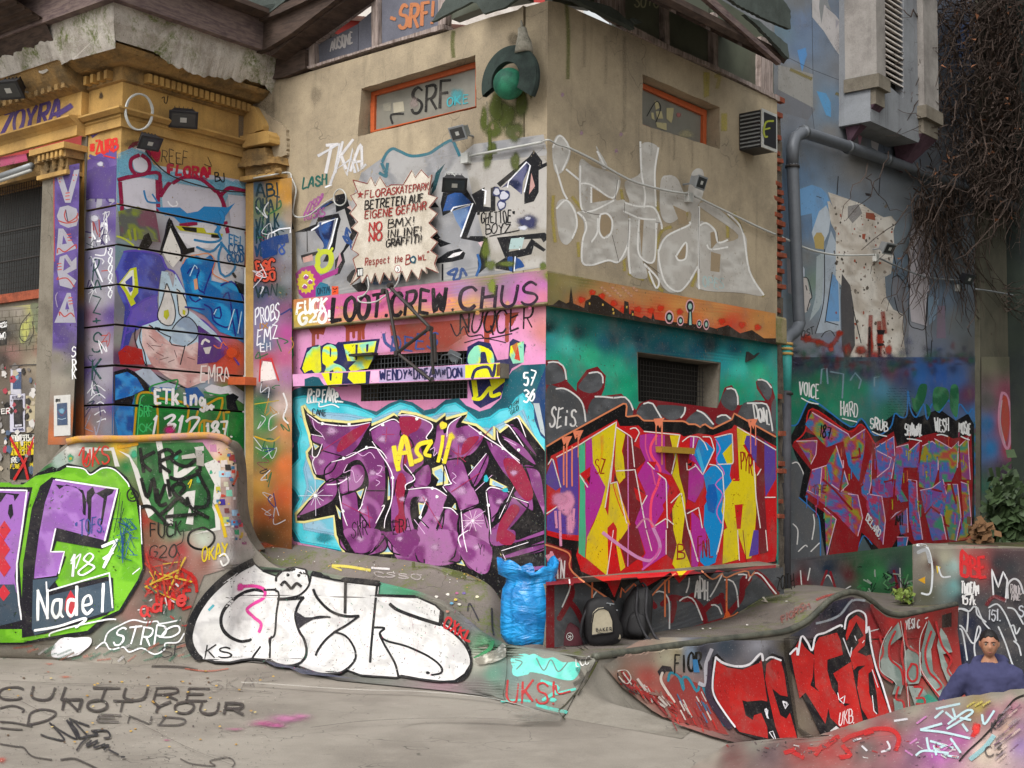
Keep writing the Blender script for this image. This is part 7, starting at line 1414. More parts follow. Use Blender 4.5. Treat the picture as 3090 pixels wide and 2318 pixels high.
G.line(TQ,26,'10 127 24 133 11 143',a=.85); G.line(TQ,30,'6 147 20 151 30 153',a=.8); G.line(TQ,20,'-24 144 -10 143 0 144',a=.8); G.blob(TQ,195,1430,34,22,a=.9,core=.7); G.line(TQ,22,'22 138 38 134',a=.8)
G.text('a83434',17,'UKS!',(-220,1440),(230,1470),170,jit=.1); G.line('a83434',14,'22 131 24 138 34 136',a=.9); G.text('d0d0cc',9,'LCC',(380,1150),(500,1130),60,a=.8); G.line('30302c',40,'40 116 44 125 37 130',a=.5,soft=14)
G.line('34321f',9,'55 109 47 124 40 135 30 147 24 153 29 160',a=.9); G.line('6a7034',12,'54 110 47 123',a=.7,soft=4); G.line('3a362e',5,'200.5 98.5 200.5 145',tile='D2',a=.8)
G.build()
# floor
G=Art('floor_lettering','G','D1',floor,'worn black hand lettering on the concrete floor')
DK='3c3634'
G.text(DK,20,'CULTURE',(-60,1110),(1700,1125),100,lean=.3,jit=.04,a=.85,soft=3); G.text(DK,20,'NOT YOUR',(470,1200),(1980,1235),90,lean=.2,jit=.04,a=.85,soft=3); G.text('4a4442',14,'END.',(730,1290),(1620,1330),60,lean=.4,jit=.05,a=.7,soft=3)
G.line(DK,16,'0 118 10 116 19 119 18 121.5',a=.8,soft=3); G.line(DK,18,'23 129 25 122 34 119 45 121.5 40 127 26 131 22 130',a=.8,soft=3); G.line(DK,14,'0 129 12 130 26 133',a=.8,soft=2); G.line(DK,14,'0 134 10 135 18 135.5',a=.8,soft=2)
for q in ['33 139.5 40 142 52 144 43 133 40 130','43 132 48 136 62 143 54 128','54 128 62 136 64 143 57 127 70 140','56 127 72 133','64 143 72 141 79 140 74 137','62 153 66 147 72 142','69 149 74 145 70 150 79 145 76 151 85 148','82 150 88 149 84 153','74 137 86 137 89 142 84 143','88 153 96 157','98 159 101 159']: G.line('28262a',15,q,a=.9,soft=1)
G.line(DK,12,'0 147 12 149 19 150 26 157 42 160',a=.7,soft=5); G.line(DK,16,'49 160 60 159 72 164 80 168',a=.7,soft=4); G.line(DK,12,'146 159 155 163 174 165 170 161 184 158 190 162 188 166',a=.6,soft=4)
G.text('6a625c',10,'SKAF',(1680,1050),(2200,1000),90,a=.45,soft=4); G.line(DK,20,'123 84 136 84 150 85 160 87',a=.6,soft=8); G.line('b86048',10,'150 86 168 88 185 86',a=.6,soft=6)
for x,y,rx,ry,c in ((530,925,90,22,'c0684c'),(390,885,26,12,'c8704c'),(400,820,70,18,'b8705c'),(2150,1310,260,55,'b05084'),(2240,1330,160,40,'b85890'),(1900,1360,160,24,'a05c7c'),(1350,1440,60,16,'b06080'),(10,1600,90,50,'b84a3c')): G.blob(c,x,y,rx,ry,a=.6,core=.15)
G.blob('b8709a',180,1590,300,70,tile='D2',a=.7,core=.1); G.blob('b8709a',300,1570,160,50,tile='D2',a=.6,core=.1)
for i in range(340): x=random.uniform(-20,2300); y=random.uniform(860,1659); G.fill(random.choice(['4a443e','3a3630','b0a89c','5c544c']),[x,y,x+8,y-2,x+11,y+3,x+3,y+4],a=.8)
for q in ['0 96 50 98.5 110 100 170 102 221 106','100 124 150 150 190 166','0 109 13 111 40 124 60 125']: G.line('4c463f',4,q,a=.55)
G.line('c8c4ba',6,'-20 131 0 132 70 137 130 139 190 145 230 156',tile='D2',a=.6,soft=5); G.fill('88847a','-17 155 28 154 29 156 25 164.5 -12 165 -6 160',tile='D3',a=.5)
for i in range(260):
    x=random.uniform(-20,2300); y=random.uniform(850,1659); big=random.random()
    G.line(random.choice(['a8a298','b4aea4','6a645c','5a544e']),random.uniform(3,8),[x,y,x+random.uniform(-60,60),y+random.uniform(-6,6)],a=.35,soft=4,smooth=False)
for i in range(50): x=random.uniform(0,2200); y=random.uniform(880,1500); G.fill(random.choice(['c8a040','b08838','5a4028','d0b870']),[x,y,x+16,y-5,x+26,y+2,x+10,y+7])
for i in range(160):
    x=random.uniform(-100,2400); y=random.uniform(1350,1980); G.line(random.choice(['a8a298','6a645c','5a544e','524c46']),random.uniform(3,7),[x,y,x+random.uniform(-80,80),y+random.uniform(-10,16)],a=.3,soft=5,smooth=False,tile='D2')
G.line('38342e',3,'38 170 90 164 160 162 221 164',tile='D2',a=.6); G.line('8c867c',10,'110 166 140 161 221 164',tile='D2',a=.5,soft=4)
G.build()
# bowl wall
G=Art('red_bowl_lettering','G','D4',bowl,'big red letters edged black and white, then grey letters on red')
G.fill('3a3430','-131.5 80 -100 62 -80 59 0 58 23 56 40 47 60 27 76 22.5 90 28 105 40 115 41.5 165 30.5 164 50 170 100 175 120 120 140 50 150 0 152 -15 149 -40 142 -66 133 -90.5 119 -116 99',fn=idw('D4',[(-1250,800,'7a746a'),(-1150,900,'84604f'),(-1000,700,'8a7468'),(-950,900,'a04840'),(-1100,1000,'7c6c60'),(-900,1050,'9a4a40'),(-800,750,'a09a84'),(-700,700,'9a8f74'),(-600,700,'7c8ca0'),(-750,1000,'8c3a38'),(-700,1250,'9a3c38'),(-1000,1200,'8c867a'),(-850,1400,'8f887c'),(-500,680,'2c2c38'),(-300,640,'3a4450'),(0,620,'8c8c94'),(80,700,'4c4c54'),(190,900,'5c5244'),(300,1300,'6a5e50'),(190,650,'4c463a'),(300,500,'3a3c48'),(600,350,'1f2230'),(700,300,'242838'),(850,300,'3c2c34'),(950,400,'8a2024'),(1000,600,'9c2024'),(1100,450,'a02a28'),(1250,480,'6a2020'),(1400,450,'8c2824'),(1550,450,'6a2420'),(1500,700,'9c2a28'),(1300,900,'9a302c'),(1650,900,'a03a34'),(1400,1150,'3c8070'),(1050,1000,'5a4c44'),(1050,1200,'902c28'),(700,1400,'2a2426'),(0,1500,'301f20')],var=.12),g=9)
RD='b0201c'
def dd(q): # sheet D3 -> D4 numbers
    v=nums(q) if isinstance(q,str) else list(q); return [z+(-1907.8 if i%2==0 else -326.3) for i,z in enumerate(v)]
# thin teal piece at the left
G.fill('8c3a36',dd('111 130 120 119 130 125 140 129 148 144 160 166 164 172 130 166 118 140')); G.line('2c7c90',22,dd('113 126 115 119 122 123 126 134 125 124 130 124 137 135 140 128 145 138 148 146 154 154 160 164')); G.fill('2a2428',dd('104 118 108 113 115 114 117 118 111 118 107 124')); G.line('c8bab0',22,dd('108 119 107 126 114 138 118 144'))
for i in range(50): x=random.uniform(720,1150); G.line(random.choice(['b03a34','a8302c','8a6a60','c0b4ac','943030']),random.uniform(8,22),dd((x,1190+(x-720)*.55+random.uniform(-30,110),x+70,1240+(x-720)*.62+random.uniform(-20,120))),a=.8,smooth=False,soft=3)
for i in range(30): x=random.uniform(1180,1500); y=random.uniform(1350,1640); G.line(random.choice(['b8302c','9c2a28','3c6a88','7c3434','c8c0b8']),random.uniform(6,14),dd((x,y,x+40,y+80)),a=.8,smooth=False)
G.line('2a2628',14,dd('69 120 70 125 76 132 85 138'),a=.8); G.line('d0c8c0',8,dd('69 118 76 117 80 124 76 129 70 123'),a=.8); G.text('15130f',17,'FlOR',(-735,880),(-500,830),150,jit=.06); G.fill('3c7cb0',dd('133 108 137 108 139 119 134 119'),a=.8)
G.line('b8b4bc',30,dd('149 99 144 113 144 129 138 128'),a=.8,soft=6); G.line('3a2c3c',50,dd('148 110 147 125 146 138 156 156 164 166'),a=.9)
# F C
G.fill('141014',dd('149 106 153 103 164 114 178 117 189 106 193 108 199 103 208 106 210 111 218 160 224 190 170 170 150 142 148 130')); G.fill(RD,dd('152 109 162 115 174 116.5 188 111 190 108 193 130 195 144 190 143 178 144 174 143 177 156 183 160 184 156 190 154 195 166 196 176 172 170 156 150 150 133'),noisecol=['b0201c','a41c1a'],g=12); G.fill(RD,dd('194 112 200 107 206 109 209 120 212 140 206 139 199 133 201 140 206 156 211 159 214 154 220 174 223 186 210 186 202 166 196 140 193 125'),noisecol=['b0201c','a41c1a'],g=12)
G.line('dcd8dc',20,dd('151.5 106 158 111 170 114 180 112 189 103 191 109')); G.line('dcd8dc',16,dd('193.5 108.5 198 106 206 109')); G.line('dcd8dc',15,dd('151.5 106 149 125 150 138 158 152 168 166'))
G.line('dcd8dc',8,dd('194 150 195 156 196 159 193 152'),smooth=False); G.line('dcd8dc',8,dd('208 144 210 150 211.5 145 208 144'),smooth=False); G.fill('2c2620',dd('208 90 213 89 216 130 221 166 250 185 233 185 218 166 210 120'),a=.55)
# K G 2 0
G.fill('141014','21.5 70 33 54.5 37 64 48 54 65 46 72 38 80 35.5 86 43 90 56 96 84 101 106 109 128 60 142 50 142 35 110 23 82')
for q in ['23.5 72 31 58 35 65 40 70 43 72 42 90 40 98 53 108 56 114 53 131 46 120 36 104 31 109 27 90','43 64 47 57 62 53 65 60 67 72 54 76 54 85 58 100 62 106 69 116 74 114 64 113 63 96 59 88 74 78 78 100 85 132 70 139 57 126 54 112 44 99 43 85','69 56 72 43 78 38 85 43 86 52 85 64 79 70 86 73 90 72 93 83 88 81 79 82 76 85 73 74 76 62 84 56 78 44 74 52 70 60','80 86 86 81 92 82 98 100 108 127 90 130 83 118 79 100']: G.fill(RD,q,noisecol=['b0201c','a41c1a'],g=12)
G.fill('141014','88 88 91 86 95 104 97 123 95 123 89 105'); G.fill('141014','75 58 78 54 80 62 74 70')
G.line('dcd8dc',17,'22.5 71 28 66 29 72 32 56 37 61 41 68 44 56 52 53 64 47 66 48'); G.line('dcd8dc',15,'68 50 70 40 78 34.5 84 36.5 86 42 86 54 88 48 90 64 94 82 99 96 104 112 109 128'); G.line('c8c4c8',10,'67 58 70 66 73 74 74 66',smooth=False); G.line('dcd8dc',7,'91 85 96 100',a=.8)
for q in ['17 112 19 118 21.5 114 17 112','63 104.5 64 110 68 114 69 107 65 110','2 118 4 126 4.5 119 2 118','6 138 13 148 9 137 6 138','91.5 107 93 120 95.5 123','76.5 56 78 60','83 62 84.5 60']: G.line('dcd8dc',7,q,smooth=False)
G.text('d8c0c0',8,'UKB.',(640,1330),(770,1310),110); G.text('2a2a34',10,'DOPE',(490,430),(630,350),60,a=.8); G.line('9aa0a8',18,'44 45 56 42 65 37 74 26 85 26',a=.7,soft=6); G.fill('c8c4c4','57 137 62 133 68 138 56 142',a=.9)
# S O G E
GY='7c8a84'
for q in ['108 50 113 44 116 56 106 64 104 74 116 82 118 95 115 106 108 106 111 96 99 88 97 72 103 56','118 70 123 64 130 72 134 86 130 97 121 98 117 82','138 42 144 54 140 68 142 86 151 98 160 118 148 112 133 90 132 68','148 49 153 56 158 70 150 72 156 86 164 100 156 100 149 83 145 64','109 110 117 111 123 126 111 125','121 99 133 100 146 119 128 119']: G.fill(GY,q,noisecol=[GY,'8c9690','6c7a74'],g=8)
G.fill('2f8470','138 106 146 112 150 119 129 120 128 112',a=.8)
for q in ['110 52 105 64 106 76 115 85 117 98','118 45 120 64 130 72 132 86 148 110 156 118','123 80 128 82 128 93 123 95 120 88 124 80','140 52 135 70 138 86 144 93 149 100 144 104','144 44 149 64 157 76 154 86 160 94','113 100 111 110 117 113 119 125','97 56 100 70 96 80 100 90 108 96','126 100 133 101 130 108','128 110 134 110 135 115 128 115','118 52 115 70 118 90 122 118']: G.line('a8282a',18,q,a=.95)
for q in ['107 48 101 58 97 72 98 86 108 94 111 98','114 43 118 70 119 96','131 70 133 88 156 118','120 100 122 125','136 44 131 56 130 68 131 90']: G.line('b8bcb8',7,q,a=.8)
G.text('c8c4c4',10,'VESIC',(1205,500),(1300,490),80); G.line('c8c8c8',9,'91 52 98 50',a=.8); G.line('c8c8c8',10,'135 41 137 40',a=.8); G.line('7c1c1e',30,'90 30 96 44 100 52',a=.8); G.fill('2c2420','151 38 159 36 159 48 151 49',a=.8)
G.build()
# hump at the lower right
G=Art('hump_graffiti','G','D4',floor,'red, violet and pale blue strokes on the hump in the foreground')
G.fill('6a5e58','-25 153 0 150.5 52 146 83 134 130 122.5 170 115 200 109 223 108.5 223 178 -62 178',fn=idw('D4',[(-400,1600,'8a8378'),(0,1520,'7c786e'),(520,1480,'7c766c'),(830,1360,'827c70'),(1300,1240,'847e70'),(1700,1170,'8c8474'),(2000,1110,'8c8678'),(2200,1100,'8c8678'),(-200,1640,'6c4c48'),(100,1620,'5c4a4c'),(400,1600,'7c3a38'),(600,1560,'963434'),(800,1480,'8c3a38'),(1100,1430,'8c4444'),(900,1580,'5c504e'),(1200,1350,'6a5c58'),(1150,1600,'7c4c54'),(1400,1500,'7a506c'),(1600,1400,'7a4a68'),(1700,1500,'8c4c78'),(1800,1300,'6c5444'),(1850,1230,'8c7c3c'),(1950,1300,'7c4c60'),(1500,1600,'94508c'),(1300,1640,'6a4a5c'),(2150,1250,'8c606c'),(2100,1400,'a08474'),(2000,1550,'a8968a'),(1900,1620,'b0a090'),(2200,1550,'7c6488'),(2200,1400,'7c5c74')],var=.14),g=9)
for q in ['60 156 66 150 70 148','44 159 56 158 68 150','73 152 80 148 90 145 100 142 113 143 119 150 116 160','91 146 98 144','56 156 50 164','73 156 78 164 70 166','29 160 40 166','180 148 185 138 181 143','24 162 33 159']: G.line('b02a2a',34,q,a=.8,soft=10)
G.blob('c03430',1830,1420,50,80,a=.9)
for q in ['150 125 170 121','158 128 166 134 164 125','160 138 175 127 180 129 159 142','137 143 156 145 178 150','137 143 155 138','142 149 145 160 156 156','133 164 140 160 160 162','145 152 164 158','162 150 170 162','149 133 156 127','172 138 176 144','188 130 190 138 198 127','170 133 179 135','156 164 168 166','148 156 150 164']: G.line('a8c0c4',18,q,a=.9,soft=3)
for q in ['109 152 111 158 104 161','115 135 126 133.5','88 156 92 160','82 152 88 150']: G.line('c4c0c4',16,q,a=.8,soft=3)
for q in ['128 154 134 150','164 154 156 160','124 160 130 164','142 132 134 138']: G.line('b070a0',14,q,a=.8,soft=4)
G.line('15120f',14,'222.5 114.5 215 118 208 126 199 138 188 150 176 161 169 169',a=.95); G.line('7ca0a4',36,'198 148 190 158 178 168',a=.8,soft=8); G.text('2c2a2c',12,'KS',(1950,1460),(2050,1380),80,a=.8); G.text('3a3434',13,'C3',(1900,1659),(2050,1640),90,a=.7)
for i in range(24): x=random.uniform(2050,2212); y=random.uniform(1230,1650); G.line(random.choice(['4c4048','b09a90','6c4c64','8a7a80']),random.uniform(8,16),[x,y,x-70,y+60],a=.6,soft=4)
for i in range(70): x=random.uniform(-300,1700); y=random.uniform(1500,1659); G.line(random.choice(['8c8884','3c3638','a03030','c4c0bc','5c4c50']),random.uniform(5,12),[x,y,x+random.uniform(-30,50),y+random.uniform(-20,30)],a=.6,soft=3,smooth=False)
for i in range(9): x=1760+i*22; G.line('b0a04c',14,[x,1240-(i%3)*12,x+18,1225-(i%3)*12],a=.7,soft=5)
G.build()
# ================================================================ roofs,windows and fittings of the building
def S_(name,pl,t,q,o0,o1,mat,parent=None,**k): return slab(name,pl,P(t,q),o0,o1,mat,parent,**k)
# boarded and glazed band above W1 and W2
M_pan2=plain_mat('dirty_green_glass','5a5e50',.35,var=.8,sc=1.6,spec=.4)
for q,m_ in (('70 53 69 36 102 19 102 43',M_panel),('102.5 42.5 102.5 18 116.5 6 117 38.5',M_panel),('122 37.5 122 -6 172 -6 172 23.5',M_panel),('180 15 180 -6 208 -8 209 4',M_pan2),('210 4 210 -8 242 -8 242 -2',M_pan2)): S_('panel',W1,'A2',q,-.2,-.06,m_,bld)
for q in ('116.5 39 116 -4 121.5 -6 121.5 38','172 24 172 -6 180 -6 178 20','63 56 64 40 69 36 69 54','107.5 0 116.5 -6 118 -2 70 33 70 36'): S_('post',W1,'A2',q,-.1,-.0,M_woodv,bld,step=10,jag=.4)
S_('sill_board',W1,'A2','64 56 121.5 38.5 178 20.5 179 24.5 122 40 65 58',-.12,.03,M_woodv,bld,step=8,jag=.8)
slabmb_=MB(); slabmb(slabmb_,W1,P('A2','10 64 47 47 64 42 64 58 47 65 25 69'),-.1,.06); slabmb_.build('gable_board',M_wood,bld)
for q,o in (('6 64 6 33 64 6 124 -16 124 -2 108 6 69 35 47 48',.42),):
    S_('rafter_soffit',W1,'A2',q,o-.12,o-.04,M_wood,bld)
S_('rafter',W1,'A2','4 35 64 13 123 -13 123 -7 65 19 5 42',.30,.46,M_wood,bld,step=20,jag=.5)
S_('rafter',W1,'A2','47 48 108 6 120 -4 120 0 70 35 48 52',.0,.30,M_wood,bld)
for q in ('6 10 30 8.5 60 2 68 -6 90 -6 56 19 44 22 30 25 10 28.5','0 10 5.5 11 3 28.5 0 27','174.5 21.5 179 20 208 5 212 6 218 15 235 10 246 2 250 -6 200 -6 190 -2','44 15 62 12 56 19 43 22'): S_('tar_sheet',W1,'A2',q,.40 if q[0] != '1' else .12,.47 if q[0] != '1' else .16,M_tar,bld,step=12,jag=1.5)
for q in ('135.5 20 135 -6 169 -6 169 38','173 38 172 -6 210 -6 209.5 54.5','213.5 58 213.5 -6 256 20 256 74','80 1 80 -6 115 -6 115 6','259 80 259 50 264 52 264 83'): S_('window_pane',W2,'A3',q,-.2,-.1,M_pan2,bld)
for q in ('115 7 114.5 -6 129 -6 130 17','131 17 130.5 -6 135.5 -6 136 20','169 38.5 168.5 -6 172 -6 173 39','209.5 56 209 10 213 11 213.5 57.5','249 77 249 30 259 34 259 83'): S_('post',W2,'A3',q,-.14,-.02,M_woodv,bld,step=10,jag=.5)
S_('sill_board',W2,'A3','134 25.5 135.5 20 170 38.5 211 56.5 262 81 262 85 212 60 169 42',-.14,.03,M_woodv,bld,step=8,jag=1)
S_('tar_sheet',W2,'A3','70 -1 90 1 115 7.5 121 11 134 23 135 26.5 125 21 106 12 85 2',.05,.12,M_tar,bld,step=12,jag=1.5); S_('tar_sheet',W2,'A3','131 18 133 17 141 21 135 22',.08,.14,M_tar,bld)
EV=W2.offset(.75)
u_a,u_b=[float((onp(EV,*P('R4',q)[0])-EV.pt) @ EV.d) for q in ([1470,0],[1935,385])]
z_a,z_b=[float(onp(EV,*P('R4',q)[0])[2]) for q in ([1470,0],[1935,385])]
ev_z=z_b; 
mb=MB(); mb.grid([[W2.at(u,z,o) for u in np.linspace(-1.5,u_b+.02,8)] for z,o in ((ev_z+.55,-.1),(ev_z,.75),(ev_z+.05,.80),(ev_z+.12,.80),(ev_z+.75,-.3))]); mb.build('eaves',M_wood,bld)
for k in range(7):
    mb=MB(); u=-.9+k*(u_b+.7)/6.2; q=[]
    for z0,o in ((ev_z+.30,.28),(ev_z-.0,.74)):
        for uu,dz in ((u,-.04),(u+.09,-.04),(u+.09,.08),(u,.08)): q.append(W2.at(uu,z0+dz,o))
    mb.add(q,[(0,1,2,3),(7,6,5,4),(0,4,5,1),(1,5,6,2),(2,6,7,3),(3,7,4,0)]); mb.build('rafter',M_wood,bld)
EVP=W2.offset(.86)
for q in ('156 -4 164 3 180 11 197 18 197 7 190 -4','169 9 176 15 196 36 195 27 178 13'): S_('tar_sheet',EVP,'R4',q,-.02,.03,M_tar,bld,step=8,jag=1.5)
S_('fascia_board',EVP,'R4','144 -4 150 -4 193.5 37 193 39',-.08,-.02,M_woodp,bld)
# side closing of the roof,end wall behind the bricks
ue=float((onp(W2,2344,900)-W2.pt) @ W2.d)
mb=MB()
for z0 in np.arange(-.1,6.6,.35):
    q=[]
    for z in (z0,z0+.35):
        for u,o in ((ue-.03,-.33),(ue+.3,-.33),(ue+.25+random.uniform(-.04,.04),-.06),(ue-.02,-.04)): q.append(W2.at(u,z,o))
    mb.box8(q)
mb.build('broken_masonry',M_mort,bld)
bz0,bz1=[float(onp(W2,2350,y)[2]) for y in (990,280)]
proto=None; nb=30
for k in range(nb*2):
    lower=k >= nb; z=bz0+(bz1-bz0)*(k%nb+.3)/nb if not lower else .4+(bz0-.7-.4)*(k-nb)/nb
    if proto is None:
        mb=MB(); mb.box((0,0,0),.22,.12,.07); proto=mb.build('brick',M_brick,bld,bevel=.006); o=proto
    else:
        o=proto.copy(); COL.objects.link(o); o.parent=bld; o.matrix_parent_inverse=Matrix()
    if o is not proto and random.random()<(.8 if lower else .3): bpy.data.objects.remove(o); continue
    c=W2.at(ue+.07+(.05 if k%2 else 0)+random.uniform(-.02,.02),z,random.uniform(-.07,-.03)); o.location=c
    o.rotation_euler=(random.uniform(-.06,.06),random.uniform(-.06,.06),math.radians(50)+random.uniform(-.12,.12)); o.scale=(random.uniform(.7,1.2),random.uniform(.6,1),random.uniform(.75,.95))
# panes: scrawls on glass
SURF['GL1']=PlaneS(W1.offset(-.193)); SURF['GL2']=PlaneS(W2.offset(-.193)); SURF['PN1']=PlaneS(W1.offset(-.055)); SURF['PN2']=PlaneS(W2.offset(-.095))
a=Art('glass_scrawl','GL1','A2',wn); a.text('232322',26,'SRF.',(1480,960),(1880,870),210,up=(10,-220),jit=.05); a.fill('a8a290','134.5 86 143 84.5 144 93 135 94.5'); a.line('2c2c2c',18,'134 103 133 96 143 95',a=.8); a.blob('4c98a0',1880,800,90,100,a=.7); a.text('3aa0ac',9,'OKE',(1790,890),(1980,860),70); a.blob('a0908c',1520,860,60,80,a=.6); a.fill('9a9688','126 87 133 85 133 93 127 93',a=.7); a.build()
a=Art('glass_scrawl','GL2','A3',wn2); 
for q in ('159 84 162 85 163 90 160 92','160 93 165 93 166 99 161 99','169 90 175 90 174 99 173 103 169 99','160 102 169 103 169 109 161 106','156 94 158 94 159 100 156.5 99'): a.fill('b5ac84',q)
a.line('3c3c38',8,'152.5 97 160 85 164 90 160 102'); a.blob('a86a68',1790,960,30); a.blob('b8b08c',1850,1120,110,60,a=.6); a.build()
a=Art('board_tags','PN1','A2',bld); a.text('b0714c',30,'-SRF!',(1290,260),(1690,200),170,up=(10,-190),jit=.06); a.text('b4b0b0',14,'AUSONE',(820,430),(1010,360),80,up=(0,-90)); a.build()
a=Art('board_tags','PN2','A3',bld); a.text('b0b090',13,'SOYO:',(1420,60),(1650,60),90,a=.9); a.build()
# lower openings: grilles and boxed beam
def grille(name,pl,x0,x1,quad,step,label,mat,off=-.05):
    g=thing(name,label,'grille'); Q=pl.offset(off).proj(P(*quad)); u=(Q-pl.pt) @ pl.d; u0,u1=u.min(),u.max(); z0,z1=Q[:,2].min(),Q[:,2].max(); ma,mb_=MB(),MB()
    for z in np.arange(z0,z1,step): ma.tube([pl.at(u0,z,off),pl.at(u1,z,off)],.004,4,False)
    for v in np.arange(u0,u1,step): mb_.tube([pl.at(v,z0,off+.008),pl.at(v,z1,off+.008)],.004,4,False)
    for m_,n_ in ((ma,'wires_across'),(mb_,'wires_upright')): o=m_.build(n_,mat,g); o['kind']='stuff'
    return g
grille('window_grille',W1,0,0,('C2','81 21.5 169 16.5 169 56 80 58.5'),.055,'galvanised mesh in the long low opening above the purple letters',M_steel)
grille('window_grille',W2,0,0,('C3','91.5 27 145 31 144 63 91.5 58.5'),.06,'rusty mesh in the small square opening in the teal wall',M_iron,-.12)
mb=MB(); slabmb(mb,W1.offset(.15),P('C2','23 36 60 34 196 26.5 196 38.5 140 41.5 23.5 46'),-.17,.008); mb.build('boxed_beam',M_concd,bld); 
S_('metal_ledge',W1,'C2','75 19.5 94.5 18 94.5 20 75 21.5',0,.1,M_orange if 0 else M_iron,bld)
tl=S_('metal_ledge',W2,'C3','104 96 132 97.5 132 102.5 104.5 101',.0,.09,plain_mat('ledge_paint','a8842c',.5,var=.3),bld)
S_('render_flake',W2,'C3','180 17 185 21 189.5 18 185 22.5 179 25.5',.0,.04,M_iron,bld)
# bent metal arm
arm=thing('metal_bracket_arm','bent dark steel bracket arm jutting below the jagged sign','bracket'); BR=W1.offset(.34)
def bp(t,x,y,off=.34): return onp(W1.offset(off),*P(t,[x,y])[0])
for q in (('B2',1290,1040,1385,1560),('B2',1315,1010,1655,1355),('B2',1655,1350,1380,1560),('B2',1660,1355,1680,1740),('B2',1690,1400,1700,1640),('B2',1380,1565,1660,1790)): MB().tube([bp(q[0],q[1],q[2]),bp(q[0],q[3],q[4])],.019,6).build('bar',M_iron,arm)
for x,y in ((1320,1000),(1270,1050),(1650,1360),(1380,1565)): c=bp('B2',x,y); MB().tube([c-W1.n*.03,c+W1.n*.03],.03,8).build('joint',M_iron,arm)
MB().tube([bp('B2',1320,1005),bp('B2',1330,1000,.0)],.02,6).build('wall_fixing',M_iron,arm); MB().tube([bp('C2',1390,400),bp('C2',1395,390,.1)],.02,6).build('wall_fixing',M_iron,arm)
pl_=thing('loose_plate','bent pale metal plate hooked over the mesh beside the yellow letters','plate'); S_('plate',W1,'C2','160 15.5 169 19.5 166 27 161 26 157.5 20',.10,.11,M_steel,pl_)
MB().tube([bp('C2',x,y,.13) for x,y in ((1460,240),(1480,200),(1560,190),(1640,230),(1640,290),(1590,290),(1590,240))],.007,6).build('wire',M_steel,pl_)
# floodlights
def floodlight(name,label,c,aim,s,mh,group=None,box=False):
    t=thing(name,label,'floodlight',group); f=Vector(aim).normalized(); up=Vector((0,0,1)); r=f.cross(up).normalized(); u=r.cross(f); R=Matrix((r,f,u)).transposed(); c=Vector([float(v) for v in c])
    mb=MB(); q=[]
    for d,k in ((-.5,.7),(.25,1.0)):
        for x,z in ((-1,-1),(1,-1),(1,1),(-1,1)): q.append(c+R @ Vector((x*s*.62*k,d*s*.7,z*s*.42*k)))
    mb.add(q,[(0,1,2,3),(7,6,5,4),(0,4,5,1),(1,5,6,2),(2,6,7,3),(3,7,4,0)]); mb.build('housing',mh,t,bevel=.004)
    fr=MB().box(c+R @ Vector((0,s*.2,0)),s*1.34,s*.07,s*.94,R).build('front_frame',mh,t,bevel=.004)
    MB().box(c+R @ Vector((0,s*.235,0)),s*1.1,s*.02,s*.7,R).build('lens',M_glassl,t)
    MB().box(c+R @ Vector((0,s*.25,0)),s*.3,s*.01,s*.25,R).build('led',M_white,t)
    for k in range(5): MB().box(c+R @ Vector((-s*.4+k*s*.2,-s*.38,0)),s*.03,s*.2,s*.6,R).build('fin',mh,t)
    return t
def wire(name,label,pts,r,mat,cat='cable',parent=None): 
    o=MB().tube(catmull(np.array(pts),6) if len(pts)>2 else pts,r,6).build(name,mat,parent,smooth=True)
    return tag(o,label,cat) if parent is None else o
def onw(pl,t,x,y,off): return onp(pl.offset(off),*P(t,[x,y])[0])
def brk(t,c,pl,off=.0): 
    q=np.array(c,float); d=(q-pl.pt) @ pl.n; MB().tube([q-pl.n*.02,q-pl.n*(d-off)],.012,6).build('mounting_bracket',M_lamph,t)
c=onw(W1,'A2',1900,1105,.22); f1=floodlight('floodlight','small grey floodlight on the plaster left of the mossy patch, facing down left',c,(-.7,-.75,-.55),.17,M_lamph); brk(f1,c,W1)
c=onw(W2,'A3',1960,1520,.22); f1=floodlight('floodlight','small grey floodlight above the silver letters on the right face',c,(.8,-.6,-.35),.17,M_lamph); brk(f1,c,W2)
c=onw(W3,'B4',1075,685,.25); f1=floodlight('floodlight','small grey floodlight on flaking white plaster of the grey wall',c,(.6,-.75,-.6),.2,M_lamph); brk(f1,c,W3)
c=onw(W3,'B4',1740,940,.25); f1=floodlight('floodlight','small dark floodlight among the bare creepers at the pier',c,(.6,-.75,-.6),.2,M_black); brk(f1,c,W3)
c=onw(O2,'A1',1530,980,.2); f1=floodlight('floodlight','large black floodlight tilted on the ochre frieze right of the cable coil',c,(.2,-.7,-.75),.25,M_black); brk(f1,c,O2)
c=onw(O2,'A1',1245,1180,.2); f1=floodlight('floodlight','black floodlight hanging just below the cable coil on the ochre wall',c,(.5,-.6,-.8),.2,M_black); brk(f1,c,O2)
c=onw(O1,'A1',90,735,.5); f1=floodlight('floodlight','black floodlight under the crumbling cornice at the left edge',c,(-.2,-.7,-.75),.26,M_black); brk(f1,c,O1,.15)
c=onw(W1,'B2',1855,145,.2); f1=floodlight('floodlight','black floodlight with coiled lead just right of the jagged sign',c,(.1,-.7,-.75),.2,M_black); brk(f1,c,W1); wire('lead','',[onw(W1,'B2',x,y,.22) for x,y in ((1850,60),(1790,70),(1800,100),(1860,90),(1830,60))],.006,M_white,parent=f1)
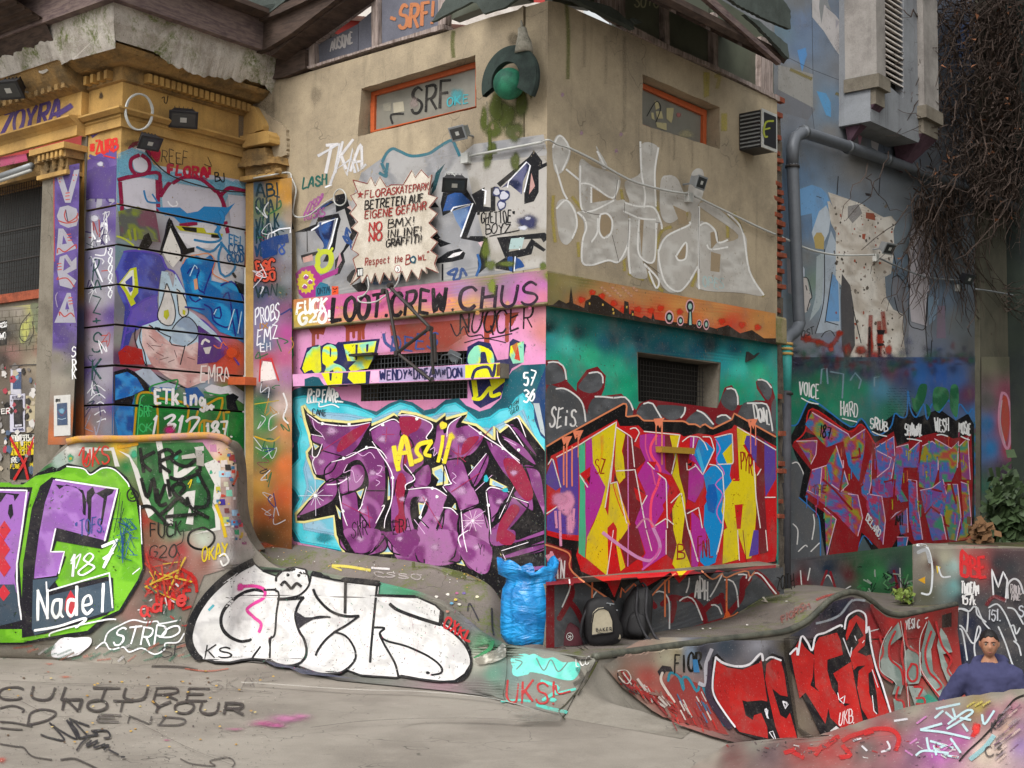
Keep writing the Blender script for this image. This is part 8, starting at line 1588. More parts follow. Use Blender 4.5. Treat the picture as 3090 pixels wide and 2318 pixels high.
for t_,x,y,pl,lab in (('A2',1945,1320,W1,'white junction box below the grey floodlight, at the left end of the conduit'),('B3',1885,265,W2,'white junction box under the floodlight above the silver letters'),('B4',982,770,W3,'white junction box on flaking plaster of the grey wall'),('B4',1665,1020,W3,'pale junction box among creepers near the pier')):
    c=onw(pl,t_,x,y,.05); q=[pl.at((c-pl.pt) @ pl.d+a_,c[2]+z,o) for z in (-.06,.06) for a_,o in ((-.05,.0),(.05,.0),(.05,.07),(-.05,.07))]; tag(MB().box8(q).build('junction_box',M_white,bevel=.006),lab,'junction box')
cd=thing('conduit','white cable conduit running round the corner between the floodlights','conduit')
wire('pipe','',[onw(W1,'A2',1985,1302,.05),onw(W1,'A3',650,1187,.05)],.014,M_white,parent=cd); wire('cable','',[onw(W1,'A3',645,1190,.06),CORNER*np.array([1,1,0])+(W1.n+W2.n)*.07+np.array([0,0,float(onw(W1,'A3',690,1188,0)[2])]),onw(W2,'A3',770,1202,.05),onw(W2,'A3',865,1232,.05)],.009,M_white,parent=cd)
wire('pipe','',[onw(W2,t_,x,y,.05) for t_,x,y in (('A3',860,1228),('A3',1080,1335),('A3',1300,1460),('A3',1440,1525),('A3',1660,1585),('A3',1860,1618))],.014,M_white,parent=cd); wire('pipe','',[onw(W2,t_,x,y,.05) for t_,x,y in (('B3',1925,255),('B3',2212,395),('B4',0,515),('B4',140,575))],.014,M_white,parent=cd)
wire('pipe','',[onw(W3,'B4',x,y,.1) for x,y in ((140,575),(265,632),(400,692),(520,725),(680,748),(965,745))],.015,M_white,parent=cd); wire('pipe','',[onw(W3,'B4',x,y,.08) for x,y in ((1010,775),(1200,860),(1380,925),(1560,950),(1680,950))],.015,M_lamph,parent=cd); wire('pipe','',[onw(W3,'B4',x,y,.2) for x,y in ((1810,1030),(1950,1050),(2212,1100),(2300,1130))],.015,M_lamph,parent=cd)
# cable coil and leads on the old building
wire('cable_coil','pale coil of cable hung on the ochre corner',[onw(O2,'A1',1160+112*math.cos(a_)+6*math.sin(a_*2.3),935+150*math.sin(a_),.12+.01*math.sin(a_*1.5)) for a_ in np.arange(0,20,.5)],.011,M_white)
wire('lamp_lead','dark lead running from the lower floodlight along the painted corner wall',[onw(O2,'A1',x,y,.04) for x,y in ((1215,1260),(1260,1320),(1400,1450),(1600,1530),(1850,1590),(2050,1605))],.008,M_iron)
wire('grey_cable','pale cable looping from the ochre capital to the jagged sign',[onw(W1,'B2',x,y,.24 if x<470 else .05) for x,y in ((180,105),(320,80),(470,58),(500,110),(535,200),(520,300),(510,400),(560,432),(650,410),(750,330),(850,268))],.010,M_white)
wire('cable_coil','small pale coil of cable beside the jagged sign',[onw(W1,'B2',900+52*math.cos(a_)+3*math.sin(a_*2),265+68*math.sin(a_),.08) for a_ in np.arange(0,14,.45)],.008,M_white)
wire('hanging_cable','white cable looping under the jagged sign onto the magenta ledge',[onw(W1,'B2',x,y,.14) for x,y in ((1130,930),(1140,1020),(1100,1080),(1050,1100),(1080,1140),(1200,1135),(1310,1060),(1380,980),(1400,900))],.009,M_white)
wp=thing('drain_pipe','thin white downpipe between the corner wall and ochre pilaster','pipe'); qa,qb=onw(O2,'B1',2052,850,.05),onw(O2,'C1',2052,1500,.05); MB().tube([qa,qb],.022,8).build('pipe',M_white,wp,smooth=True)
qa=onw(O2,'B1',2085,190,.04); MB().tube([qa,onw(O2,'B1',2075,850,.04)],.010,6).build('cable',M_iron,wp)
tag(S_('rusty_bracket',W1,'C1','201 12 220.5 11.5 220.5 18 201.5 18',.1,.3,M_orange),'orange painted metal bracket across the white downpipe','bracket')
tag(S_('green_box',W1,'B2','40 106 48 105 49.5 116.5 41 118',.0,.1,plain_mat('green_box_paint','4a6a52',.6)),'small green box on the wall left of the white scrawl','box')
fl=thing('tube_lamp','grey fluorescent tube lamp above the far left window','lamp'); q0,q1=onw(O1,'A1',-40,1490,.1),onw(O1,'A1',265,1385,.1); MB().tube([q0,q1],.045,8).build('tube_housing',M_lamph,fl,smooth=True); MB().tube([q0-np.array([0,0,.05]),q1-np.array([0,0,.05])],.025,8).build('tube',M_white,fl,smooth=True)
# downpipe on the right
dp=thing('down_pipe','thick grey drainpipe beside the brick edge, painted teal low down','pipe'); DPO=.16
def dq(x,y,off=DPO): return onp(W3.offset(off),x,y)
path=[(2905,564),(2700,492),(2560,443),(2440,404),(2418,402),(2400,415),(2392,440),(2391,500)]
MB().tube([dq(3100,640,.3)]+[dq(x,y) for x,y in path],.085,12).build('pipe',M_zinc,dp,smooth=True)
MB().tube(catmull(np.array([dq(2391,495),dq(2396,600),dq(2404,800),dq(2410,950),dq(2412,975),dq(2400,1000),dq(2376,1020),dq(2371,1045)]),5),.085,12).build('pipe',M_zinc,dp,smooth=True)
MB().tube([dq(2371,1040),dq(2369,1180)],.085,12).build('pipe',plain_mat('teal_pipe_paint','3a9a94',.6,var=.4),dp,smooth=True); MB().tube([dq(2369,1180),dq(2367,1800)],.085,12).build('pipe',plain_mat('dark_pipe_paint','4a4a50',.6,var=.9,sc=3),dp,smooth=True)
for y in (500,1035,1050,1065,1185): x=2391 if y==500 else 2371; MB().tube([dq(x,y),dq(x,y+7)],.102,12).build('collar',M_yel if 1000<y<1100 else M_iron,dp,smooth=True)
for x,y in ((2425,400),(2560,445),(2675,482)): MB().tube([dq(x-3,y-2),dq(x+3,y+1)],.1,12).build('clamp',M_steel,dp,smooth=True)
# ventilator box on W2
vb=thing('ventilator_box','square wall box with white edged black face and yellow letter near the brick corner','box')
u_,z_=W2.uv(onw(W2,'R4',1775,790,.15)); u_ -= .15
def wb_(u0,u1,z0,z1,o0,o1,mat,name,par): return MB().box8([W2.at(u,z,o) for z in (z0,z1) for u,o in ((u0,o0),(u1,o0),(u1,o1),(u0,o1))]).build(name,mat,par)
wb_(u_-.02,u_+.34,z_-.27,z_+.20,.0,.32,M_black,'casing',vb); wb_(u_-.03,u_+.35,z_-.28,z_+.21,.315,.335,M_white,'front_frame',vb); wb_(u_+.01,u_+.31,z_-.24,z_+.17,.33,.342,M_black,'front_panel',vb)
for k in range(9): wb_(u_-.035,u_-.02,z_-.25+k*.05,z_-.232+k*.05,.02,.30,M_lamph,'louvre_blade',vb)
SURF['VB']=PlaneS(W2.offset(.342)); a=Art('letter','VB','A4',vb); a.line('a0a83a',16,'12 101 6 102 4 109 5 114 7 114'); a.line('a0a83a',14,'5 108 9 107'); a.build()
# saucer sculpture
sc_=thing('planet_sculpture','green ball in a dark ring with a small white cone, fixed above the mossy stain','wall sculpture')
cc_=onw(W1,'A3',375,700,.22); rx_=W1.d; M_cop=rough_mat('verdigris','2c7a5c','1c4c3e','10201c',sc=4,streak=0,spk=.5,bump=.4,rough=.6); M_slate=rough_mat('dark_ring','34403c','222a28','101412',sc=4,streak=0,spk=.6,bump=.6)
def sph(c,r,n=14): 
    rows=[[np.array(c)+r*np.array([math.sin(t)*math.cos(p),math.sin(t)*math.sin(p),math.cos(t)]) for p in np.linspace(0,2*math.pi,2*n+1)] for t in np.linspace(.001,math.pi-.001,n+1)]; return MB().grid(rows)
sph(cc_,.165,16).build('ball',M_cop,sc_,smooth=True)
rows=[]
for k in range(41):
    t=math.radians(-25+k*230/40*1.0)+math.radians(10); r0,r1=.19,.37; row=[]
    e1=-rx_; e2=np.array([0,0,1.0]); dr=e1*-math.cos(t)*1+e2*math.sin(t)
    for r_,o in ((r0,-.06),(r1,-.10),(r1+.01,-.06),(r1,-.03),(r0,.02),(r0,-.06)): row.append(cc_+np.array([0,0,.03])+dr*r_+W1.n*(o+.04))
    rows.append(row)
MB().grid(rows).build('ring',M_slate,sc_)
cb_=onw(W1,'A3',500,440,.2); MB().tube([cb_,cb_+np.array([0,0,.10]),cb_+np.array([-.01,0,.17]),cb_+np.array([-.02,0,.26]),cb_+np.array([-.02,0,.27]),cb_+np.array([-.03,0,.34])],[.10,.085,.06,.045,.018,.01],10).build('cone',rough_mat('lichened_cone','a09c90','7c786c',None,sc=12,streak=0,spk=.8,bump=.8),sc_,smooth=True)
MB().tube([cc_,cc_-W1.n*.2],.03,8).build('wall_fixing',M_iron,sc_)
# jagged sign
sg_=thing('skatepark_sign','white jagged board with red and black rules lettering about the skatepark','sign')
SG='101 12 113 15 116 9.5 119.5 17 123.5 9.5 129 18 133 16 143 16 150 4 153 10 158 3.5 164 10 167 7.5 164 24 171.5 26.5 164.5 35 171.5 40 164.5 48 171.5 55 166 60 171.5 64 166 71 171.5 75 169 82 172 89.5 162 85 162.5 90 158.5 86 156 95 150 87 146 97 142 88 137 96 133.5 89 132 96 127 89 123.5 99 119.5 89.5 116.5 98 113 91 109 98 107.5 92 99 99.5 104 88 101 78 106 74 100 70 105.5 56 100 52 105 47 98.5 40 104 33 99 25 105 22'
M_sgn=rough_mat('sign_board','c9c1b4','b0a696','6c6050',sc=3,streak=.15,spk=.4,bump=.1,rough=.6); S_('board',W1.offset(.11),'B2',SG,-.015,.013,M_sgn,sg_); SURF['SG']=PlaneS(W1.offset(.125))
a=Art('sign_lettering','SG','B2',sg_); R_='8a2c28'; B_='1f1c1c'; pts_=P('B2',SG); a.line('7c2a26',7/2.765,np.vstack([pts_,pts_[:1]]),raw=True,smooth=False)
def sl(c,w,t_,x0,y0,x1,y1,h): a.text(c,w,t_,(x0,y0),(x1,y1),h,jit=.02,up=(5,-h))
a.fill(R_,'107 21 108 23 110 23.5 108 25 109 27 107 26 105 27 106 25 104.5 23 106.5 23'); sl(R_,9,'FLORA',1100,272,1330,245,62); sl(R_,8,'SKATEPARK',1330,243,1645,200,60); sl(B_,11,'BETRETEN',1100,368,1450,325,74); sl(B_,11,'AUF',1475,322,1600,300,70); sl(R_,9,'EIGENE',1100,445,1345,415,64); sl(R_,9,'GEFAHR',1365,412,1625,365,66)
sl('a02e2c',15,'NO',1135,550,1255,540,74); sl('a02e2c',14,'NO',1135,632,1255,620,70); sl(B_,10,'BMX!',1290,525,1530,495,72); sl(B_,10,'INLINE!',1290,606,1590,570,66); sl(B_,10,'GRAFFITI!',1280,682,1590,640,62); sl(R_,7,'Respect',1105,835,1320,810,62); sl(R_,7,'the',1350,812,1425,800,58); sl(R_,8,'B',1440,830,1490,822,80); sl(R_,7,'wL',1545,795,1625,785,46); a.text(R_,5,'*',(1620,745),(1650,740),34)
a.blob('1c4a5c',1512,785,30,34,a=1,core=.9); a.blob('c8c4b8',1512,785,16,18,a=1,core=.8); a.fill('16181a','104 85.5 109.5 85 109.5 92 104.5 93'); 
for x in (1052,1066,1080): a.fill('dcdcd8',[x,870-(x-1052)*.3,x+9,868-(x-1052)*.3,x+10,915,x,917])
a.fill('dcdcd8',[v for t in range(14) for v in (1385+28*math.cos(t*.449),862+32*math.sin(t*.449))]); a.line('a03030',4,[v for t in range(15) for v in (1385+26*math.cos(t*.449),862+30*math.sin(t*.449))]); a.line(B_,5,'138 85 139 87 138 88.5'); 
for i in range(30): a.blob('8c8070',1060+(i*97)%620,180+(i*211)%680,26,18,a=.25)
a.build()
# ================================================================ louvred bay on the grey building
BAY=W3.offset(.5); bay=thing('louvred_bay','projecting grey bay with slanted louvres and two stone piers high on the grey wall','building bay')
S_('wall',BAY,'A4','93 -70 145 -70 145 90 133 119 93 101',-.5,0,M_grey,bay,holes=[P('A4','100.5 -69 121 -69 121 82.5 100.5 64.5')])
def ub(pl,x,y): q=onp(pl,*P('A4',[x,y])[0]); return float((q-pl.pt) @ pl.d),float(q[2])
S_('louvre_backing',BAY,'A4','100 -69 122 -69 122 84 100 66',-.4,-.14,M_dark,bay)
proto=None
ua,za=ub(BAY,1005,645); uc,zc_=ub(BAY,1212,825)
for k in range(34):
    z=za+.05+k*.088
    mb=MB(); q=[]
    for zz in (0,.022):
        for u,o in ((ua,-.12),(uc,-.12),(uc,-.01),(ua,-.01)): q.append(BAY.at(u,z+zz+(.05 if o<-.1 else 0),o))
    mb.box8(q).build('louvre_blade',M_cream,bay)
for x0,x1,yb in ((930,1005,620),(1330,1450,880)):
    u0,z0=ub(BAY,x0,yb); u1,_=ub(BAY,x1,yb)
    def bb(a,b,c,d,e,f,n,m_=M_concd,par=bay): return MB().box8([BAY.at(u,z,o) for z in (c,d) for u,o in ((a,e),(b,e),(b,f),(a,f))]).build(n,m_,par)
    bb(u0,u1,z0-.02,z0+8,-.4,.10,'stone_pier',rough_mat('grey_pier','96918c','77726e','4a4642',sc=1.5,streak=.5,spk=.4,bump=.4)); cap=bb(u0-.05,u1+.05,z0-.22,z0-.02,-.4,.15,'corbel',M_concd); bb(u0,u1,z0-.45,z0-.22,-.4,.08,'corbel_block',M_concd,cap)
    w=(u1-u0); MB().add([BAY.at(u0,z0-.45,.06),BAY.at(u1,z0-.45,.06),BAY.at(u1,z0-.45,-.45),BAY.at(u0,z0-.45,-.45),BAY.at(u0+w*.4,z0-.95,-.42),BAY.at(u0+w*.6,z0-.95,-.42)],[(0,1,5,4),(1,2,5),(3,0,4),(2,3,4,5)]).build('corbel_foot',rough_mat('plum_stone','5c4450','43323c',None,sc=3,bump=.4),cap)
# ================================================================ bare creeper and ivy
cr_=thing('bare_creeper','leafless brown creeper hanging over the upper right of the grey building','creeper')
sm_=MB(); lf=MB(); R_=random.Random(3)
def strand(x,y,n,dx,dy,r,o):
    p=[]; 
    for k in range(n):
        p.append(onp(W3.offset(o+.04*math.sin(k*.9+x)),x,y)); x += dx+R_.gauss(0,9); y += dy+R_.gauss(0,9); dx += R_.gauss(0,2.4); dy += R_.gauss(0,2.4)
    sm_.tube(p,[r*(1-.7*k/n) for k in range(n)],3,False); return p
for k in range(1150):
    x=3110-abs(R_.gauss(0,1))*150; y=R_.uniform(-60,600)
    if x<2800 and y<430 and R_.random()<.9: x += 120
    p=strand(x,y,11,R_.uniform(-12,12),R_.uniform(-4,22),R_.uniform(.006,.016),R_.uniform(.1,.6))
    if k%10==0:
        for q in p[2::3]:
            a,b,c=(np.array([R_.gauss(0,.028),R_.gauss(0,.028),R_.gauss(0,.028)]) for _ in range(3)); lf.add([q+a,q+b,q+c],[(0,1,2)])
for k in range(90): strand(R_.uniform(2770,2900),R_.uniform(560,640),14,R_.uniform(-6,12),24,R_.uniform(.006,.018),R_.uniform(.05,.2))
for k in range(16): strand(3030+R_.uniform(-10,30),860+k*5,9,14,R_.uniform(-8,10),.008,.5)
o=sm_.build('stems',plain_mat('creeper_bark','43362f',.9,var=.6),cr_); o['kind']='stuff'; o=lf.build('dead_leaves',plain_mat('dead_leaf','75492e',.8,var=.5),cr_); o['kind']='stuff'
def leafy(name,label,cx,cy,sx,sy,n,s,Y0,col,cat='bush'):
    t=thing(name,label,cat); mb=MB()
    for k in range(n):
        x,y=R_.gauss(cx,sx),R_.gauss(cy,sy); c=at_y(x,y,Y0+R_.uniform(-.5,.5)); a=Vector((R_.gauss(0,1),R_.gauss(0,1),R_.gauss(0,.6))).normalized()*s*R_.uniform(.6,1.3); b=a.orthogonal()*.5
        mb.add([c-np.array(a)*.5,c+np.array(b),c+np.array(a)*.6,c-np.array(b)],[(0,1,2,3)])
    o=mb.build('leaves',col,t); o['kind']='stuff'; MB().tube([at_y(cx,cy+sy*2,Y0),at_y(cx,cy-sy,Y0)],.02,6).build('stem',M_wood,t)
M_lf=plain_mat('ivy_leaf','36462a',.5,var=.8,sc=3)
leafy('ivy_bush','dark green ivy bush spilling over the low wall by the pier',3040,1570,26,60,900,.16,19.5,M_lf); leafy('small_weed','small green weed at the foot of the bright wildstyle wall',2728,1795,14,10,90,.07,18.3,plain_mat('weed_leaf','6a7c34',.6)); leafy('small_shrub','brown tuft growing beside the low wall under the pier',2960,1610,14,16,120,.12,19,plain_mat('dry_leaf','6a4c30',.8))
# soil terrace behind the low wall
MB().add([W4.at(.6,1.17,-.44),W4.at(-8,1.17,-.44),W4.at(-8,1.2,-9),W4.at(.6,1.2,-9)],[(0,1,2,3)]).build('soil',rough_mat('soil','4a4030','33301f',None,sc=4,moss=.5,bump=.8),crossw)
# ================================================================ blue sack
sk=thing('rubbish_sack','full shiny bright blue rubbish sack with open folded mouth at the building corner','rubbish sack')
c0=at_z(1597,1945,.385); Yk=c0[1]; k_=NT('blue_polythene'); cb=k_.mix(k_.ramp(k_.noise(5,4),.4,.65),srgb('1f8ed0'),srgb('136aa8')); M_sack=k_.bump(k_.noise(2.2,3,.5,sc3=(1.6,1.6,5),dist=1.2),.8,.05).fin(cb,.3,0,.5)
k_.b.inputs['Subsurface Weight'].default_value=.0
prof=[(0,.02),(0,.18),(.02,.225),(.10,.255),(.25,.265),(.42,.265),(.55,.255),(.62,.245),(.66,.245),(.70,.265),(.76,.28),(.80,.27),(.795,.25),(.74,.235),(.68,.21),(.66,.16),(.655,.02)]
rows=[]
for i,(z,r) in enumerate(prof):
    row=[]
    for j in range(65):
        t=2*math.pi*(j%64)/64; n=mnoise.fractal(Vector((math.cos(t)*1.6,math.sin(t)*1.6,z*7)),.7,2,4)*.035; sq=1+.10*abs(math.cos(2*t)) ** .7*(z<.6)
        wv=.05*math.sin(2*t+1.1)+.035*math.sin(5*t) if i>9 and i<15 else 0; fl=.06*max(0,math.cos(t-3.3)) if 8<i<13 else 0
        row.append((c0[0]+(r*sq+n+fl)*math.cos(t),c0[1]+.02+(r*sq*.85+n)*math.sin(t),c0[2]+z+wv+n*.6*(z>.05)))
    rows.append(row)
MB().grid(rows,flip=True).build('bag',M_sack,sk,smooth=True)
for k in range(26): a_=R_.uniform(0,6.3); r_=R_.uniform(0,.16); MB().box((c0[0]+r_*math.cos(a_),c0[1]+r_*math.sin(a_),c0[2]+.675),.05,.03,.02,Matrix.Rotation(a_,3,'Z')).build('litter',[M_wood,M_white,M_dark][k%3],sk)
# ================================================================ backpacks and cap
M_blk=plain_mat('black_nylon','1a191b',.7,var=.4,sc=30,bump=.3); M_crm=plain_mat('cream_fabric','aca38e',.8,var=.25,sc=40); M_strap=plain_mat('strap_webbing','29282b',.7,var=.3,sc=40)
def sell(c,sx,sy,sz,R,e=.5,nz=.02,taper=.2,lean=0):
    rows=[]
    def sp(v): return math.copysign(abs(v) ** e,v)
    for i in range(21):
        ph=math.pi*(i/20-.5); row=[]
        for j in range(33):
            t=2*math.pi*(j%32)/32; z=sp(math.sin(ph)); cs_=abs(math.cos(ph)) ** e; tp=1-taper*(z*.5+.5) ** 1.5
            q=Vector((sx*cs_*sp(math.cos(t))*tp+lean*z*sz,sy*cs_*sp(math.sin(t))*tp,sz*z)); q *= 1+nz*mnoise.fractal(q*9,.8,2,3); row.append(Vector([float(v) for v in c])+R @ q)
        rows.append(row)
    return MB().grid(rows,flip=False)
def zrot(d,x=0,y=0): return Matrix.Rotation(math.radians(d),3,'Z') @ Matrix.Rotation(math.radians(y),3,'Y') @ Matrix.Rotation(math.radians(x),3,'X')
bk=thing('backpack','black backpack with cream front pocket leaning beside the cap','backpack'); cA=at_z(1816,1948,.385); RA=zrot(8,8,-8); mA=Vector(cA)+Vector((0,.04,.235))
sell(mA,.20,.13,.24,RA,.55,.05,.25,-.05).build('body',M_blk,bk,smooth=True)
F1=[(-.115,-.10),(.075,-.10),(.085,.02),(.06,.12),(.02,.155),(-.03,.155),(-.075,.12),(-.10,.02)]
fp=[mA+RA @ Vector((x*1.15-.012,-.145+abs(x)*.12,z+.01)) for x,z in F1]; fq=[v+RA @ Vector((0,.05,0)) for v in fp]; n=len(fp)
MB().add(fp+fq,[tuple(range(n)),tuple(range(2*n-1,n-1,-1))]+[(i,i+n,(i+1)%n+n,(i+1)%n) for i in range(n)]).build('front_pocket',M_crm,bk)
MB().tube(fp+[fp[0]],.007,5).build('zip_piping',M_blk,bk)
for i,ch in enumerate('BAKER'):
    for st in FONT[ch]: MB().tube([mA+RA @ Vector((-.095+i*.034+gx/4*.022,-.150,-.055-i*.003+gy/6*.035)) for gx,gy in st],.0035,4).build('lettering',M_blk,bk)
MB().tube([mA+RA @ Vector((-.085+i*.02,-.150,-.068-.004*i)) for i in range(7)],.003,4).build('lettering',M_blk,bk)
MB().tube(catmull(np.array([mA+RA @ Vector(v) for v in ((-.11,-.02,.2),(-.2,-.06,.06),(-.235,-.05,-.1),(-.2,-.02,-.2))]),5),.016,6).build('strap',M_strap,bk,smooth=True)
for k in range(9): MB().tube([mA+RA @ Vector((.05+.04*math.sin(k*2.1),-.10+.01*k*.5,.20-k*.022)),mA+RA @ Vector((.13-.03*math.sin(k*1.7),-.07,.17-k*.022))],.006,4).build('lacing',M_lamph,bk)
sell(mA+RA @ Vector((.13,-.04,-.1)),.04,.07,.10,RA,.6).build('side_pocket',M_crm,bk,smooth=True)
b2=thing('backpack','plain black backpack with loose straps standing against the plinth','backpack'); cB=at_z(1926,1930,.385); RB=zrot(-12,-8,6); mB=Vector(cB)+Vector((0,.08,.265))
sell(mB,.18,.13,.27,RB,.6,.06,.35,.05).build('body',M_blk,b2,smooth=True); sell(mB+RB @ Vector((.02,-.1,-.12)),.11,.06,.12,RB,.6,.05).build('front_pocket',M_blk,b2,smooth=True)
for dx in (-.03,.07): MB().tube(catmull(np.array([mB+RB @ Vector(v) for v in ((dx,-.04,.26),(dx+.02,-.14,.14),(dx+.04,-.15,-.02),(dx+.14,-.16,-.20),(dx+.21,-.2,-.262))]),5),.017,5).build('strap',M_strap,b2,smooth=True)
MB().tube(catmull(np.array([mB+RB @ Vector(v) for v in ((-.03,0,.26),(.02,-.02,.31),(.07,0,.26))]),4),.012,5).build('grab_handle',M_strap,b2); MB().tube([cB+np.array([.05,-.16,.01]),cB+np.array([.09,-.18,.03])],.018,6).build('buckle',M_black,b2)
cpn=thing('baseball_cap','dark maroon cap with round white emblem lying between sack and backpack','cap'); cC=at_z(1716,1946,.385); M_mar=plain_mat('maroon_cloth','451a22',.85,var=.3,sc=40)
rows=[[(cC[0]+.145*math.cos(t)*math.cos(p) ** .8+.02*math.sin(p),cC[1]+.12*math.sin(t)*math.cos(p) ** .8,cC[2]+.005+.20*math.sin(p)*(1+.12*math.cos(t+2))) for t in np.linspace(0,6.283,25)] for p in np.linspace(0,1.55,9)]
MB().grid(rows).build('crown',M_mar,cpn,smooth=True); rows=[[(cC[0]-.12-.13*s*math.cos(t) ,cC[1]+.07*math.sin(t)-.02,cC[2]+.012+.03*math.cos(t)*s) for t in np.linspace(-1.5,1.5,13)] for s in (0,.5,1)]
MB().grid(rows).build('peak',M_blk,cpn,smooth=True); em=np.array([cC[0]+.005,cC[1]-.118,cC[2]+.095])
MB().tube([em+np.array([.032*math.cos(t),.0+abs(math.cos(t))*.004,.036*math.sin(t)]) for t in np.linspace(0,6.283,17)],.0035,4,False).build('emblem',M_white,cpn)
for t in range(5): MB().tube([em,em+np.array([.02*math.cos(t*1.257),-.003,.02*math.sin(t*1.257)])],.0035,4).build('emblem',M_white,cpn)
# ================================================================ the man in the bowl
hx=at_y(2985,1955,11.7); gz=float(Hxy(np.array(hx[0]),np.array(hx[1]))); htop=at_y(2985,1900,11.7)[2]; gz=min(gz,htop-1.775); sc=(htop-gz)/1.775
man=thing('person','man with short dark hair in blue violet hoodie standing in the bowl, facing the camera','person',loc=(float(hx[0]),float(hx[1]),gz)); man.rotation_euler[2]=math.radians(-17)
def skin(name,J,E,rad,mat,vox=.012,extra=None,disp=0,sub=2):
    me=bpy.data.meshes.new('s'); names=list(J); me.from_pydata([Vector(J[n])*sc for n in names],[(names.index(a),names.index(b)) for a,b in E],[]); ob=bpy.data.objects.new('s',me); COL.objects.link(ob)
    md=ob.modifiers.new('k','SKIN'); md.use_smooth_shade=True; ob.modifiers.new('s','SUBSURF').levels=sub
    for i,n in enumerate(names): r=rad[n]; r=r if isinstance(r,tuple) else (r,r); me.skin_vertices[0].data[i].radius=(r[0]*sc,r[1]*sc); me.skin_vertices[0].data[i].use_root=(i==0)
    dg=bpy.context.evaluated_depsgraph_get(); ev=bpy.data.meshes.new_from_object(ob.evaluated_get(dg)); bpy.data.objects.remove(ob)
    V=[tuple(v.co) for v in ev.vertices]; Fc=[tuple(p.vertices) for p in ev.polygons]
    for mbx in (extra or []): n0=len(V); V += [tuple(Vector(v)*sc) for v in mbx.v]; Fc += [tuple(i+n0 for i in f) for f in mbx.f]
    return remeshed(name,V,Fc,mat,vox,disp)
def union(name,parts,mat,vox,disp):
    V=[]; Fc=[]
    for mbx in parts: n0=len(V); V += [tuple(Vector(v)*sc) for v in mbx.v]; Fc += [tuple(i+n0 for i in f) for f in mbx.f]
    return remeshed(name,V,Fc,mat,vox,disp)
def remeshed(name,V,Fc,mat,vox,disp):
    m2=bpy.data.meshes.new(name); m2.from_pydata(V,[],Fc); m2.materials.append(mat); o=bpy.data.objects.new(name,m2); link(o,man)
    r=o.modifiers.new('r','REMESH'); r.mode='VOXEL'; r.voxel_size=vox*sc; r.use_smooth_shade=True
    s_=o.modifiers.new('sm','SMOOTH'); s_.iterations=2; s_.factor=.5
    if disp: tx=bpy.data.textures.new('folds','CLOUDS'); tx.noise_scale=.09; d=o.modifiers.new('d','DISPLACE'); d.texture=tx; d.strength=disp; d.mid_level=.5
    return o
J={'pel': (0,0,.96),'sp': (0,0,1.13),'ch': (0,.0,1.32),'nb': (0,.01,1.47),'nt': (0,-.01,1.58)}; E_=[('pel','sp'),('sp','ch'),('ch','nb'),('nb','nt')]; rad={'pel': (.15,.11),'sp': (.14,.10),'ch': (.17,.115),'nb': (.075,.07),'nt': .056}
for s,k in ((-1,'l'),(1,'r')):
    J.update({k+'sh': (s*.17,0,1.40),k+'el': (s*(.29 if s>0 else .35),.03,1.15),k+'wr': (s*(.31 if s>0 else .44),-.05,.92),k+'pm': (s*(.31 if s>0 else .46),-.07,.85),k+'hp': (s*.09,0,.88),k+'kn': (s*.12,-.02,.49),k+'an': (s*.14,.02,.07),k+'to': (s*.15,-.12,.035)})
    rad.update({k+'sh': .05,k+'el': .045,k+'wr': .029,k+'pm': (.036,.018),k+'hp': .085,k+'kn': .058,k+'an': .038,k+'to': .035})
    E_ += [('ch',k+'sh'),(k+'sh',k+'el'),(k+'el',k+'wr'),(k+'wr',k+'pm'),('pel',k+'hp'),(k+'hp',k+'kn'),(k+'kn',k+'an'),(k+'an',k+'to')]
    for f in range(5):
        b=J[k+'pm']; L=(.05,.075,.082,.076,.06)[f]; o_=(f-2)*.019; a=k+'f%d'%f
        J[a]=(b[0]+s*.004,b[1]-.01+o_*.9,b[2]-(.01 if f==0 else .04)); J[a+'t']=(b[0]-s*.01,b[1]-.012+o_*1.1-(.03 if f==0 else 0),b[2]-.04-L*.8); rad[a]=.0105; rad[a+'t']=.0085; E_ += [(k+'pm',a),(a,a+'t')]
rows=[]
HC=Vector((0,-.02,1.655))
for i in range(29):
    ph=math.pi*i/28; row=[]
    for j in range(41):
        t=2*math.pi*(j%40)/40; x,y,z=math.sin(ph)*math.sin(t),-math.sin(ph)*math.cos(t),math.cos(ph)
        w=.074*(1-.26*max(0,-z) ** 1.3*(1 if y<.3 else .6)); q=Vector((x*w,y*(.092 if y<0 else .098),z*.118)); fr=max(0,-y)
        nose=math.exp(-((x*w/.013) ** 2)-((q.z+.022)/.026) ** 2)*.022*fr; brow=math.exp(-((q.z-.024)/.010) ** 2)*.005*fr; eye=-math.exp(-((abs(q.x)-.030)/.014) ** 2-((q.z-.006)/.012) ** 2)*.009*fr
        lip=math.exp(-((q.x/.022) ** 2)-((q.z+.062)/.008) ** 2)*.005*fr; chin=math.exp(-((q.x/.025) ** 2)-((q.z+.098)/.016) ** 2)*.009*fr
        q.y -= nose+brow+eye+lip+chin; row.append(HC+q)
    rows.append(row)
hd=MB().grid(rows); ears=[]
for s in (-1,1): hd.grid([[HC+Vector((s*(.074+.006*math.sin(a)),.005+.013*math.cos(b)*math.sin(a),.0+.028*math.cos(a)))+Vector((s*.007*math.sin(b),0,0)) for b in np.linspace(0,6.283,9)] for a in np.linspace(.05,3.09,7)])
k_=NT('skin'); M_skin=k_.bump(k_.noise(60,3),.05,.002).fin(k_.mix(k_.ramp(k_.noise(9,3),.4,.65),srgb('a87a60'),srgb('976650')),.55,0,.35)
bd=skin('body',J,E_,rad,M_skin,.009,[hd])
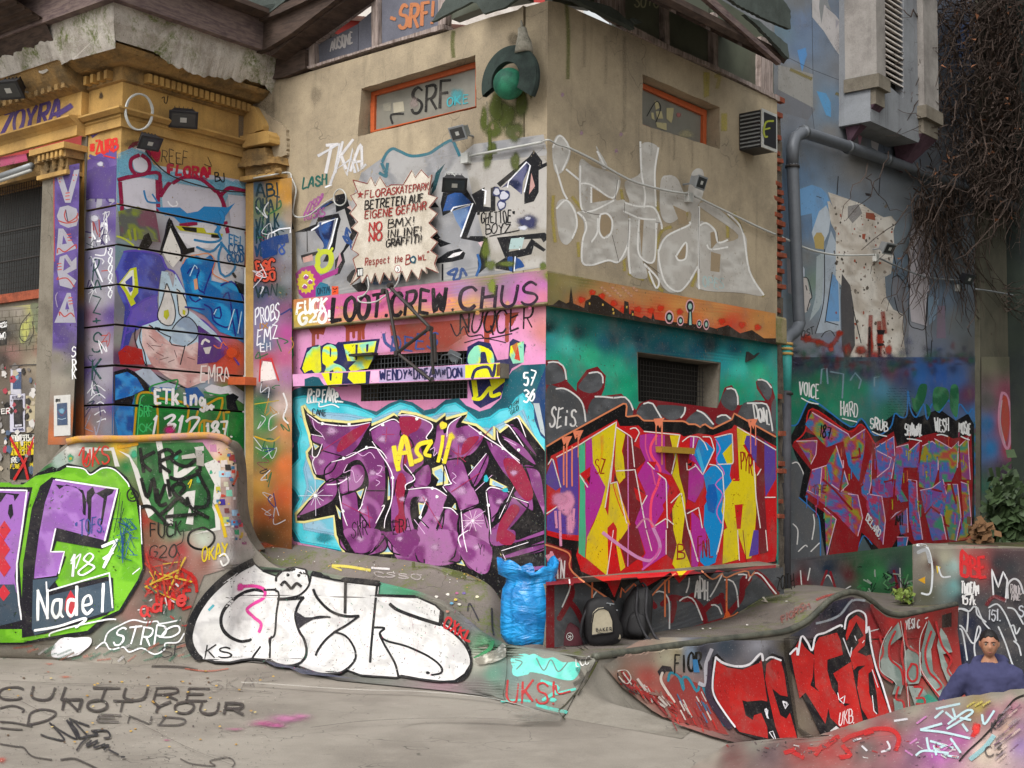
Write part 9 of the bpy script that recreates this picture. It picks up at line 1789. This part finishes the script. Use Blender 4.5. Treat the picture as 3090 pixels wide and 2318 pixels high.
def on_head(mb,n,m_,sm2=True): mb.v=[tuple(Vector(v)*sc) for v in mb.v]; o=mesh(n,mb.v,mb.f,m_,None,sm2); o.parent=man; return o
M_hair=plain_mat('dark_hair','100c0b',.6,var=.3,sc=60,bump=.6); rows=[]
for i in range(15):
    ph=i/14*1.0; row=[]
    for j in range(41):
        t=2*math.pi*(j%40)/40; fr=max(0,math.cos(t)); lim=1.48-.5*fr+.65*max(0,-math.cos(t))+.05*math.sin(9*t); p=ph*lim; n=.004*mnoise.noise(Vector((math.sin(t)*6,math.cos(t)*6,p*9)))
        g=1 if i<14 else .93; row.append(HC+Vector((math.sin(p)*math.sin(t)*(.081+n)*g,-math.sin(p)*math.cos(t)*(.100+n)*g,math.cos(p)*(.126+n)+.0)))
    rows.append(row)
on_head(MB().grid(rows),'hair',M_hair)
for s in (-1,1):
    on_head(sph(HC+Vector((s*.030,-.079,.006)),.0105,8),'eye',plain_mat('eye_white','8c847c',.3)); on_head(sph(HC+Vector((s*.030,-.0855,.006)),.0058,8),'iris',M_hair); on_head(MB().tube([HC+Vector((s*x,y,z)) for x,y,z in ((.012,-.094,.022),(.03,-.094,.027),(.05,-.082,.021))],[.003,.0042,.002],6),'eyebrow',M_hair)
on_head(MB().tube([HC+Vector((x,-.097+abs(x)*.35,-.063)) for x in (-.024,-.01,0,.01,.024)],[.002,.004,.0045,.004,.002],6),'mouth',plain_mat('lips','8a4f46',.5))
hood=[MB().tube([Vector((.118*math.sin(t),.035-.098*math.cos(t),1.475-.055*max(0,math.cos(t)) ** 2+.035*max(0,-math.cos(t)))) for t in np.linspace(0,6.283,29)],.033,10,False),MB().tube([Vector((.13+.02*math.sin(t*2),.10+.03*math.cos(t),1.50)) for t in np.linspace(0,3,5)],.03,8),MB().tube([Vector((-.1,.12,1.48)),Vector((0,.16,1.50)),Vector((.13,.12,1.50))],[.05,.06,.05],10)]
tor=[[Vector((rx*math.sin(t),-ry*math.cos(t)+.005,z)) for t in np.linspace(0,6.283,33)] for z,rx,ry in ((.86,.001,.001),(.862,.165,.125),(.90,.19,.145),(1.0,.182,.14),(1.15,.19,.145),(1.3,.205,.15),(1.38,.218,.135),(1.44,.198,.11),(1.475,.16,.09),(1.5,.09,.08),(1.502,.001,.001))]
hood += [MB().grid(tor)]+[MB().tube([Vector((s*.15,0,1.41)),Vector((s*.185,0,1.395))]+[Vector(J[k+n]) for n in ('el','wr')],[.088,.092,.072,.054],14) for s,k in ((-1,'l'),(1,'r'))]
union('hoodie',hood,plain_mat('violet_blue_sweatshirt','3f405e',.95,var=.3,sc=9,bump=.4,spec=.1),.013,.03)
JT={k: J[k] for k in ('pel','lhp','rhp','lkn','rkn','lan','ran')}; skin('trousers',JT,[e for e in E_ if e[0] in JT and e[1] in JT],{'pel': (.165,.125),'lhp': .10,'rhp': .10,'lkn': .078,'rkn': .078,'lan': .062,'ran': .062},plain_mat('dark_denim','23283a',.9,var=.4),.014,None,.015)
for s in (-1,1): on_head(sell((s*.15,-.05,.045),.048,.135,.042,Matrix.Identity(3),.7,0,0),'shoe',M_blk)
# ================================================================ posters and stickers
SURF['PO']=PlaneS(O1.offset(WO+.012)); SURF['PP']=PlaneS(O1.offset(OL+.102)); POW=O1.offset(WO); POP=O1.offset(OL+.09)
def poster(lab,q,pl,srf,col,draw):
    t=S_('poster',pl,'Q',q,.0,.01,plain_mat('paper_'+col,col,.8,var=.25,sc=9)); tag(t,lab,'poster','posters on the wall under the window'); a=Art('print',srf,'Q',t); draw(a); a.build()
def p1(a): a.fill('3c4c6c','17 19 28 18.5 28 41 17 41'); a.blob('6c98b0',225,260,45,60); a.line('8a3c4c',5,'19 23 22.5 29 26.5 22.5')
def p2(a): a.fill('1f1e24','17.5 55 30 54.5 30.5 91 18.5 91.5'); a.text('4c4858',5,'NO BORDER',(160,540),(310,535),36); a.text('3c3a5c',6,'WIR SIND',(170,960),(310,955),24); a.fill('bab8c4','20 88 29 87 29 90 20 90.5')
def p3(a):
    for k in range(9): a.line('6a604c',3,[370,520+k*13,600-(k%3)*60,520+k*13],smooth=False)
    for x in (400,500,590): a.blob('2c2a26',x,700,34,44,a=.9)
def p4(a):
    for k,c in enumerate(('d8d6cc','d0b81c','d0b81c')): a.text(c,11,'REVOLTES',(150,1100+k*92),(325,1095+k*92),80,jit=.02); a.text(c,11,'FESTIVAL',(325,1095+k*92),(505,1090+k*92),80,jit=.02)
    a.text('d8d6cc',9,'IRIE',(150,1385),(240,1380),70); a.text('d0b81c',9,'FEINE',(145,1460),(280,1455),60); a.blob('d0b81c',440,1440,70,110,a=.95); a.line('b01818',34,'14.5 105 33 140 38 160',smooth=False); a.line('b01818',34,'48 102 33 138 20 160',smooth=False)
def p5(a): a.fill('3c4c66','75 60 88.5 59 89 88 75.5 89'); a.blob('6c94ac',815,700,60,60); a.line('7c3444',5,'76 70 81.5 76 88 69'); a.line('a8c0d0',6,'76.5 80 81.5 81 87 79.5'); a.text('1c1c1c',6,'ORTE',(735,580),(800,575),36)
def p6(a):
    for y in (950,1060,1150): a.text('2c2c30',6,'MON',(560,y),(630,y-4),50)
poster('white poster with blue picture under the window, top left of the group','15 14.5 29 14 28.5 48 15 48',POW,'PO','b4b2bc',p1); poster('white poster with tall black picture in a lettered border','14 49 33.5 47 33.5 97.5 14 98',POW,'PO','b8b6c4',p2); poster('sandy beige poster with small print and three dark portraits','35 50 62.5 49.5 62.5 83.5 35.5 83',POW,'PO','a89c80',p3)
poster('black and yellow festival poster crossed out with a red X','14 100.5 51 99 51 160 14 160',POW,'PO','141412',p4); poster('white poster with blue picture taped on the orange foot of the pilaster','72 50 93.5 48.5 93.5 102 72 103.5',POP,'PP','bebcb8',p5); poster('narrow torn white poster strip right of the festival poster','51.5 87 62.5 85 66 120 62.5 121.5 56 123 56 147 51.5 148',POW,'PO','b0aeb8',p6)
a=Art('torn_paper','PO','Q',old)
for k in range(90): x,y=R_.uniform(0,700),R_.uniform(60,1500); s=R_.uniform(12,50); a.fill(R_.choice(['bcb8b4','8a8684','2c2a28','6a6460','9c3c48','4c5c74','a89c88','1c1a1a','c4c0bc']),[v for t in range(5) for v in (x+s*math.cos(t*1.25)*R_.uniform(.5,1.2),y+s*1.3*math.sin(t*1.25)*R_.uniform(.5,1.2))])
a.line('3c3a3a',14,'13 11 40 9 82 10'); a.text('d0ccc8',12,'ER',(10,740),(140,740),70); a.build()
a=Art('stickers','G','C1',bank)
for x,y,c,s in ((1850,915,'a0c4d0',26),(1900,920,'9ab8cc',24),(1885,1000,'b8b49c',20),(1910,1075,'74b49c',26),(1830,1080,'c8c4c0',14),(1855,1150,'3c2c84',24),(1955,1240,'94b4cc',26),(1890,1220,'6c3c3c',20),(1885,1300,'a8b468',26),(1950,1330,'5c94c4',28),(2000,1340,'c8505c',18),(1970,1400,'3c9c6c',20),(2030,1410,'b89c8c',22),(1820,1040,'b0a83c',20),(1660,745,'9a9690',30),(1870,830,'c8bcb4',30),(1900,860,'34302c',24),(1780,700,'b87c9c',30),(1930,780,'8c3830',24)): a.fill(c,[x-s,y-s,x+s*.8,y-s*1.1,x+s,y+s,x-s*.9,y+s*.9])
for k in range(46): x,y=R_.uniform(1810,1960),R_.uniform(680,1500); x += max(0,y-1150)*.3; s=R_.uniform(6,14); a.fill(R_.choice(['c8c4c0','2c2a2a','b03c2c','3c6c8c','c8a83c','8c4c6c']),[x-s,y-s,x+s,y-s,x+s,y+s,x-s,y+s])
for q in ('195 74 197 90 194 100','196 76 198.5 120'): a.line('b04828',14,q,a=.8)
a.build()
